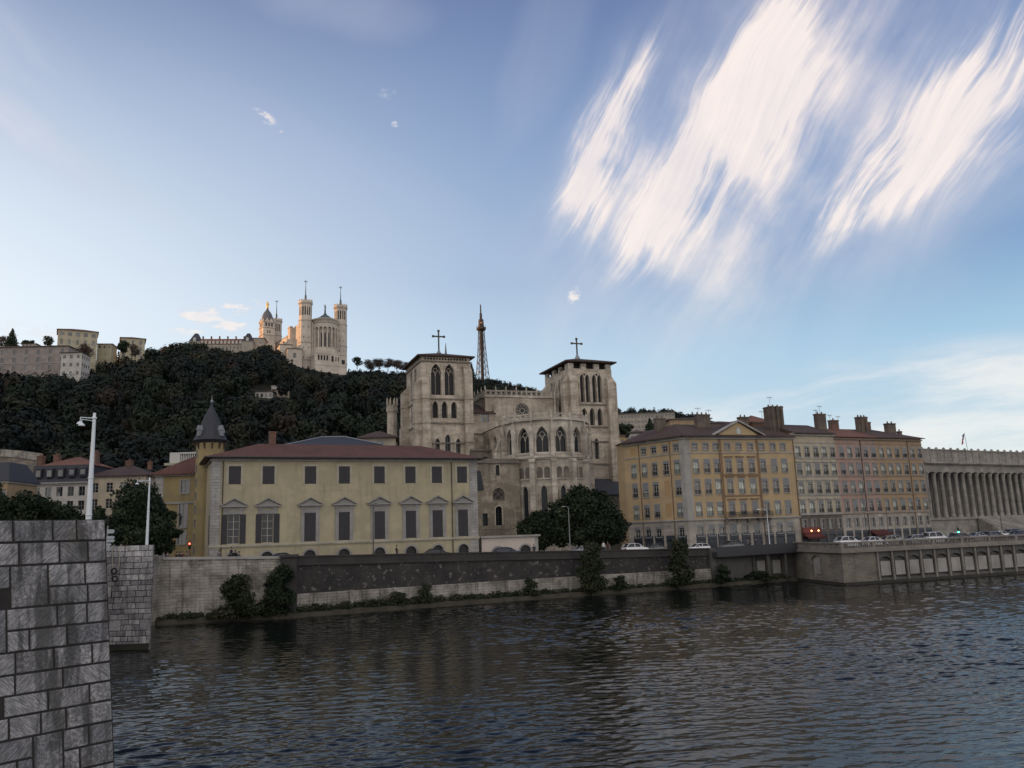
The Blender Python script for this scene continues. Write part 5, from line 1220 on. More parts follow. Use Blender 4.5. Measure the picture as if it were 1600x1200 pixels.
def b_tower(cx_, cy_, ztop, spire, crossed=True, base=118, k=1.):
    m = MB(); holes = []
    rs = 4.3*k; rt = 4.75*k
    belf = [(-1.3*k, ztop-11.7*k, .95*k, 6.6*k, 'r'), (.35*k, ztop-11.7*k, .95*k, 6.6*k, 'r')]
    for fr, o in oct_facets(m, cx_, cy_, rs, ztop-15.5*k, ztop-3.4*k, belf, off=.2): holes += [(fr, q) for q in o]
    dots = [(-.35, ztop-21-7.6*j, .75, .9, 'q') for j in range(4)]
    for fr, o in oct_facets(m, cx_, cy_, rs+.15, base, ztop-15.5*k, dots, off=.2): holes += [(fr, q) for q in o]
    for z0, z1, r0, r1 in ((ztop-3.4*k, ztop-2.2*k, rs, rt), (ztop-2.2*k, ztop-.5, rt, rt)):
        m.T = TB0; c = .2; m.lathe(cx_, cy_, [(r0/math.cos(math.pi/8), z0), (r1/math.cos(math.pi/8), z1)], 8, 0, False, c-math.pi/8, c+2*math.pi-math.pi/8, cap=z1 > ztop-1)
    t = m.obj('tower', M_BAS, r)
    m = MB(TB0)
    for z, rr in ((ztop-15.6*k, rs+.45), (ztop-2.3*k, rt+.2), (ztop-32, rs+.5), (ztop-45, rs+.6)): m.lathe(cx_, cy_, [(rr/math.cos(math.pi/8), z), (rr/math.cos(math.pi/8), z+.45)], 8, 0, False, .2-math.pi/8, .2+2*math.pi-math.pi/8)
    for j in range(16): a = .2+j*math.pi/8; m.box(cx_+rt*math.cos(a)*.98-.3, cx_+rt*math.cos(a)*.98+.3, cy_+rt*math.sin(a)*.98-.3, cy_+rt*math.sin(a)*.98+.3, ztop-.5, ztop+.35)
    for j in range(24): a = j*math.pi/12; m.box(cx_+(rt+.05)*math.cos(a)-.16, cx_+(rt+.05)*math.cos(a)+.16, cy_+(rt+.05)*math.sin(a)-.16, cy_+(rt+.05)*math.sin(a)+.16, ztop-3.3*k, ztop-2.3*k)
    m.obj('cornice', M_BASD, t)
    m = MB()
    for fr, q in holes: m.T = fr; m.P([(q[0], .7, q[1]), (q[0]+q[2], .7, q[1]), (q[0]+q[2], .7, q[1]+q[3]), (q[0], .7, q[1]+q[3])])
    m.obj('openings', M_HOLE, t)
    m = MB(TB0); m.lathe(cx_, cy_, [(.85, ztop-.5), (.55, ztop+2.2), (1.0, ztop+2.8), (.55, ztop+3.4), (.75, ztop+4.), (.42, ztop+4.6), (.16, spire-2.6)], 8); m.obj('spire', M_COPP, t)
    cross('spire_cross', t, cx_, cy_, spire-2.8-BZ0, 2.9, 1.9, .16, M_COPP)
    return t
b_tower(0, 0, 183., 198.4)
b_tower(26.6, -1.2, 182.6, 197.2)
# apse
AXc, AYc, ARr = 14.4, -1.5, 9.2
m = MB(); hol = []
for kk in range(9):
    a, b = math.pi+math.pi*kk/9, math.pi+math.pi*(kk+1)/9
    p, q = (AXc+ARr*math.cos(a), AYc+ARr*math.sin(a)), (AXc+ARr*math.cos(b), AYc+ARr*math.sin(b)); W_ = math.hypot(q[0]-p[0], q[1]-p[1])
    fr = Frame(p[0], p[1], math.atan2(q[1]-p[1], q[0]-p[0]), -BZ0)
    o = [(W_/2-1.12, 147.5, 2.24, 15.2, 'r')]; facade(mb_with(m, fr), W_, 143, 168.3, o, 1.5); hol.append((fr, o[0], W_))
ap = m.obj('apse_wall', M_BAS, r)
m = MB()
for fr, o, W_ in hol: m.T = fr; m.P([(o[0], 1.5, o[1]), (o[0]+o[2], 1.5, o[1]), (o[0]+o[2], 1.5, o[1]+o[3]), (o[0], 1.5, o[1]+o[3])]); band(m, *o, .3, .25); m.box(-.35, .35, -.5, 0, 146.5, 159.); m.box(-.5, .5, -.6, .1, 158.6, 159.4)
m.obj('apse_arcade', M_BAS, ap)
m = MB()
for fr, o, W_ in hol: m.T = fr; m.P([(o[0]+.55, 1.42, o[1]), (o[0]+1.69, 1.42, o[1]), (o[0]+1.69, 1.42, o[1]+10.6), (o[0]+1.12, 1.42, o[1]+11.4), (o[0]+.55, 1.42, o[1]+10.6)])
tag(m.obj('tall_windows', M_CGL, ap), None)
m = MB(TB0)
half = dict(a0=math.pi-.01, a1=2*math.pi+.01)
m.lathe(AXc, AYc, [(ARr, 165.6), (ARr+.5, 166.0), (ARr+.5, 166.4), (ARr+.15, 166.5)], 27, 0, False, cap=False, **half); m.lathe(AXc, AYc, [(ARr, 167.9), (ARr+.8, 168.4), (ARr+.8, 169.2), (ARr, 169.3)], 27, 0, False, cap=False, **half)
for j in range(28): a = math.pi+math.pi*j/27; m.box(AXc+(ARr+.3)*math.cos(a)-.25, AXc+(ARr+.3)*math.cos(a)+.25, AYc+(ARr+.3)*math.sin(a)-.25, AYc+(ARr+.3)*math.sin(a)+.25, 166.9, 167.9)
m.lathe(AXc, AYc, [(ARr+.9, 142.3), (ARr+.9, 143.4), (ARr, 143.6)], 27, 0, False, cap=False, **half); m.obj('apse_cornice', M_BASD, ap)
m = MB(TB0); m.lathe(AXc, AYc, [(ARr+.5, 169.2), (4.5, 171.4), (2.4, 173.2), (.1, 173.4)], 18, 0, False); m.obj('apse_roof', M_COPP, ap)
m = MB(TB0); m.lathe(AXc, AYc, [(1.5, 172.8), (1.3, 174), (1.5, 174.2), (.8, 174.6), (.6, 177)], 8); m.obj('statue_pedestal', M_COPP, ap)
m = MB(TB0); x, y, z = AXc, AYc, 177.; m.lathe(x, y, [(.62, z), (.5, z+1.6), (.62, z+2.8), (.34, z+3.5), (.16, z+3.7)], 10); m.lathe(x, y, [(.05, z+3.65), (.27, z+3.9), (.24, z+4.25), (.03, z+4.45)], 8)
m.tube((x-.4, y, z+3.1), (x-1.2, y-.2, z+4.2), .16, .1); m.tube((x-1.2, y-.2, z+4.2), (x-.9, y-.2, z+5.0), .1, .07); m.tube((x+.4, y, z+3.1), (x+.9, y-.3, z+2.4), .15, .1); m.tube((x+.3, y+.3, z+3.2), (x+1., y+.9, z+5.2), .3, .05)
m.obj('angel_statue', M_COPP, ap)
# link walls, crypt storey and base
m = MB(TB0); m.box(-3, 30, 1, 16, 118, 166.5); m.box(3.6, 6.0, -3.2, 1.2, 130, 166.5); m.obj('choir_block', M_BASD, r)
m = MB(); hol = []
fr = Frame(2.5, -13.2, 0, -BZ0); o = [(2.2+2.15*i, 136.8, 1.4, 3.8, 'r') for i in range(4)]+[(12.4, 136.3, 1.9, 4.4, 'r'), (15.4, 136.8, .9, 3.2, 'r'), (17.2, 136.8, .9, 3.2, 'r'), (20.2, 135, 2.6, 3.2, 'q')]
facade(mb_with(m, fr), 24, 118, 142.3, o, 1.); hol = [(fr, q) for q in o]
fs = Frame(2.5, -1., -math.pi/2, -BZ0); o = [(1.+2.1*i, 136.8, 1.3, 3.6, 'r') for i in range(5)]; facade(mb_with(m, fs), 12.2, 118, 142.3, o, 1.); hol += [(fs, q) for q in o]
m.T = TB0; m.P([(26.5, -13.2, 118), (26.5, 0, 118), (26.5, 0, 142.3), (26.5, -13.2, 142.3)]); m.P([(2.5, -13.2, 142.3), (26.5, -13.2, 142.3), (26.5, 0, 142.3), (2.5, 0, 142.3)])
m.box(2.3, 26.7, -13.5, -13.2, 141.6, 142.5); m.box(2.3, 26.7, -13.45, -13.2, 133.2, 133.8); m.prism([(11.5, 142.5), (16.5, 142.5), (14, 145)], -13.4, -12.6); cr = m.obj('crypt_storey', M_BAS, r)
m = MB()
for f_, q in hol: m.T = f_; m.P([(q[0], .95, q[1]), (q[0]+q[2], .95, q[1]), (q[0]+q[2], .95, q[1]+q[3]), (q[0], .95, q[1]+q[3])])
m.obj('openings', M_HOLE, cr)
m = MB(TB0)
for k in range(12): m.box(2.6+2*k, 2.9+2*k, -13.4, -13.1, 142.4, 143.7)
m.box(2.5, 26.6, -13.35, -13.15, 143.6, 143.9); m.obj('crypt_balustrade', M_BAS, cr)
# nave flank, lit by the sun, and the far towers
m = MB(TB0); m.box(-2.5, 26, 14, 62, 118, 163.5)
for y, z1, xx in ((14, 165.5, -6.5), (24, 160.5, -5.2), (34, 158.5, -5.2), (44, 156.5, -5.2), (54, 155, -5.2)): m.box(xx, -2.4, y, y+5.2, 118, z1); [m.box(xx-.3+j*.9, xx+.2+j*.9, y-.3, y+5.5, z1, z1+1.0) for j in range(3)]
m.box(-8.5, -2.4, 12, 60, 118, 150); m.box(-9.0, -2.4, 12, 60, 150, 150.7); m.obj('nave_flank', M_BAS, r)
m = MB(TB0); m.P([(-3, 14, 163.5), (11.7, 14, 168), (11.7, 62, 168), (-3, 62, 163.5)]); m.P([(26, 14, 163.5), (11.7, 14, 168), (11.7, 62, 168), (26, 62, 163.5)]); m.obj('nave_roof', M_LEAD, r)
m = MB(TB0)
for y in (20, 30, 40, 50): m.box(-2.62, -2.5, y, y+2.2, 151, 158); m.box(-8.62, -8.5, y, y+2, 140, 146)
m.obj('flank_windows', M_HOLE, r)
fx, fy = -2.0, 66.
bt = at(432, 499, 645); cA, sA = math.cos(BAG), math.sin(BAG)
rel2 = lambda p: ((p.x-BO[0])*cA+(p.y-BO[1])*sA, -(p.x-BO[0])*sA+(p.y-BO[1])*cA)
q = rel2(bt); b_tower(q[0], q[1], bt.z, at(429, 470, 645).z, k=.9)
# the gilt Virgin's chapel tower
def place(px, py, Y): return at(px, py, Y)
cp_ = at(418, 478, 628); r = thing('chapel_tower', 'sunlit old chapel bell tower with ribbed dome and gilded statue left of the basilica', 'chapel', (cp_.x, 628, 128), R(36))
T = Frame(0, 0, 0, -128); zt = at(418, 505, 628).z; zs = at(418, 492, 628).z; ztop = cp_.z
m = MB(); wds = [(3.1, zt-9.0, .9, 2.6, 'r'), (4.9, zt-9.0, .9, 2.6, 'r'), (1.6, zt-.2-3.3, 1.3, 3., 'r'), (3.9, zt-.2-3.3, 1.3, 3., 'r'), (6.2, zt-.2-3.3, 1.3, 3., 'r')]
m.T = Frame(-4.6, -4.6, 0, -128); facade(m, 9.2, 128, zt, wds, .8); m.T = Frame(-4.6, 4.6, -math.pi/2, -128); facade(m, 9.2, 128, zt, wds, .8); m.T = Frame(4.6, -4.6, math.pi/2, -128); facade(m, 9.2, 128, zt, wds, .8)
tw = m.obj('tower', M_BAS, r)
m = MB(); m.T = Frame(-4.6, -4.6, 0, -128); m.box(.1, 9.1, .8, 9, 128, zt-.1); m.obj('belfry_interior', M_HOLE, tw)
m = MB(T)
for z in (zt-10.5, zt-4.6, zt): m.box(-5.1, 5.1, -5.1, 5.1, z, z+.5)
for x in (-4.6, 4.6):
    for y in (-4.6, 4.6): m.box(x-.5, x+.5, y-.5, y+.5, zt, zt+2.2, 0, .2, .2)
for s_ in range(4): a = s_*math.pi/2; m.T = Frame(0, 0, a, -128); m.prism([(-3.2, zt+.5), (0, zt+.5), (-1.6, zt+3.2)], -5.0, -4.4); m.prism([(0, zt+.5), (3.2, zt+.5), (1.6, zt+3.2)], -5.0, -4.4)
m.obj('gablets', M_BAS, tw)
m = MB(T); m.lathe(0, 0, [(4.7, zt+.5), (4.6, zt+3), (3.9, zt+6), (2.6, zt+8.6), (1.2, zt+10.2), (1.3, zt+10.6), (.9, zt+10.8), (.8, zt+12.0)], 12, 0, False); m.obj('dome', M_LEAD, r)
z = zt+12; m = MB(T); m.lathe(0, 0, [(.95, z), (1.0, z+.6), (.8, z+1.9), (.95, z+3.4), (.75, z+4.3), (.3, z+4.9), (.42, z+5.2), (.42, z+5.7), (.15, z+6.0)], 12); m.tube((.5, -.3, z+3.9), (1.3, -.6, z+2.9), .3, .2); m.tube((-.5, -.3, z+3.9), (-1.3, -.6, z+2.9), .3, .2); m.obj('gilded_statue', M_GOLD, r)
# low houses round the basilica
def hill_house(name, label, cat_, px0, px1, py_eave, Y, zb, depth, ang, wallm, roofm, rise, rows=(), cols=0, ww=1.1, wh=1.6, kind='q', group=None, name2='window', frame=M_GFR, gl=M_GLASSD, side_cols=0, ov=.7, extra=None, arch_row=None):
    """house whose eaves run from bearing px0 to px1"""
    a = at(px0, py_eave, Y); c_, s_ = math.cos(R(ang)), math.sin(R(ang))
    wf_ = wallfr((a.x, a.y), R(ang), 0); W_, _ = wf_(px1, py_eave); ze = a.z
    r_ = thing(name, label, cat_, (a.x, a.y, zb), R(ang), group); T_ = Frame(0, 0, 0, -zb); ops = []; so = []
    for ri, dz in enumerate(rows):
        kd = arch_row[1] if arch_row and arch_row[0] == ri else kind
        w2, h2 = (arch_row[2], arch_row[3]) if arch_row and arch_row[0] == ri else (ww, wh)
        for c in range(cols): ops.append(((c+.5)*W_/cols-w2/2, ze-dz-h2, w2, h2, kd))
        for c in range(side_cols): so.append(((c+.5)*depth/side_cols-w2/2, ze-dz-h2, w2, h2, kd))
    m = MB(); walls4(m, 0, W_, 0, depth, zb-(25 if Y > 380 else 6), ze, ops, so, so, .3, zb); m.obj('wall', wallm, r_)
    for o in ops: win(r_, T_, *o[:4], kind=o[4], d=.25, glass=gl, frame=frame, mull=1, bars=1 if wh < 2 else 2)
    TR_ = Frame(W_, 0, math.pi/2, -zb)
    for o in so: win(r_, TR_, *o[:4], kind=o[4], d=.25, glass=gl, frame=frame, mull=1, bars=1)
    m = MB(T_); m.box(-.25, W_+.25, -.25, depth+.25, ze-.35, ze-.02); m.obj('eaves', M_TRIM, r_)
    if rise: m = MB(T_); hip_roof(m, 0, W_, 0, depth, ze, rise, ov); m.obj('roof', roofm, r_)
    return r_, T_, W_, ze, wf_
M_BEI = masonry('beige_house_plaster', (.34, .31, .26), (.28, .26, .22), streak=.35)
M_PKW = masonry('dusty_pink_wall', (.27, .235, .215), (.23, .21, .20), streak=.35)
M_YLW = masonry('pale_yellow_house', (.37, .34, .245), streak=.3)
M_WHT = masonry('off_white_plaster', (.46, .45, .42), (.40, .39, .36), streak=.3)
hill_house('stone_house', 'pale stone house with one arched window at the foot of the basilica', 'house', 449, 472, 544, 574, 128, 14, 20, M_BAS, M_TILEB, .9, (3.0,), 1, 2.4, 3.8, 'r')
hill_house('stone_house', 'taller pale stone house partly behind the arched-window house below the basilica', 'house', 437, 456, 537.5, 580, 128, 14, 24, M_BAS, M_TILEB, 1.1, (6.,), 2, .8, 2.6, 'q')
hill_house('stone_house', 'pale stone house with small round window left of the chapel tower', 'house', 390, 413, 528, 592, 128, 14, 8, M_BEI, M_LEAD, 1.6, (3.0,), 2, 1.1, 1.3, 'r')
# long mansarded building
r, T, W_, ze, wf = hill_house('long_mansion', 'long low building with slate mansard roof, dormers and two pavilion ends on the ridge', 'mansion', 299, 392, 538, 556, 130, 12, 8, M_BEI, M_SLATE, 0, (1.6,), 16, 1.2, 2.0, 'q')
m = MB(T); m.prismx([(-.5, ze), (1.8, ze+4.2), (6, ze+5.2), (10.2, ze+4.2), (12.5, ze)], 0, W_); m.obj('roof', M_TILEO, r)
for k in range(11): u = 7+(W_-14)*k/10; m = MB(T); m.box(u-.8, u+.8, -.3, 2.4, ze+.3, ze+2.3); m.lathe(u, 1, [(.95, ze+2.3), (.01, ze+3.0)], 8); m.obj('dormer', M_WHT, r)
for k in range(6): u = 6+(W_-12)*k/5; m = MB(T); m.box(u, u+.8, 5, 6.5, ze+4.5, ze+7.0); m.obj('chimney', M_BRICKG, r)
for u0, h in ((-1.5, 6.8), (W_-6.0, 6.8)):
    m = MB(T); m.box(u0, u0+7.5, -1.2, 12.5, 124, ze+1.4); m.box(u0-.2, u0+7.7, -1.4, 12.7, ze+1.4, ze+1.8); pv = m.obj('pavilion', M_BEI, r)
    m = MB(T); m.box(u0-.1, u0+7.6, -1.3, 12.6, ze+1.8, ze+1.8+h, 0, 2.9, 4.8); m.obj('pavilion_roof', M_SLATE, pv)
    m = MB(T); m.box(u0+2.9, u0+4.6, -1.6, 1.2, ze+2.0, ze+4.2); m.lathe(u0+3.75, -.3, [(1.0, ze+4.2), (.01, ze+5.0)], 8); m.obj('dormer', M_WHT, pv)
# the pair of yellow convent buildings
hill_house('convent_building', 'large pale yellow ridge building with a row of round-headed attic windows and red roof', 'building', 91, 153, 514, 452, 112, 14, 29, M_YLW, M_TILEO, 2.4, (1.3, 5.6, 9.8), 5, 1.3, 2.7, 'q', arch_row=(0, 'r', 2.2, 2.1), side_cols=0)
hill_house('convent_building', 'smaller pale yellow ridge building with red roof right of the large one', 'building', 189, 227, 527, 478, 112, 14, 26, M_YLW, M_TILEO, 2.2, (1.4, 5.3, 9.2), 3, 1.2, 2.4)
hill_house('link_building', 'low brown-roofed block between the two yellow ridge buildings', 'building', 152, 175, 537, 470, 112, 10, 10, M_YLW, M_TILEO, .8, (1.2,), 3, 1, 1.4)
r, T, W_, ze, wf = hill_house('long_hospital_building', 'long dusty pink hillside building with brown roof at the left edge', 'building', -60, 107, 544, 402, 98, 15, 3, M_PKW, M_TILEB, 2.2, (1.6, 5.7, 9.8), 9, 1.6, 2.3)
m = MB(T); m.box(-.1, W_+.1, -.15, .02, ze-8.8, ze-8.5); m.obj('string_course', M_TRIM, r)
hill_house('white_annexe', 'white three-storey hillside annexe with brown roof in front of the pink building', 'building', 96, 128, 551, 388, 92, 9, 3, M_WHT, M_TILEB, 1.0, (1.3, 5.2, 9.3), 3, 1.3, 1.7, side_cols=4)
hill_house('attic_house', 'small gabled attic rising above the long pink building roof', 'house', 34, 56, 537, 415, 100, 10, 6, M_WHT, M_TILEB, 1.2, (.8,), 4, .9, 1.0)
# villa and walls in the wood
hill_house('white_villa', 'low white villa half hidden in the wood, left of the square white block', 'villa', 399, 426, 611.5, 368, 70, 8, 4, M_WHT, M_TILEB, .7, (1.2,), 4, 1.1, 1.5)
hill_house('white_villa', 'cream villa half hidden in the wood, right of the square white block', 'villa', 427, 452, 608.5, 374, 70, 8, 10, M_CREAM, M_TILEB, 1.0, (1.4,), 3, 1.0, 1.8)
p = at(431, 603.5, 374.5); r = thing('stair_block', 'square white rooftop block between the two hillside villas', 'building', (p.x, p.y, 72)); m = MB(Frame(0, 0, 0, -72)); m.box(-2, 2, 0, 4, 72, p.z); m.box(-2.2, 2.2, -.2, 4.2, p.z, p.z+.25); m.box(-.5, .5, -.03, 0, p.z-3, p.z-1.2, 0); m.obj('wall', M_WHT, r)
# big slab of flats far right
r, T, W_, ze, wf = hill_house('hillside_flats', 'long beige slab of hillside flats with rows of windows right of the cathedral', 'apartment block', 958, 1054, 647, 425, 55, 12, -2, M_BEI, M_LEAD, .5, (1.2, 4.0, 6.8, 9.6), 18, 1.2, 1.3, frame=M_WFR)
hill_house('hill_house', 'tan rendered house with brown roof behind the golden block chimneys', 'house', 1046, 1110, 655, 300, 30, 12, 3, M_OCH2, M_TILEB, 1.2)
hill_house('orange_house', 'small orange house seen between the right cathedral tower and the golden block', 'house', 960, 984, 681, 260, 12, 10, 2, M_OCH, M_TILEO, .8, (1.3, 4.4), 3, .8, 1.2)
hill_house('white_gable_house', 'small white house with brown roof just above the golden block eaves', 'house', 984, 1010, 676, 240, 12, 10, -3, M_WHT, M_TILEB, 1.3, (1.,), 4, .8, 1.1)
hill_house('pink_back_house', 'salmon pink house in the gap right of the right cathedral tower', 'house', 955, 990, 706, 215, 8, 10, 4, masonry('salmon_plaster', (.34, .21, .15), streak=.3), M_TILEO, .8, (1.4, 4.6, 7.8, 11), 4, .9, 1.4)
hill_house('red_brick_roof_house', 'red roofed house poking up between the golden block chimneys', 'house', 1176, 1204, 659, 200, 10, 8, 20, M_BRICK, M_TILEO, 2.2)
hill_house('red_roof_house', 'house with brown attic floor rising behind the golden block pediment', 'house', 1110, 1160, 661, 210, 10, 8, 14, M_OCH2, M_TILEB, 1.0)
# town houses at the foot of the hill, left
r, T, W_, ze, wf = hill_house('mansard_house', 'white house with dark slate mansard, five dormers and brick chimneys beyond the left trees', 'house', 50, 137, 757, 170, 7, 12, 2, M_WHT, M_SLATE, 0, (.7, 3.6, 6.9), 5, 1.25, 1.9, frame=M_GFR)
m = MB(T); m.box(-.5, W_+.1, -.55, 12, ze, ze+.25); m.obj('cornice', M_TRIM, r)
m = MB(T); m.prismx([(-.5, ze+.25), (.5, ze+1.4), (1.1, ze+3.9), (11, ze+3.9), (12.4, ze+.25)], -.4, W_); rf = m.obj('mansard_roof', M_SLATE, r)
m = MB(T); hip_roof(m, .8, W_, 1.5, 11, ze+3.9, 2.1, .3); m.obj('upper_roof', M_TILEO, rf)
for c in range(5):
    u = (c+.5)*W_/5; m = MB(T); m.box(u-.65, u+.65, -.1, 1.2, ze+1.3, ze+3.0); m.lathe(u, .5, [(.8, ze+3.0), (.7, ze+3.25), (.01, ze+3.5)], 8); dm = m.obj('dormer', M_SLATE, rf)
    m = MB(T); m.P([(u-.45, -.12, ze+1.5), (u+.45, -.12, ze+1.5), (u+.45, -.12, ze+2.8), (u-.45, -.12, ze+2.8)]); m.obj('pane', M_GLASSD, dm)
for u, w0, h in ((-1.0, 3, 6.2), (1.9, 4, 6.4), (W_-1.4, 4, 6.8)): chimney(r, T, u, w0, 1.0, 1.6, ze, ze+h, M_BRICK, 2)
r, T, W_, ze, wf = hill_house('cream_house', 'plain cream house with brown roof between the two white lamp posts', 'house', 138, 228, 744.5, 172, 7, 11, 1, M_CREAM, M_TILEB, 2.6, (1.4, 4.7, 8.2), 4, 1.35, 2.0, frame=M_WFR)
chimney(r, T, 5.2, 5, 1.3, 1.2, ze+1.4, ze+3.6, M_BRICK, 1); chimney(r, T, 10, 5, .7, .9, ze+1.4, ze+3.2, M_BRICK, 1)
r, T, W_, ze, wf = hill_house('turreted_house', 'ochre house with steep blue slate roof cut by the left edge', 'house', -40, 12, 753, 150, 7, 10, 2, M_OCH2, M_SLATE, 0, (1.5,), 4, 1.1, 1.7)
m = MB(T); m.box(-.5, W_+.5, -.5, 10.5, ze, ze+3.6, 0, 1.6, 2.6); m.obj('roof', M_SLATE, r)
r = thing('retaining_wall', 'pale curved retaining wall with arch below the wood at the left edge', 'wall', (at(0, 700, 230).x, 230, 20))
p = [at(-80, 700, 232), at(0, 702, 230), at(30, 704, 230), at(66, 709, 232)]; m = MB(); b0 = (at(0, 700, 230).x, 230, 20)
m.grid([[(q_.x-b0[0], q_.y-b0[1], q_.z-9-20) for q_ in p], [(q_.x-b0[0], q_.y-b0[1], q_.z-20) for q_ in p], [(q_.x-b0[0], q_.y-b0[1]+1, q_.z-20) for q_ in p]]); m.obj('wall_face', M_CATHD, r)
m = MB(); m.grid([[(q_.x-b0[0], q_.y-b0[1]-.3, q_.z-22.) for q_ in p], [(q_.x-b0[0], q_.y-b0[1]-.3, q_.z-20) for q_ in p], [(q_.x-b0[0], q_.y-b0[1]+1.2, q_.z-19.9) for q_ in p]]); m.obj('coping', M_QPALE, r)
p = at(10, 735, 205); r = thing('arched_ruin', 'weathered stone wall with dark arch and ledge above the slate roofed house', 'ruin', (p.x, p.y, 16)); m = MB(Frame(0, 0, 0, -16))
facade(m, 6.5, 10, at(10, 721, 205).z, [(2.2, 20.8, 2.4, 3.0, 'r')], 1.2); m.P([(0, 1.2, 10), (6.5, 1.2, 10), (6.5, 1.2, 24), (0, 1.2, 24)], 1); m.box(-1, 7.5, -1, 0, 20., 20.8); m.obj('wall', [M_CATHD, M_HOLE], r)
# ------------------------------------------------------------------ metal tower
p = at(754, 590, 680); r = thing('lattice_tower', 'tall rust-brown metal lattice tower standing on the ridge behind the cathedral', 'tower', (p.x, 680, 118), R(20))
T = Frame(0, 0, 0, -118); M_RUST = plain('painted_tower_steel', (.055, .045, .04), .7, .2)
zb0, zp = 122., at(752, 517, 680).z; zT = at(751, 476, 680).z
hw = lambda z: 4.0*(1-(z-zb0)/(zp-zb0))**1.4+2.0
m = MB(T); zs_ = [zb0+(zp-zb0)*(i/11) for i in range(12)]
cn = lambda z, i: (hw(z)*(1, -1, -1, 1)[i], hw(z)*(1, 1, -1, -1)[i], z)
for a, b in zip(zs_, zs_[1:]):
    for i in range(4):
        j = (i+1) % 4; m.tube(cn(a, i), cn(b, i), .30, .28, 4); m.tube(cn(a, i), cn(b, j), .14, None, 4); m.tube(cn(a, j), cn(b, i), .14, None, 4); m.tube(cn(b, i), cn(b, j), .16, None, 4)
m.box(-1.1, 1.1, -1.1, 1.1, zb0, zp); m.obj('lattice', M_RUST, r)
m = MB(T); m.lathe(0, 0, [(2.8, zp), (4.2, zp+1.2), (4.2, zp+2.8), (3.0, zp+3.0)], 10, 0, False)
for i in range(10): a = i*.628; m.tube((4.1*math.cos(a), 4.1*math.sin(a), zp+2.8), (4.1*math.cos(a), 4.1*math.sin(a), zp+4.2), .12, None, 4)
m.obj('platform', M_RUST, r)
m = MB(T); m.box(-1.9, 1.9, -1.9, 1.9, zp+3, zp+9.5, 0, .2, .2); m.lathe(0, 0, [(1.7, zp+9.5), (1.9, zp+10), (1.2, zp+10.4), (1.1, zp+15), (.7, zp+15.5), (.5, zT)], 8); m.obj('cabin_and_mast', M_RUST, r)
for z, a in ((zb0+22, 3.6), (zb0+30, 2.2), (zp+6, 4.5)): m = MB(T); m.lathe(3.8*math.cos(a), 3.8*math.sin(a), [(.01, z-.9), (.9, z-.5), (.9, z+.5), (.01, z+.9)], 8); m.obj('dish', plain('orange_dish', (.35, .2, .13), .6), r)

# ------------------------------------------------------------------ foliage
def leafmat(name, cols, rough=.75):
    m, nt, b = newmat(name); a = nt.nodes.new('ShaderNodeAttribute'); a.attribute_name = 'tint'
    ge = N(nt, a.outputs['Fac']); o = objco(nt)
    r = nt.nodes.new('ShaderNodeValToRGB'); nt.links.new(ge.k, r.inputs[0]); cr = r.color_ramp
    while len(cr.elements) < len(cols): cr.elements.new(.5)
    for i, (e, c) in enumerate(zip(cr.elements, cols)): e.position = i/(len(cols)-1); e.color = (*c, 1)
    setc(nt, b.inputs['Base Color'], N(nt, r.outputs[0])); b.inputs['Roughness'].default_value = rough; b.inputs['Specular IOR Level'].default_value = .25
    return m
M_LEAF = leafmat('dark_green_leaves', [(.006, .011, .008), (.011, .021, .011), (.018, .032, .014), (.03, .042, .018)])
M_WOODLEAF = leafmat('autumn_wood_leaves', [(.0055, .0105, .0095), (.008, .0145, .0105), (.011, .020, .0115), (.017, .025, .013), (.022, .022, .013), (.024, .017, .014)])
M_BUSH = leafmat('bush_leaves', [(.012, .02, .012), (.022, .034, .016), (.034, .044, .022), (.05, .048, .026)])
M_TWIG = leafmat('bare_twigs', [(.04, .032, .028), (.07, .055, .045), (.09, .07, .055)])
M_BARK = plain('bark', (.05, .04, .032), .9, 0, .3, 3.)
rng = np.random.default_rng(7)
def leaf_cloud(blobs, n, size, asp=1.5, inner=.55, rg=rng, flat=0., al=(.9, .65)):
    """n leaf quads spread through ellipsoid blobs, denser near their skins; returns verts (n,4,3), tint (n)"""
    B = np.array(blobs, float); vol = (B[:, 3]*B[:, 4]*B[:, 5])**(2/3); pick = rg.choice(len(B), n, p=vol/vol.sum()); b = B[pick]
    d = rg.normal(size=(n, 3)); d /= np.linalg.norm(d, axis=1)[:, None]
    rad = inner+(1.06-inner)*rg.random(n)**.6; lump = 1+.16*np.sin(d[:, 0]*5+pick*2.1)*np.sin(d[:, 2]*6+pick)+.10*np.sin(d[:, 1]*11+pick)
    c = b[:, :3]+d*b[:, 3:6]*(rad*lump)[:, None]
    nrm = d*al[0]+rg.normal(size=(n, 3))*al[1]; nrm[:, 2] += .25+flat; nrm /= np.linalg.norm(nrm, axis=1)[:, None]
    t = np.cross(nrm, rg.normal(size=(n, 3))); t /= np.linalg.norm(t, axis=1)[:, None]; s_ = np.cross(nrm, t)
    sz = size*(.6+.8*rg.random(n))[:, None]; t = t*sz*asp/2; s_ = s_*sz/2
    q = np.stack([c-t, c+s_, c+t, c-s_], 1)
    return q, np.clip(rg.random(n)*.5+.25*np.sin(pick*1.7)+.25, 0, 1)
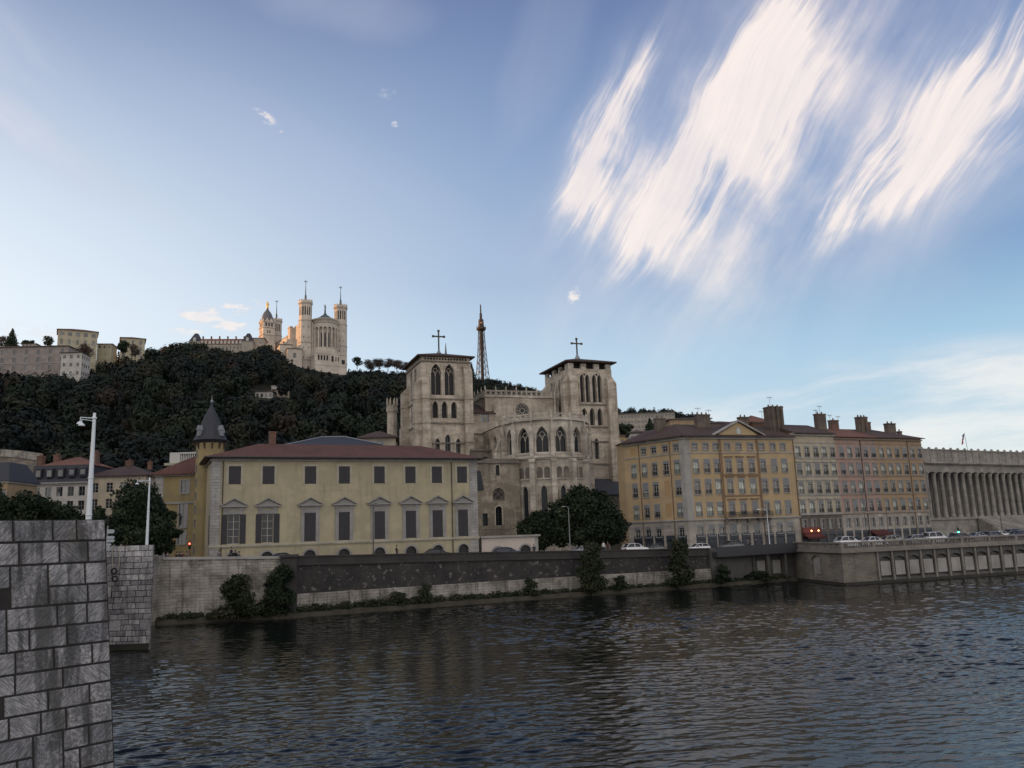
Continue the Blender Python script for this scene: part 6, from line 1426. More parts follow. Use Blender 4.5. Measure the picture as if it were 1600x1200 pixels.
def cloud_mesh(name, q, tint, mat):
    n = len(q); me = bpy.data.meshes.new(name); me.vertices.add(n*4); me.vertices.foreach_set('co', np.ascontiguousarray(q, np.float32).ravel())
    me.loops.add(n*4); me.loops.foreach_set('vertex_index', np.arange(n*4, dtype=np.int32)); me.polygons.add(n)
    me.polygons.foreach_set('loop_start', np.arange(0, n*4, 4, dtype=np.int32)); me.polygons.foreach_set('loop_total', np.full(n, 4, np.int32))
    a = me.attributes.new('tint', 'FLOAT', 'FACE'); a.data.foreach_set('value', np.ascontiguousarray(tint, np.float32)); me.materials.append(mat); me.update(calc_edges=True); return me
# the wood on the hillside: crowns of several shapes merged into one mass
def sky_line(px): return lerp_tab([(-200, 570), (0, 570), (50, 562), (95, 570), (100, 574), (143, 574), (150, 560), (162, 543), (185, 541), (190, 547), (227, 549), (235, 538), (258, 529), (300, 531), (330, 541), (390, 547), (402, 541), (428, 541), (437, 549), (445, 563), (470, 574), (490, 577), (540, 588), (546, 579), (600, 579), (640, 583), (740, 588), (775, 592), (800, 599), (830, 605), (860, 614), (900, 621), (960, 636), (1000, 634), (1060, 638), (1080, 643), (1100, 652), (1200, 690), (1600, 780), (2200, 800)], px)
CLEAR = [(394, 458, 367, 619), (955, 1056, 424, 668), (-20, 66, 229, 710), (1056, 1240, 320, 670), (955, 1012, 262, 708), (0, 100, 400, 571), (95, 146, 388, 571)]
def pxpy(x, y, z):
    v = CR.transposed() @ Vector((x, y, z-EYE)); return 800+1295*v.x/-v.z, 600-1295*v.y/-v.z
protos = []
for k in range(8):
    rr = np.random.default_rng(50+k)
    if k < 6:
        bl = [(0, 0, .1, .8, .8, .75)]+[(*(rr.uniform(-.5, .5, 2)), rr.uniform(-.25, .55), .42, .42, .38) for _ in range(5)]
        protos.append(leaf_cloud(bl, 560, .17, 1.5, .80, rr, al=(1.7, .40))[0])
    else:
        bl = [(0, 0, z, .55*(1-(z+.8)/2.2)+.08, .55*(1-(z+.8)/2.2)+.08, .22) for z in np.linspace(-.8, 1.1, 8)]
        protos.append(leaf_cloud(bl, 420, .15, 1.6, .6, rr, al=(1.4, .5))[0])
def build_wood():
    rg = random.Random(21); Q = []; Tn = []; st = 8.2
    y = 205.
    while y < 800:
        x = -.72*y-20
        while x < .64*y+20:
            X = x+rg.uniform(-3.2, 3.2); Y = y+rg.uniform(-3.2, 3.2); x += st
            pxh = 800+1295*X/Y
            if Y < lerp_tab(FY, pxh)+(14 if pxh < 330 else 2): continue
            if Y > lerp_tab(RY, pxh)+60 or pxh > 1500: continue
            g = hill(X, Y)
            if sum(1 for _ in ()) or any(abs((X-bx)*c+(Y-by)*s-w/2) < w/2+2 and -3 < -(X-bx)*s+(Y-by)*c < dp+2 for bx, by, c, s, w, dp in FOOT): continue
            h = rg.uniform(7.5, 17.); px, py = pxpy(X, Y, g+h)
            lim = sky_line(px)+rg.uniform(-2, 6)
            for a, b, ym, lp in CLEAR:
                if a-8 < px < b+8 and Y < ym: lim = max(lim, lp+rg.uniform(0, 5))
            if py < lim:
                h2 = h-(lim-py)*Y/1295
                if h2 < 3.0: continue
                h = h2
            wd = h*rg.uniform(.32, .5); k = rg.randrange(8) if rg.random() < .5 else rg.randrange(6)
            q = protos[k]; a = rg.uniform(0, 6.28); ca, sa = math.cos(a), math.sin(a)
            if k >= 6: wd *= .8
            M_ = np.array([[ca*wd, -sa*wd, 0], [sa*wd, ca*wd, 0], [0, 0, h*.46]])
            Q.append(q@M_.T+np.array([X, Y, g+h*.52])); tn = rg.random()**1.5
            if k >= 6: tn *= .3
            Tn.append(np.clip(tn+rng.random(len(q))*.09-.045, 0, 1))
        y += st
    me = cloud_mesh('hillside_wood', np.concatenate(Q), np.concatenate(Tn), M_WOODLEAF); print('wood crowns', len(Q))
    tag(link('hillside_wood', me), 'dense dark green and russet wood covering the whole hillside behind the town', 'wood', None, 'stuff')
FOOT = []
for o in sc.objects:
    if o.parent is None and o.get('category') in ('house', 'building', 'villa', 'mansion', 'apartment block', 'basilica', 'chapel') and o.location.y > 195:
        xs = [c.matrix_local for c in o.children]; W_ = max([max(v[0] for v in c.bound_box) for c in o.children if c.type == 'MESH' and c.name.startswith(('wall', 'nave_flank', 'crypt', 'tower'))] or [10])
        D_ = 14 if o.get('category') != 'basilica' else 66
        a = o.rotation_euler.z; FOOT.append((o.location.x-(4.6 if o['category'] == 'chapel' else 0), o.location.y-(14 if o['category'] == 'basilica' else 0), math.cos(a), math.sin(a), W_, D_))
build_wood()

def trunk_mesh(h, r0, limbs, rg, spread):
    m = MB(); top = (rg.uniform(-.3, .3), rg.uniform(-.3, .3), h*.62); mid = (rg.uniform(-.1, .1), rg.uniform(-.1, .1), h*.3)
    m.tube((0, 0, -.4), mid, r0, r0*.75, 8); m.tube(mid, top, r0*.75, r0*.35, 8)
    for i in range(limbs):
        a = i*6.283/limbs+rg.uniform(-.4, .4); z = h*rg.uniform(.25, .5); e = (math.cos(a)*spread*rg.uniform(.5, .85), math.sin(a)*spread*rg.uniform(.5, .85), z+h*rg.uniform(.15, .35))
        k = ((0+e[0])*.4, e[1]*.4, z+(e[2]-z)*.6); m.tube((0, 0, z), k, r0*.42, r0*.28, 6); m.tube(k, e, r0*.28, r0*.08, 5)
        for j in range(2): m.tube(k, (e[0]*rg.uniform(.5, 1.1)+rg.uniform(-1, 1)*spread*.25, e[1]*rg.uniform(.5, 1.1)+rg.uniform(-1, 1)*spread*.25, e[2]+rg.uniform(0, .15)*h), r0*.18, r0*.04, 4)
    return m
def tree(label, x, y, z, h, blobs, n, size, mat=None, cat_='tree', name='tree', group=None, limbs=6, seed=1, r0=None, asp=1.5, inner=.5, spread=None):
    r = thing(name, label, cat_, (x, y, z), 0, group); rg = random.Random(seed); nr = np.random.default_rng(seed)
    q, t = leaf_cloud(blobs, n, size, asp, inner, nr); link('crown', cloud_mesh('crown', q, t, mat or M_LEAF), r)
    sp = spread or max(b[3] for b in blobs)
    trunk_mesh(h, r0 or h*.03, limbs, rg, sp).obj('trunk', M_BARK, r); return r
def round_blobs(h, w, n, seed, z0=.3):
    rg = random.Random(seed); L = []
    for i in range(n):
        a = rg.uniform(0, 6.283); f = rg.uniform(.1, .62); zz = rg.uniform(z0+.12, .86); k = rg.uniform(.26, .42)*(1.1-.5*abs(zz-.55))
        L.append((math.cos(a)*f*w/2, math.sin(a)*f*w/2, zz*h, k*w*.6, k*w*.6, k*h*.42))
    L.append((0, 0, h*(z0+1)/2, w*.3, w*.3, h*(1-z0)*.40)); return L
# the big dark trees in front of the apse
tree('biggest dark leafy tree on the quay, before the right half of the apse', 11.2, 141, 5.5, 11.2, [(0, 0, 7.6, 3.6, 3.6, 3.5), (-3.2, 0, 6.2, 2.8, 3, 2.9), (3.3, 0, 6.0, 3, 3, 3.1), (5.2, 0, 4.0, 2.1, 2.4, 2.5), (-.8, -.5, 9.0, 2.2, 2.4, 2.0), (-4, 0, 3.9, 2.4, 2.6, 2.2), (1.6, -1.5, 4.2, 3.2, 2.6, 2.6), (2.2, 0, 8.6, 2.3, 2.3, 1.8), (0, -1, 3, 4.6, 2.6, 1.6)], 21000, .34, seed=3, r0=.32)
tree('smaller dark tree left of the biggest one, before the apse windows', 3.6, 140, 5.6, 7.6, [(0, 0, 5.0, 2.1, 2.2, 2.1), (-1.8, 0, 3.9, 1.8, 2, 1.9), (1.6, 0, 4.3, 2.2, 2, 2.2), (.6, 0, 6.2, 1.4, 1.5, 1.1), (-1, 0, 2.3, 3.0, 2, 1.4)], 9500, .32, seed=4, r0=.2)
# left bank trees beyond the bridge
p = at(212, 860, 108); tree('tall dark round tree rising between the two white lamp posts', p.x, 108, 7.4, 10.4, [(0, 0, 8.0, 2.6, 2.6, 2.2), (-.8, 0, 6.0, 2.3, 2.4, 2.0), (1.2, 0, 6.3, 2.2, 2.3, 2.2), (-2.2, 0, 4.2, 2.2, 2.2, 1.9), (2.4, 0, 4.2, 2.3, 2.2, 2.1), (0, 0, 3.2, 3.4, 2.4, 2.0), (-3.4, 0, 2.4, 1.6, 1.8, 1.9)], 14000, .28, seed=6)
p = at(250, 860, 112); tree('ragged dark cedar against the ochre wing left of the round turret', p.x, 112, 7.3, 8.4, [(-.6, 0, 7.0, 1.0, 1, .9), (.4, 0, 5.9, 1.5, 1.2, .6), (-.4, 0, 4.6, 1.7, 1.5, .7), (.7, 0, 3.5, 1.8, 1.5, .7), (-.2, 0, 2.0, 2.0, 1.5, 1.2)], 6500, .26, seed=8, asp=2.2)
for i, (px, pt, Y, w_, lab) in enumerate(((28, 768, 112, 8.0, 'dark bushy tree left of the white mansard house above the pylon'), (-20, 742, 118, 8.5, 'dark tree at the left edge beside the steep slate roofed house'), (68, 776, 116, 6.0, 'low dark tree in front of the left corner of the mansard house'), (113, 786, 118, 5.2, 'small round dark tree before the mansard house ground floor'), (153, 790, 114, 3.6, 'small dark bush tree just right of the tall white lamp post'))):
    q = at(px, pt, Y); h = q.z-7.3; tree(lab, q.x, Y, 7.3, h, round_blobs(h, w_, 9, 30+i, .15), 7000, .30, seed=30+i)
# trees that stand up on the skyline
def sk(label, px, ptop, Y, w_, h, mat=None, n=1500, size=.6, kind='round', seed=1, asp=1.4, inner=.5, name='tree'):
    q = at(px, ptop, Y)
    bl = round_blobs(h, w_, 8, seed, .25) if kind == 'round' else [(0, 0, z*h, w_*.5*(1.02-z)+.25, w_*.5*(1.02-z)+.25, h*.07) for z in np.linspace(.15, .96, 11)]
    return tree(label, q.x, Y, q.z-h, h, bl, n, size, mat, seed=seed, asp=asp, inner=inner, name=name)
sk('pointed dark conifer above the long pink building at the left edge', 20, 514, 440, 9, 13, kind='cone', seed=41, n=2200, name='conifer')
sk('pale thin leaved tree between the conifer and the large yellow building', 76, 524, 455, 9, 9, M_BUSH, 900, .5, seed=42)
sk('low shrubby tree right of the pointed conifer', 44, 530, 440, 7, 6, None, 900, .6, seed=43)
sk('leafless brownish tree cut by the left edge of the skyline', 3, 524, 440, 8, 9, M_TWIG, 700, .35, seed=44, asp=3)
sk('dark broad tree hiding the foot of the smaller yellow building', 193, 530, 460, 9, 10, None, 1800, .6, seed=45)
sk('leafless tree in front of the larger yellow building', 132, 536, 440, 11, 10, M_TWIG, 1500, .32, seed=46, asp=3.5)
sk('leafless tree in front of the smaller yellow building', 212, 537, 455, 8, 10, M_TWIG, 1100, .32, seed=47, asp=3.5)
sk('small wind-shaped tree standing alone right of the basilica', 558, 556, 600, 10, 10, None, 1300, .55, seed=48)
for i, (px, t_) in enumerate(((578, 560), (592, 558), (606, 559), (620, 561), (634, 564))):
    sk(['leafless brown tree, leftmost of the row right of the basilica', 'leafless brown tree, second in the row right of the basilica', 'leafless brown tree in the middle of the row right of the basilica', 'leafless brown tree, fourth in the row right of the basilica', 'leafless brown tree of the row, touching the left cathedral tower'][i], px, t_, 612, 13, 11, M_TWIG, 2600, .26, seed=60+i, asp=4., inner=.1)['group'] = 'leafless trees on the ridge right of the basilica'
sk('dark conifer on the ridge just right of the left cathedral tower', 736, 566, 640, 8, 15, kind='cone', seed=71, n=1800, name='conifer')
sk('round dark tree at the foot of the arched-window house below the basilica', 415, 538, 560, 13, 12, None, 2600, .65, seed=72)
sk('dark cypress in front of the hillside flats', 1015, 654, 395, 9, 10, kind='cone', seed=73, n=1800, name='conifer')
sk('dark round tree below the left end of the hillside flats', 974, 662, 390, 9, 8, None, 1800, .6, seed=74)
# bushes rooted at the foot of the quay wall
def bush(label, px, ptop, Y, w_, n, seed, mat=M_BUSH, z0=.6, size=.2, leanx=0.):
    q = at(px, ptop, Y); h = q.z-z0; rg = random.Random(seed)
    bl = [(rg.uniform(-.35, .35)*w_*(1-.6*t)+leanx*t, rg.uniform(-.5, .5), h*t, w_*.30*(1-.55*t)+.2, .8, h*.14) for t in [.1, .2, .3, .4, .5, .6, .7, .8, .9] for _ in (0, 1)]
    return tree(label, q.x, Y, z0, h, bl, n, size, mat, 'bush', 'bush', limbs=5, seed=seed, r0=.08, inner=.2, asp=2.0, spread=w_*.35)
bush('tall green willow bush growing up the dark quay wall below the biggest tree', 922, 850, 123.6, 4.6, 6500, 81)
bush('green willow bush growing over the parapet below the golden corner block', 1060, 843, 129.5, 4.2, 5500, 82)
bush('dense dark bush at the foot of the quay buttress', 437, 885, 103.8, 4.4, 6500, 83, M_LEAF)
bush('olive brown pointed bush in front of the pale left quay wall', 374, 899, 102.0, 5.2, 5200, 84)
bush('small dark bush beside the left end of the grey platform', 1128, 884, 133.4, 3.0, 1800, 85, M_LEAF)
bush('low dark bush in the shade under the grey platform', 1185, 893, 137.6, 4.4, 1800, 86, M_LEAF)
bush('thin yellowish bush on the berm midway along the dark quay wall', 665, 912, 113.2, 2.2, 900, 87, size=.18)
bush('thin upright bush on the berm below the left palace bays', 620, 925, 111.4, 2.6, 700, 88, size=.18)
bush('thin upright shrub on the berm left of the tall willow bush', 828, 903, 120.4, 2.4, 800, 89, size=.18)
bush('low spiky shrub on the berm right of the tall willow bush', 967, 900, 126.2, 2.6, 700, 90, M_LEAF, size=.18)
# rank growth along the berm
def berm_growth():
    rg = random.Random(5); bl = []
    for i in range(420):
        t = rg.random()**.9; x = -43+t*88; y = lerp_tab(QL, x)-rg.uniform(.5, 1.6); k = lerp_tab([(-43, .55), (-20, 1.0), (0, .7), (20, .55), (45, .5)], x)*rg.uniform(.4, 1.3)
        bl.append((x, y, .6+k*.3, k*.9, .5, k*.6))
    q, t = leaf_cloud(bl, 26000, .17, 2.2, .2, np.random.default_rng(4)); tag(link('berm_weeds', cloud_mesh('berm_weeds', q, t, M_BUSH)), 'rank weeds and grass along the foot of the quay walls', 'weeds', None, 'stuff')
berm_growth()

# ------------------------------------------------------------------ cars
M_TYRE = plain('tyre_rubber', (.015, .015, .016), .85); M_RIM = plain('alloy_rim', (.30, .31, .32), .35, .7)
M_CGLS = plain('car_glass', (.02, .024, .028), .05); M_HL = plain('headlight_lens', (.35, .37, .38), .15); M_TL = plain('tail_light', (.22, .012, .01), .3)
def paint(nm, c):
    if nm in MATS: return MATS[nm]
    m = plain(nm, c, .32, .1, .04); b = m.node_tree.nodes['Principled BSDF']; b.inputs['Coat Weight'].default_value = .7; b.inputs['Coat Roughness'].default_value = .06; return m
CARM = {}
def car_meshes(kind):
    """side stations: x, bonnet/boot line z, roof z (None where no cabin)"""
    if kind in CARM: return CARM[kind]
    P_ = {'hatchback': (4.1, .86, 1.47, [(0, .55), (.12, .72), (.5, .84), (1.15, .93), (1.25, .95), (3.7, .98), (3.95, .9), (4.1, .6)], [(1.0, .94), (1.85, 1.40), (2.4, 1.48), (3.2, 1.45), (3.9, .98)]),
          'estate': (4.6, .88, 1.48, [(0, .55), (.12, .7), (.55, .82), (1.3, .92), (1.4, .94), (4.2, .98), (4.5, .9), (4.6, .6)], [(1.2, .93), (2.05, 1.40), (2.6, 1.48), (3.9, 1.44), (4.42, .98)]),
          'saloon': (4.5, .88, 1.43, [(0, .55), (.12, .7), (.55, .8), (1.3, .9), (1.4, .93), (3.6, .96), (4.35, .94), (4.5, .6)], [(1.25, .92), (2.1, 1.36), (2.6, 1.43), (3.2, 1.40), (3.95, .95)]),
          'van': (4.3, .88, 1.82, [(0, .55), (.1, .8), (.4, .98), (.95, 1.08), (1.0, 1.1), (4.1, 1.1), (4.25, 1.05), (4.3, .6)], [(.85, 1.08), (1.5, 1.68), (2.0, 1.82), (4.0, 1.80), (4.24, 1.1)]),
          'suv': (4.5, .93, 1.68, [(0, .6), (.1, .85), (.5, .98), (1.2, 1.05), (1.3, 1.08), (4.15, 1.1), (4.4, 1.0), (4.5, .65)], [(1.1, 1.06), (1.8, 1.58), (2.4, 1.68), (3.7, 1.64), (4.35, 1.1)])}[kind]
    L, hw_, H_, belt, roof = P_
    zb = lambda x: lerp_tab(belt, x)
    b = MB(); xs = sorted(set([p[0] for p in belt]+list(np.linspace(0, L, 17)))); rows = []
    for x in xs:
        e = min(1, min(x, L-x)/.5); w_ = hw_*(.86+.14*math.sqrt(max(0, e))); z = zb(x)
        low = .22+.12*(1-e); arch = max(0, 1-min(abs(x-.8), abs(x-(L-.85)))/.36)
        lo = low+.42*math.sqrt(arch) if arch > 0 else low
        rows.append([(x, -w_*.96, lo), (x, -w_, max(lo+.02, .5)), (x, -w_*.98, max(z-.14, lo+.04)), (x, -w_*.86, z), (x, 0, z+.03), (x, w_*.86, z), (x, w_*.98, max(z-.14, lo+.04)), (x, w_, max(lo+.02, .5)), (x, w_*.96, lo)])
    b.grid(rows, 0, True); b.P(rows[0]); b.P(rows[-1][::-1])
    def roofrow(x, dz=0., k=1.): z = lerp_tab(roof, x); t = (z-zb(x))/(H_-zb(L/2)); w_ = hw_*(.93-.17*max(0, t))*k; return w_, z+dz
    # roof skin with pillars
    x0, x1, x2, x3, x4 = [p[0] for p in roof]
    rr = [[(x, -roofrow(x)[0]*.97, roofrow(x)[1]-.05), (x, -roofrow(x)[0]*.88, roofrow(x)[1]), (x, 0, roofrow(x)[1]+.03), (x, roofrow(x)[0]*.88, roofrow(x)[1]), (x, roofrow(x)[0]*.97, roofrow(x)[1]-.05)] for x in np.linspace(x1, x3+.05, 7)]
    b.grid(rr, 0, True)
    for s_ in (-1, 1):
        for (xa, xb) in ((x0, x1), ((x1+x3)/2-.05, (x1+x3)/2-.05), (x4, x3)):
            za, zc = zb(xa)-.02, roofrow(xb)[1]-.04; b.tube((xa, s_*hw_*.86, za), (xb, s_*roofrow(xb)[0]*.95, zc), .05, .05, 4)
    for y in (-1, 1): b.box(x1-.15, x1+.08, y*(hw_+.1)-.08, y*(hw_+.1)+.08, zb(x1)+.02, zb(x1)+.17)
    g = MB(); gr = []
    for x in np.linspace(x0+.06, x4-.05, 12):
        w_, z = roofrow(x, 0, 1); z = max(z-.06, zb(x)); gr.append([(x, -hw_*.83, zb(x)-.04), (x, -w_*.93, z), (x, 0, z+.03), (x, w_*.93, z), (x, hw_*.83, zb(x)-.04)])
    g.grid(gr, 0, True)
    wh = MB(); wh.T = lambda x, y, z: (x, y, z)
    def disc(m, r, y0, y1, n=16):
        A = [(r*math.cos(2*math.pi*i/n), y0, r*math.sin(2*math.pi*i/n)) for i in range(n)]; B = [(p[0], y1, p[2]) for p in A]
        m.grid([A, B], 0, False, True); m.P(A); m.P(B[::-1])
    disc(wh, .32, -.1, .1); rm = MB(); disc(rm, .2, -.115, .115, 10)
    hl = MB(); hl.box(-.02, .16, -.17, .17, -.07, .07)
    CARM[kind] = (L, hw_, b.mesh('body', M_TYRE), g.mesh('windows', M_CGLS), wh.mesh('wheel', M_TYRE), rm.mesh('rim', M_RIM), hl.mesh('headlight', M_HL), hl.mesh('tail_light', M_TL)); return CARM[kind]
CB = {}
def car(label, kind, pm, x, y, z, ang, group=None):
    L, hw_, bm, gm, wm, rm, hm, tm = car_meshes(kind)
    r = thing('parked_car' if kind != 'van' else 'parked_van', label, 'car' if kind != 'van' else 'van', (x, y, z), ang, group)
    if (kind, pm.name) not in CB: q = bm.copy(); q.materials[0] = pm; CB[(kind, pm.name)] = q
    c = -L/2
    link('body', CB[(kind, pm.name)], r, (c, 0, 0)); link('windows', gm, r, (c, 0, 0))
    for wx_ in (.8, L-.85):
        for s_ in (-1, 1): w_ = link('wheel', wm, r, (c+wx_, s_*(hw_-.1), .32)); link('rim', rm, w_)
    for s_ in (-1, 1): link('headlight', hm, r, (c+.02, s_*hw_*.68, .66)); link('tail_light', tm, r, (c+L-.16, s_*hw_*.72, .82))
    return r
PC = {'white': paint('white_car_paint', (.62, .64, .66)), 'black': paint('black_car_paint', (.012, .013, .016)), 'silver': paint('silver_car_paint', (.30, .31, .32)), 'grey': paint('grey_car_paint', (.09, .095, .10)), 'blue': paint('dark_blue_car_paint', (.02, .03, .06)), 'red': paint('dark_red_car_paint', (.14, .015, .015)), 'beige': paint('beige_car_paint', (.30, .27, .21))}
QA = math.atan2(1, 2.1)
for px, Y, kd, col, ang, lab in ((435, 111, 'saloon', 'blue', QA, 'dark saloon car on the quay in front of the first shuttered palace windows'),
    (684, 124.5, 'hatchback', 'black', QA, 'black hatchback before the arched doors at the right part of the palace'),
    (793, 127, 'estate', 'blue', QA, 'dark estate car in front of the white terrace'),
    (907, 131, 'saloon', 'silver', QA, 'silver grey car under the big dark tree, half behind the willow bush'),
    (992, 135.5, 'suv', 'white', QA, 'white car with lit tail lights before the left corner of the golden block'),
    (1020, 139, 'hatchback', 'grey', QA, 'dark grey hatchback behind the white car near the golden block corner'),
    (1089, 139, 'estate', 'white', QA, 'white estate car right of the willow bush by the golden block'),
    (1142, 142.5, 'suv', 'grey', QA, 'dark grey tall car left of the grey platform')):
    p = at(px, 858, Y); z = street(p.x)
    c = car(lab, kd, PC[col], p.x, Y, z, ang+math.pi*(1 if px in (992, 684, 793) else 0))
def TBp(u, w_):
    q = TB(u, w_, 0); return 48.2+q[0], 126.4+q[1]
rg = random.Random(12)
row1 = [('white', 'van', 'white'), ('silver', 'hatchback', 'grey')]
cars1 = [(1.5, 'suv', 'white'), (6.3, 'hatchback', 'white'), (10.2, 'hatchback', 'beige'), (14.6, 'estate', 'silver'), (19.3, 'van', 'white'), (24.2, 'hatchback', 'grey'), (28.6, 'saloon', 'silver'), (33.2, 'estate', 'grey'), (37.9, 'hatchback', 'blue'), (42.3, 'estate', 'silver'), (47.0, 'saloon', 'grey'), (51.7, 'suv', 'silver'), (56.4, 'hatchback', 'black')]
cars2 = [(4.0, 'hatchback', 'black'), (8.8, 'saloon', 'grey'), (13.5, 'hatchback', 'silver'), (18.2, 'saloon', 'silver'), (23.0, 'suv', 'black'), (27.6, 'hatchback', 'white'), (32.4, 'estate', 'black'), (37.1, 'saloon', 'white'), (41.8, 'suv', 'blue'), (46.4, 'hatchback', 'grey'), (51., 'estate', 'blue'), (55.8, 'van', 'silver')]
ORD = ['first', 'second', 'third', 'fourth', 'fifth', 'sixth', 'seventh', 'eighth', 'ninth', 'tenth', 'eleventh', 'twelfth', 'thirteenth']
for rw, (lst, w_, zz, rn) in enumerate(((cars1, 4.2, 5.38, 'nearer'), (cars2, 9.0, 5.4, 'farther'))):
    for i, (u, kd, col) in enumerate(lst):
        x, y = TBp(u+3.8+rw*2.2, w_+rg.uniform(-.4, .4)); car('%s %s, %s from the left in the %s row behind the balustrade' % (col, {'suv': 'tall car', 'van': 'small van'}.get(kd, kd), ORD[i], rn), kd, PC[col], x, y, zz, TB.a+rg.choice([0, math.pi])+R(rg.uniform(-3, 3)), 'cars parked behind the balustrade')
# ------------------------------------------------------------------ lamps, signs, signals
M_LAMPW = plain('white_mast_paint', (.60, .66, .70), .45)
def mast(label, px0, py0, px1, py1, Y, r0, r1, arm, shades):
    a, b = at(px0, py0, Y), at(px1, py1, Y); zb = 8.1; x = a.x; H_ = b.z-zb
    r = thing('street_lamp', label, 'street lamp', (x, Y, zb)); m = MB(); m.tube((0, 0, 0), (0, 0, H_), r0, r1, 12); m.lathe(0, 0, [(r1, H_), (r1*1.5, H_+.02), (r1*1.5, H_+.12), (r1*.9, H_+.14), (r1*.9, H_+.35)], 10)
    for t in (.35, .6): rr = r0+(r1-r0)*t; m.lathe(0, 0, [(rr+.01, H_*t-.06), (rr+.03, H_*t-.05), (rr+.03, H_*t), (rr+.01, H_*t+.01)], 12, cap=False)
    m.obj('mast', M_LAMPW, r)
    m = MB(); m.tube((0, 0, H_+.05), (-arm, -.1, H_+.12), .03, .025, 6); m.tube((0, 0, H_-.1), (-arm, -.1, H_+.02), .02, .02, 5); m.obj('arm', M_LAMPW, r)
    for k in range(shades):
        sx, sz = -arm+.0+.25*k, H_-.1-.14*k; m = MB(); m.tube((sx, -.1-.3*k, sz), (sx, -.1-.3*k, sz+.22), .02, None, 5); m.lathe(sx, -.1-.3*k, [(.02, sz), (.08, sz-.02), (.17, sz-.12), (.18, sz-.16)], 12, cap=False); m.obj('lamp_shade', M_LAMPW, r)
    return r
mast('nearest tall white tapered lamp post with two hanging shades, behind the pylon', 138.5, 810, 148, 655, 45, .19, .085, .72, 2)
r = mast('white lamp post standing behind the far bridge pier', 229.5, 850, 232.5, 752, 80, .16, .07, 1.15, 1)
def slamp(label, px, pyt, Y, mat, arms=1, zb=None, L_=1.1, dirx=-1, r0=.085):
    b = at(px, pyt, Y); z0 = street(b.x) if zb is None else zb; H_ = b.z-z0; r = thing('street_lamp', label, 'street lamp', (b.x, Y, z0)); m = MB(); m.tube((0, 0, 0), (0, 0, 1.0), r0*1.5, r0*1.3, 8); m.tube((0, 0, 1.), (0, 0, H_), r0, r0*.6, 8); m.obj('post', mat, r)
    for k in range(arms):
        s_ = dirx if k == 0 else -dirx*.6
        m = MB(); m.path([(0, 0, H_-.1), (s_*.45*L_, 0, H_+.18), (s_*L_, 0, H_+.22)], .035, 5); m.obj('arm', mat, r)
        m = MB(); m.box(min(s_*L_, s_*(L_+.5)), max(s_*L_, s_*(L_+.5)), -.12, .12, H_+.12, H_+.24, 0, .05, .03); m.obj('lamp_head', mat, r)
    return r
slamp('dark street lamp with short double arm in front of the palace', 583, 789, 117.5, plain('dark_lamp_paint', (.05, .05, .052), .5), 2, L_=.55)
slamp('grey street lamp in front of the biggest dark tree', 888, 793, 128.5, plain('grey_lamp_paint', (.22, .23, .24), .5), 1, L_=.5)
slamp('pale street lamp before the golden block, right of its balcony', 1198, 797, 141.5, M_LAMPW, 1, L_=1.2)
DK = plain('dark_lamp_paint', (.05, .05, .052), .5)
slamp('thin dark street lamp before the pink house', 1347, 770, 139, DK, 2, L_=.7, r0=.06)
slamp('thin dark street lamp before the left part of the ochre house', 1384, 795, 143, DK, 2, L_=.7, r0=.06)
r = slamp('dark branched lamp standard in front of the courthouse stairs', 1562, 800, 158, DK, 2, L_=.8, r0=.09)
# direction sign at the bridge end
p = at(167, 850, 77); r = thing('direction_sign', 'stack of pale grey direction panels beside the top of the pylon', 'sign', (p.x, 77, 8.1))
m = MB(); m.tube((0, 0, 0), (0, 0, 3.05), .06, None, 8); m.obj('post', M_ZINC, r)
for k, (z, w_) in enumerate(((2.35, .58), (1.85, .62), (1.55, .62), (1.2, .34), (.8, .34))):
    m = MB(); h = .26 if k else .36; m.prism([(.0, z), (w_, z), (w_+.12, z+h/2), (w_, z+h), (0, z+h)], -.1, -.06); m.obj('sign_panel', plain('pale_sign_panel', (.30, .34, .37), .5), r)
def signal(label, px, py, Y, colr, on):
    p = at(px, py, Y); z0 = street(p.x); H_ = p.z-z0+.35; r = thing('traffic_light', label, 'traffic light', (p.x, Y, z0)); m = MB(); m.tube((0, 0, 0), (0, 0, H_+.5), .05, None, 8); m.obj('pole', DK, r)
    m = MB(); m.box(-.15, .15, -.2, -.05, H_-.8, H_+.15); hd = m.obj('signal_head', M_BLACK, r)
    for k in range(3):
        z = H_-.05-.27*k; lit = k == on; m = MB(); m.P([(.1*math.cos(a*.628), -.205, z+.1*math.sin(a*.628)) for a in range(10)]); m.obj('lens', plain('lit_signal_'+('red' if on == 0 else 'green'), colr, .4, emit=colr, es=26.) if lit else M_BLACK, hd)
signal('red traffic light at the foot of the round turret', 297, 853, 116, (1, .05, .03), 0)
signal('green traffic light among the cars before the courthouse', 1496.5, 829, 152, (.05, 1, .45), 2)
# ropes and ring fenders hanging on the far pier
r = thing('mooring_rope', 'pair of pale ropes with two dark ring fenders hanging down the far pier', 'rope', (-36.9, 77.4, 9.3)); m = MB(); m.path([(-.25, .3, .08), (-.25, -.12, .06), (-.22, -.1, -2.0)], .03, 5); m.path([(.45, .3, .08), (.45, -.12, .06), (.4, -.1, -1.9), (.05, -.12, -2.1)], .03, 5); m.obj('rope', plain('pale_rope', (.38, .36, .31), .9), r)
for k, (x, z) in enumerate(((0, -2.25), (.12, -2.95))):
    m = MB(); m.path([(x+.24*math.cos(a*.5236), -.14, z+.24*math.sin(a*.5236)) for a in range(13)], .07, 7); m.obj('ring_fender', M_TYRE, r)
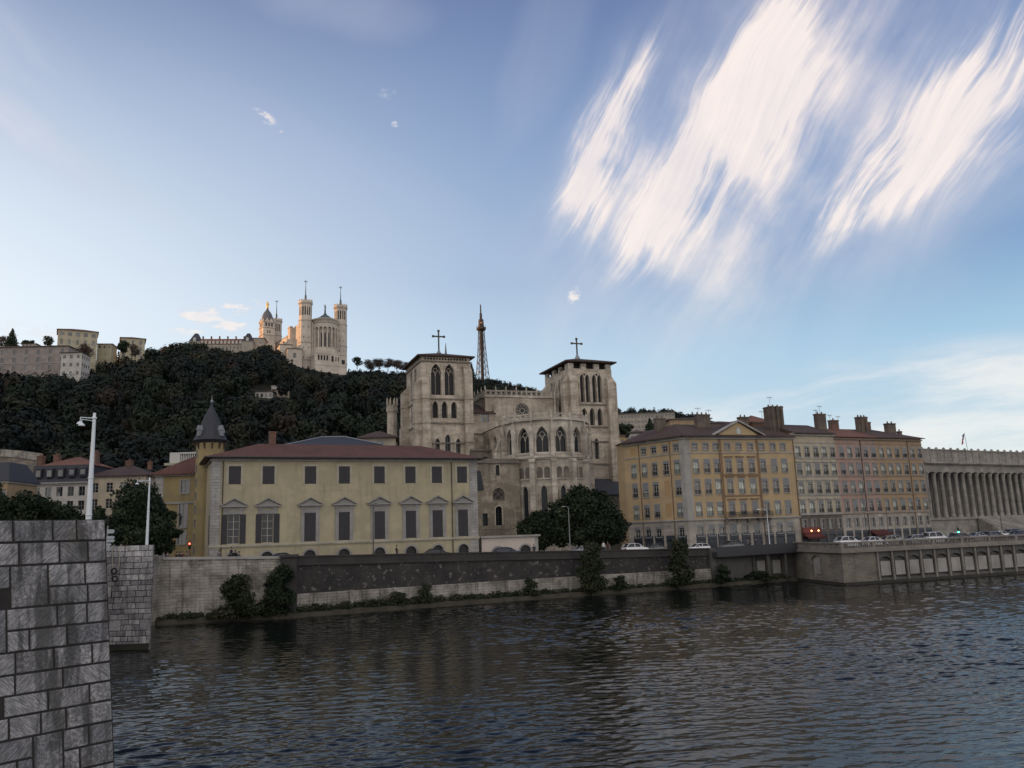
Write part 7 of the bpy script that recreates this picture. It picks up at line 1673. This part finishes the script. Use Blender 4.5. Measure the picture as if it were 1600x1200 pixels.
# litter bins, bollards and cafe furniture read only as dark specks in the photo; one notice plate on the terrace
# ------------------------------------------------------------------ people
M_SKIN = plain('skin', (.42, .27, .2), .6); M_HAIR = plain('dark_hair', (.03, .022, .018), .7)
def person_mesh(pose, top, legs, nm):
    s_ = {'stand': 0., 'walk': .28}.get(pose, 0.); a = .5 if pose == 'phone' else 0.
    J = {'pel': (0, 0, .95), 'sp': (0, 0, 1.15), 'ch': (0, .02, 1.36), 'nk': (0, .01, 1.5), 'hb': (0, -.01, 1.58), 'hd': (0, -.03, 1.68)}
    E_ = [('pel', 'sp'), ('sp', 'ch'), ('ch', 'nk'), ('nk', 'hb'), ('hb', 'hd')]
    RAD = {'pel': (.155, .115), 'sp': (.14, .105), 'ch': (.17, .12), 'nk': (.058, .058), 'hb': (.075, .085), 'hd': (.085, .10)}
    for q, sg in (('l', -1), ('r', 1)):
        f = s_*sg
        J.update({'hp'+q: (sg*.09, 0, .88), 'kn'+q: (sg*.1, -f*.7-.02, .49), 'an'+q: (sg*.1, -f*1.1+.03, .09+max(0, -f)*.3), 'to'+q: (sg*.12, -f*1.1-.15, .04+max(0, -f)*.15)})
        J.update({'sh'+q: (sg*.19, .02, 1.41), 'el'+q: (sg*.26, .05+f*.5, 1.13), 'wr'+q: (sg*.25, -.1+f*.7, .9), 'ha'+q: (sg*.25, -.14+f*.75, .82)})
        if pose == 'phone' and sg == 1: J.update({'elr': (.27, -.05, 1.15), 'wrr': (.17, -.28, 1.3), 'har': (.14, -.3, 1.38)})
        E_ += [('pel', 'hp'+q), ('hp'+q, 'kn'+q), ('kn'+q, 'an'+q), ('an'+q, 'to'+q), ('ch', 'sh'+q), ('sh'+q, 'el'+q), ('el'+q, 'wr'+q), ('wr'+q, 'ha'+q)]
        for k, v in (('hp', .095), ('kn', .06), ('an', .042), ('to', .04), ('sh', .065), ('el', .045), ('wr', .032), ('ha', .038)): RAD[k+q] = (v, v)
    K = list(J); me = bpy.data.meshes.new('body'); me.from_pydata([J[k] for k in K], [(K.index(x), K.index(y)) for x, y in E_], []); o = link('tmp_body', me)
    md = o.modifiers.new('s', 'SKIN'); md.use_smooth_shade = True; sv = me.skin_vertices[0].data
    for i, k in enumerate(K): sv[i].radius = RAD[k]; sv[i].use_root = k == 'pel'
    o.modifiers.new('u', 'SUBSURF').levels = 1
    dg = bpy.context.evaluated_depsgraph_get(); ev = o.evaluated_get(dg); out = bpy.data.meshes.new_from_object(ev); out.name = 'body'; bpy.data.objects.remove(o)
    out.materials.clear()
    for m_ in (M_SKIN, top, legs, M_BLACK): out.materials.append(m_)
    for p in out.polygons:
        z = p.center.z; x = abs(p.center.x); p.material_index = 0 if z > 1.49 or (x > .2 and z < .92) or (pose == 'phone' and p.center.y < -.22 and z > 1.2) else 1 if z > .93 else 2 if z > .1 else 3
    return out
HM = MB(); HM.lathe(0, .01, [(.09, 1.60), (.108, 1.70), (.095, 1.78), (.05, 1.815), (.01, 1.82)], 10); HMESH = HM.mesh('hair', M_HAIR)
FM = MB(); FM.lathe(0, -.115, [(.004, 1.66), (.016, 1.665), (.004, 1.70)], 5); FM.box(-.04, -.02, -.118, -.108, 1.70, 1.712); FM.box(.02, .04, -.118, -.108, 1.70, 1.712); FM.box(-.022, .022, -.117, -.107, 1.628, 1.637)
FMESH = FM.mesh('face', plain('lips_and_eyes', (.12, .06, .05), .6))
cl = lambda n, c: plain(n+'_cloth', c, .9)
PEO = {k: person_mesh(p, t, l, k) for k, (p, t, l) in {'a': ('walk', cl('black', (.015, .015, .018)), cl('dark_blue', (.03, .035, .05))), 'b': ('stand', cl('navy', (.02, .025, .04)), cl('black', (.015, .015, .018))), 'c': ('stand', cl('white', (.6, .6, .6)), cl('dark_blue', (.03, .035, .05))), 'd': ('phone', cl('grey', (.10, .10, .11)), cl('black', (.015, .015, .018))), 'e': ('walk', cl('dark_red', (.12, .03, .03)), cl('black', (.015, .015, .018)))}.items()}
def person(label, px, Y, k, rot, zoff=0., sc_=1.):
    p = at(px, 860, Y); r = thing('person', label, 'person', (p.x, Y, street(p.x)+zoff), rot); r.scale = (sc_,)*3
    b = link('body', PEO[k], r); link('hair', HMESH, r); link('face', FMESH, r); return r
person('person in black walking alone on the quay right of the palace lamp post', 620, 116.2, 'a', R(100), .35, 1.0)
person('person in navy standing at the right corner of the white terrace', 834.5, 127.5, 'b', R(10))
person('person in a white shirt standing beside the big dark tree', 943.5, 132.5, 'c', R(30), .3)
person('person in dark red walking close behind the one in the white shirt', 950, 133, 'e', R(80), .2)
for i, (px, Y, k, ro, z) in enumerate(((343, 106.5, 'd', 20, .35), (361, 106.3, 'b', -40, .75), (368, 106.6, 'a', 160, .35), (374, 106.8, 'd', 90, .2))):
    person(['person in grey, leftmost of the four at the pale parapet', 'person in navy standing highest of the four at the pale parapet', 'person in black just right of the highest one at the pale parapet', 'person in grey, rightmost of the four at the pale parapet'][i], px, Y, k, R(ro), z-.25)
for i, (px, k, ro) in enumerate(((256, 'b', 0), (262, 'd', 50), (276, 'a', 120), (281, 'b', 200), (285, 'e', 20), (292, 'd', -30))):
    person(['person in navy, first from the left before the ochre wing', 'person in grey, second from the left before the ochre wing', 'person in black, third from the left before the ochre wing', 'person in navy, fourth from the left before the ochre wing', 'person in dark red, fifth from the left before the ochre wing', 'person in grey, nearest the red traffic light'][i], px, 107+i*.4, k, R(ro), -.05)
for i, (px, Y, k, ro) in enumerate(((1158, 143.6, 'c', 20), (1182, 146.5, 'b', 60), (1170, 146, 'd', 10))):
    person(['person in a white shirt before the shops of the golden block', 'person in navy right of the door under the golden block balcony', 'person in grey before the shops under the golden block balcony'][i], px, Y, k, R(ro))
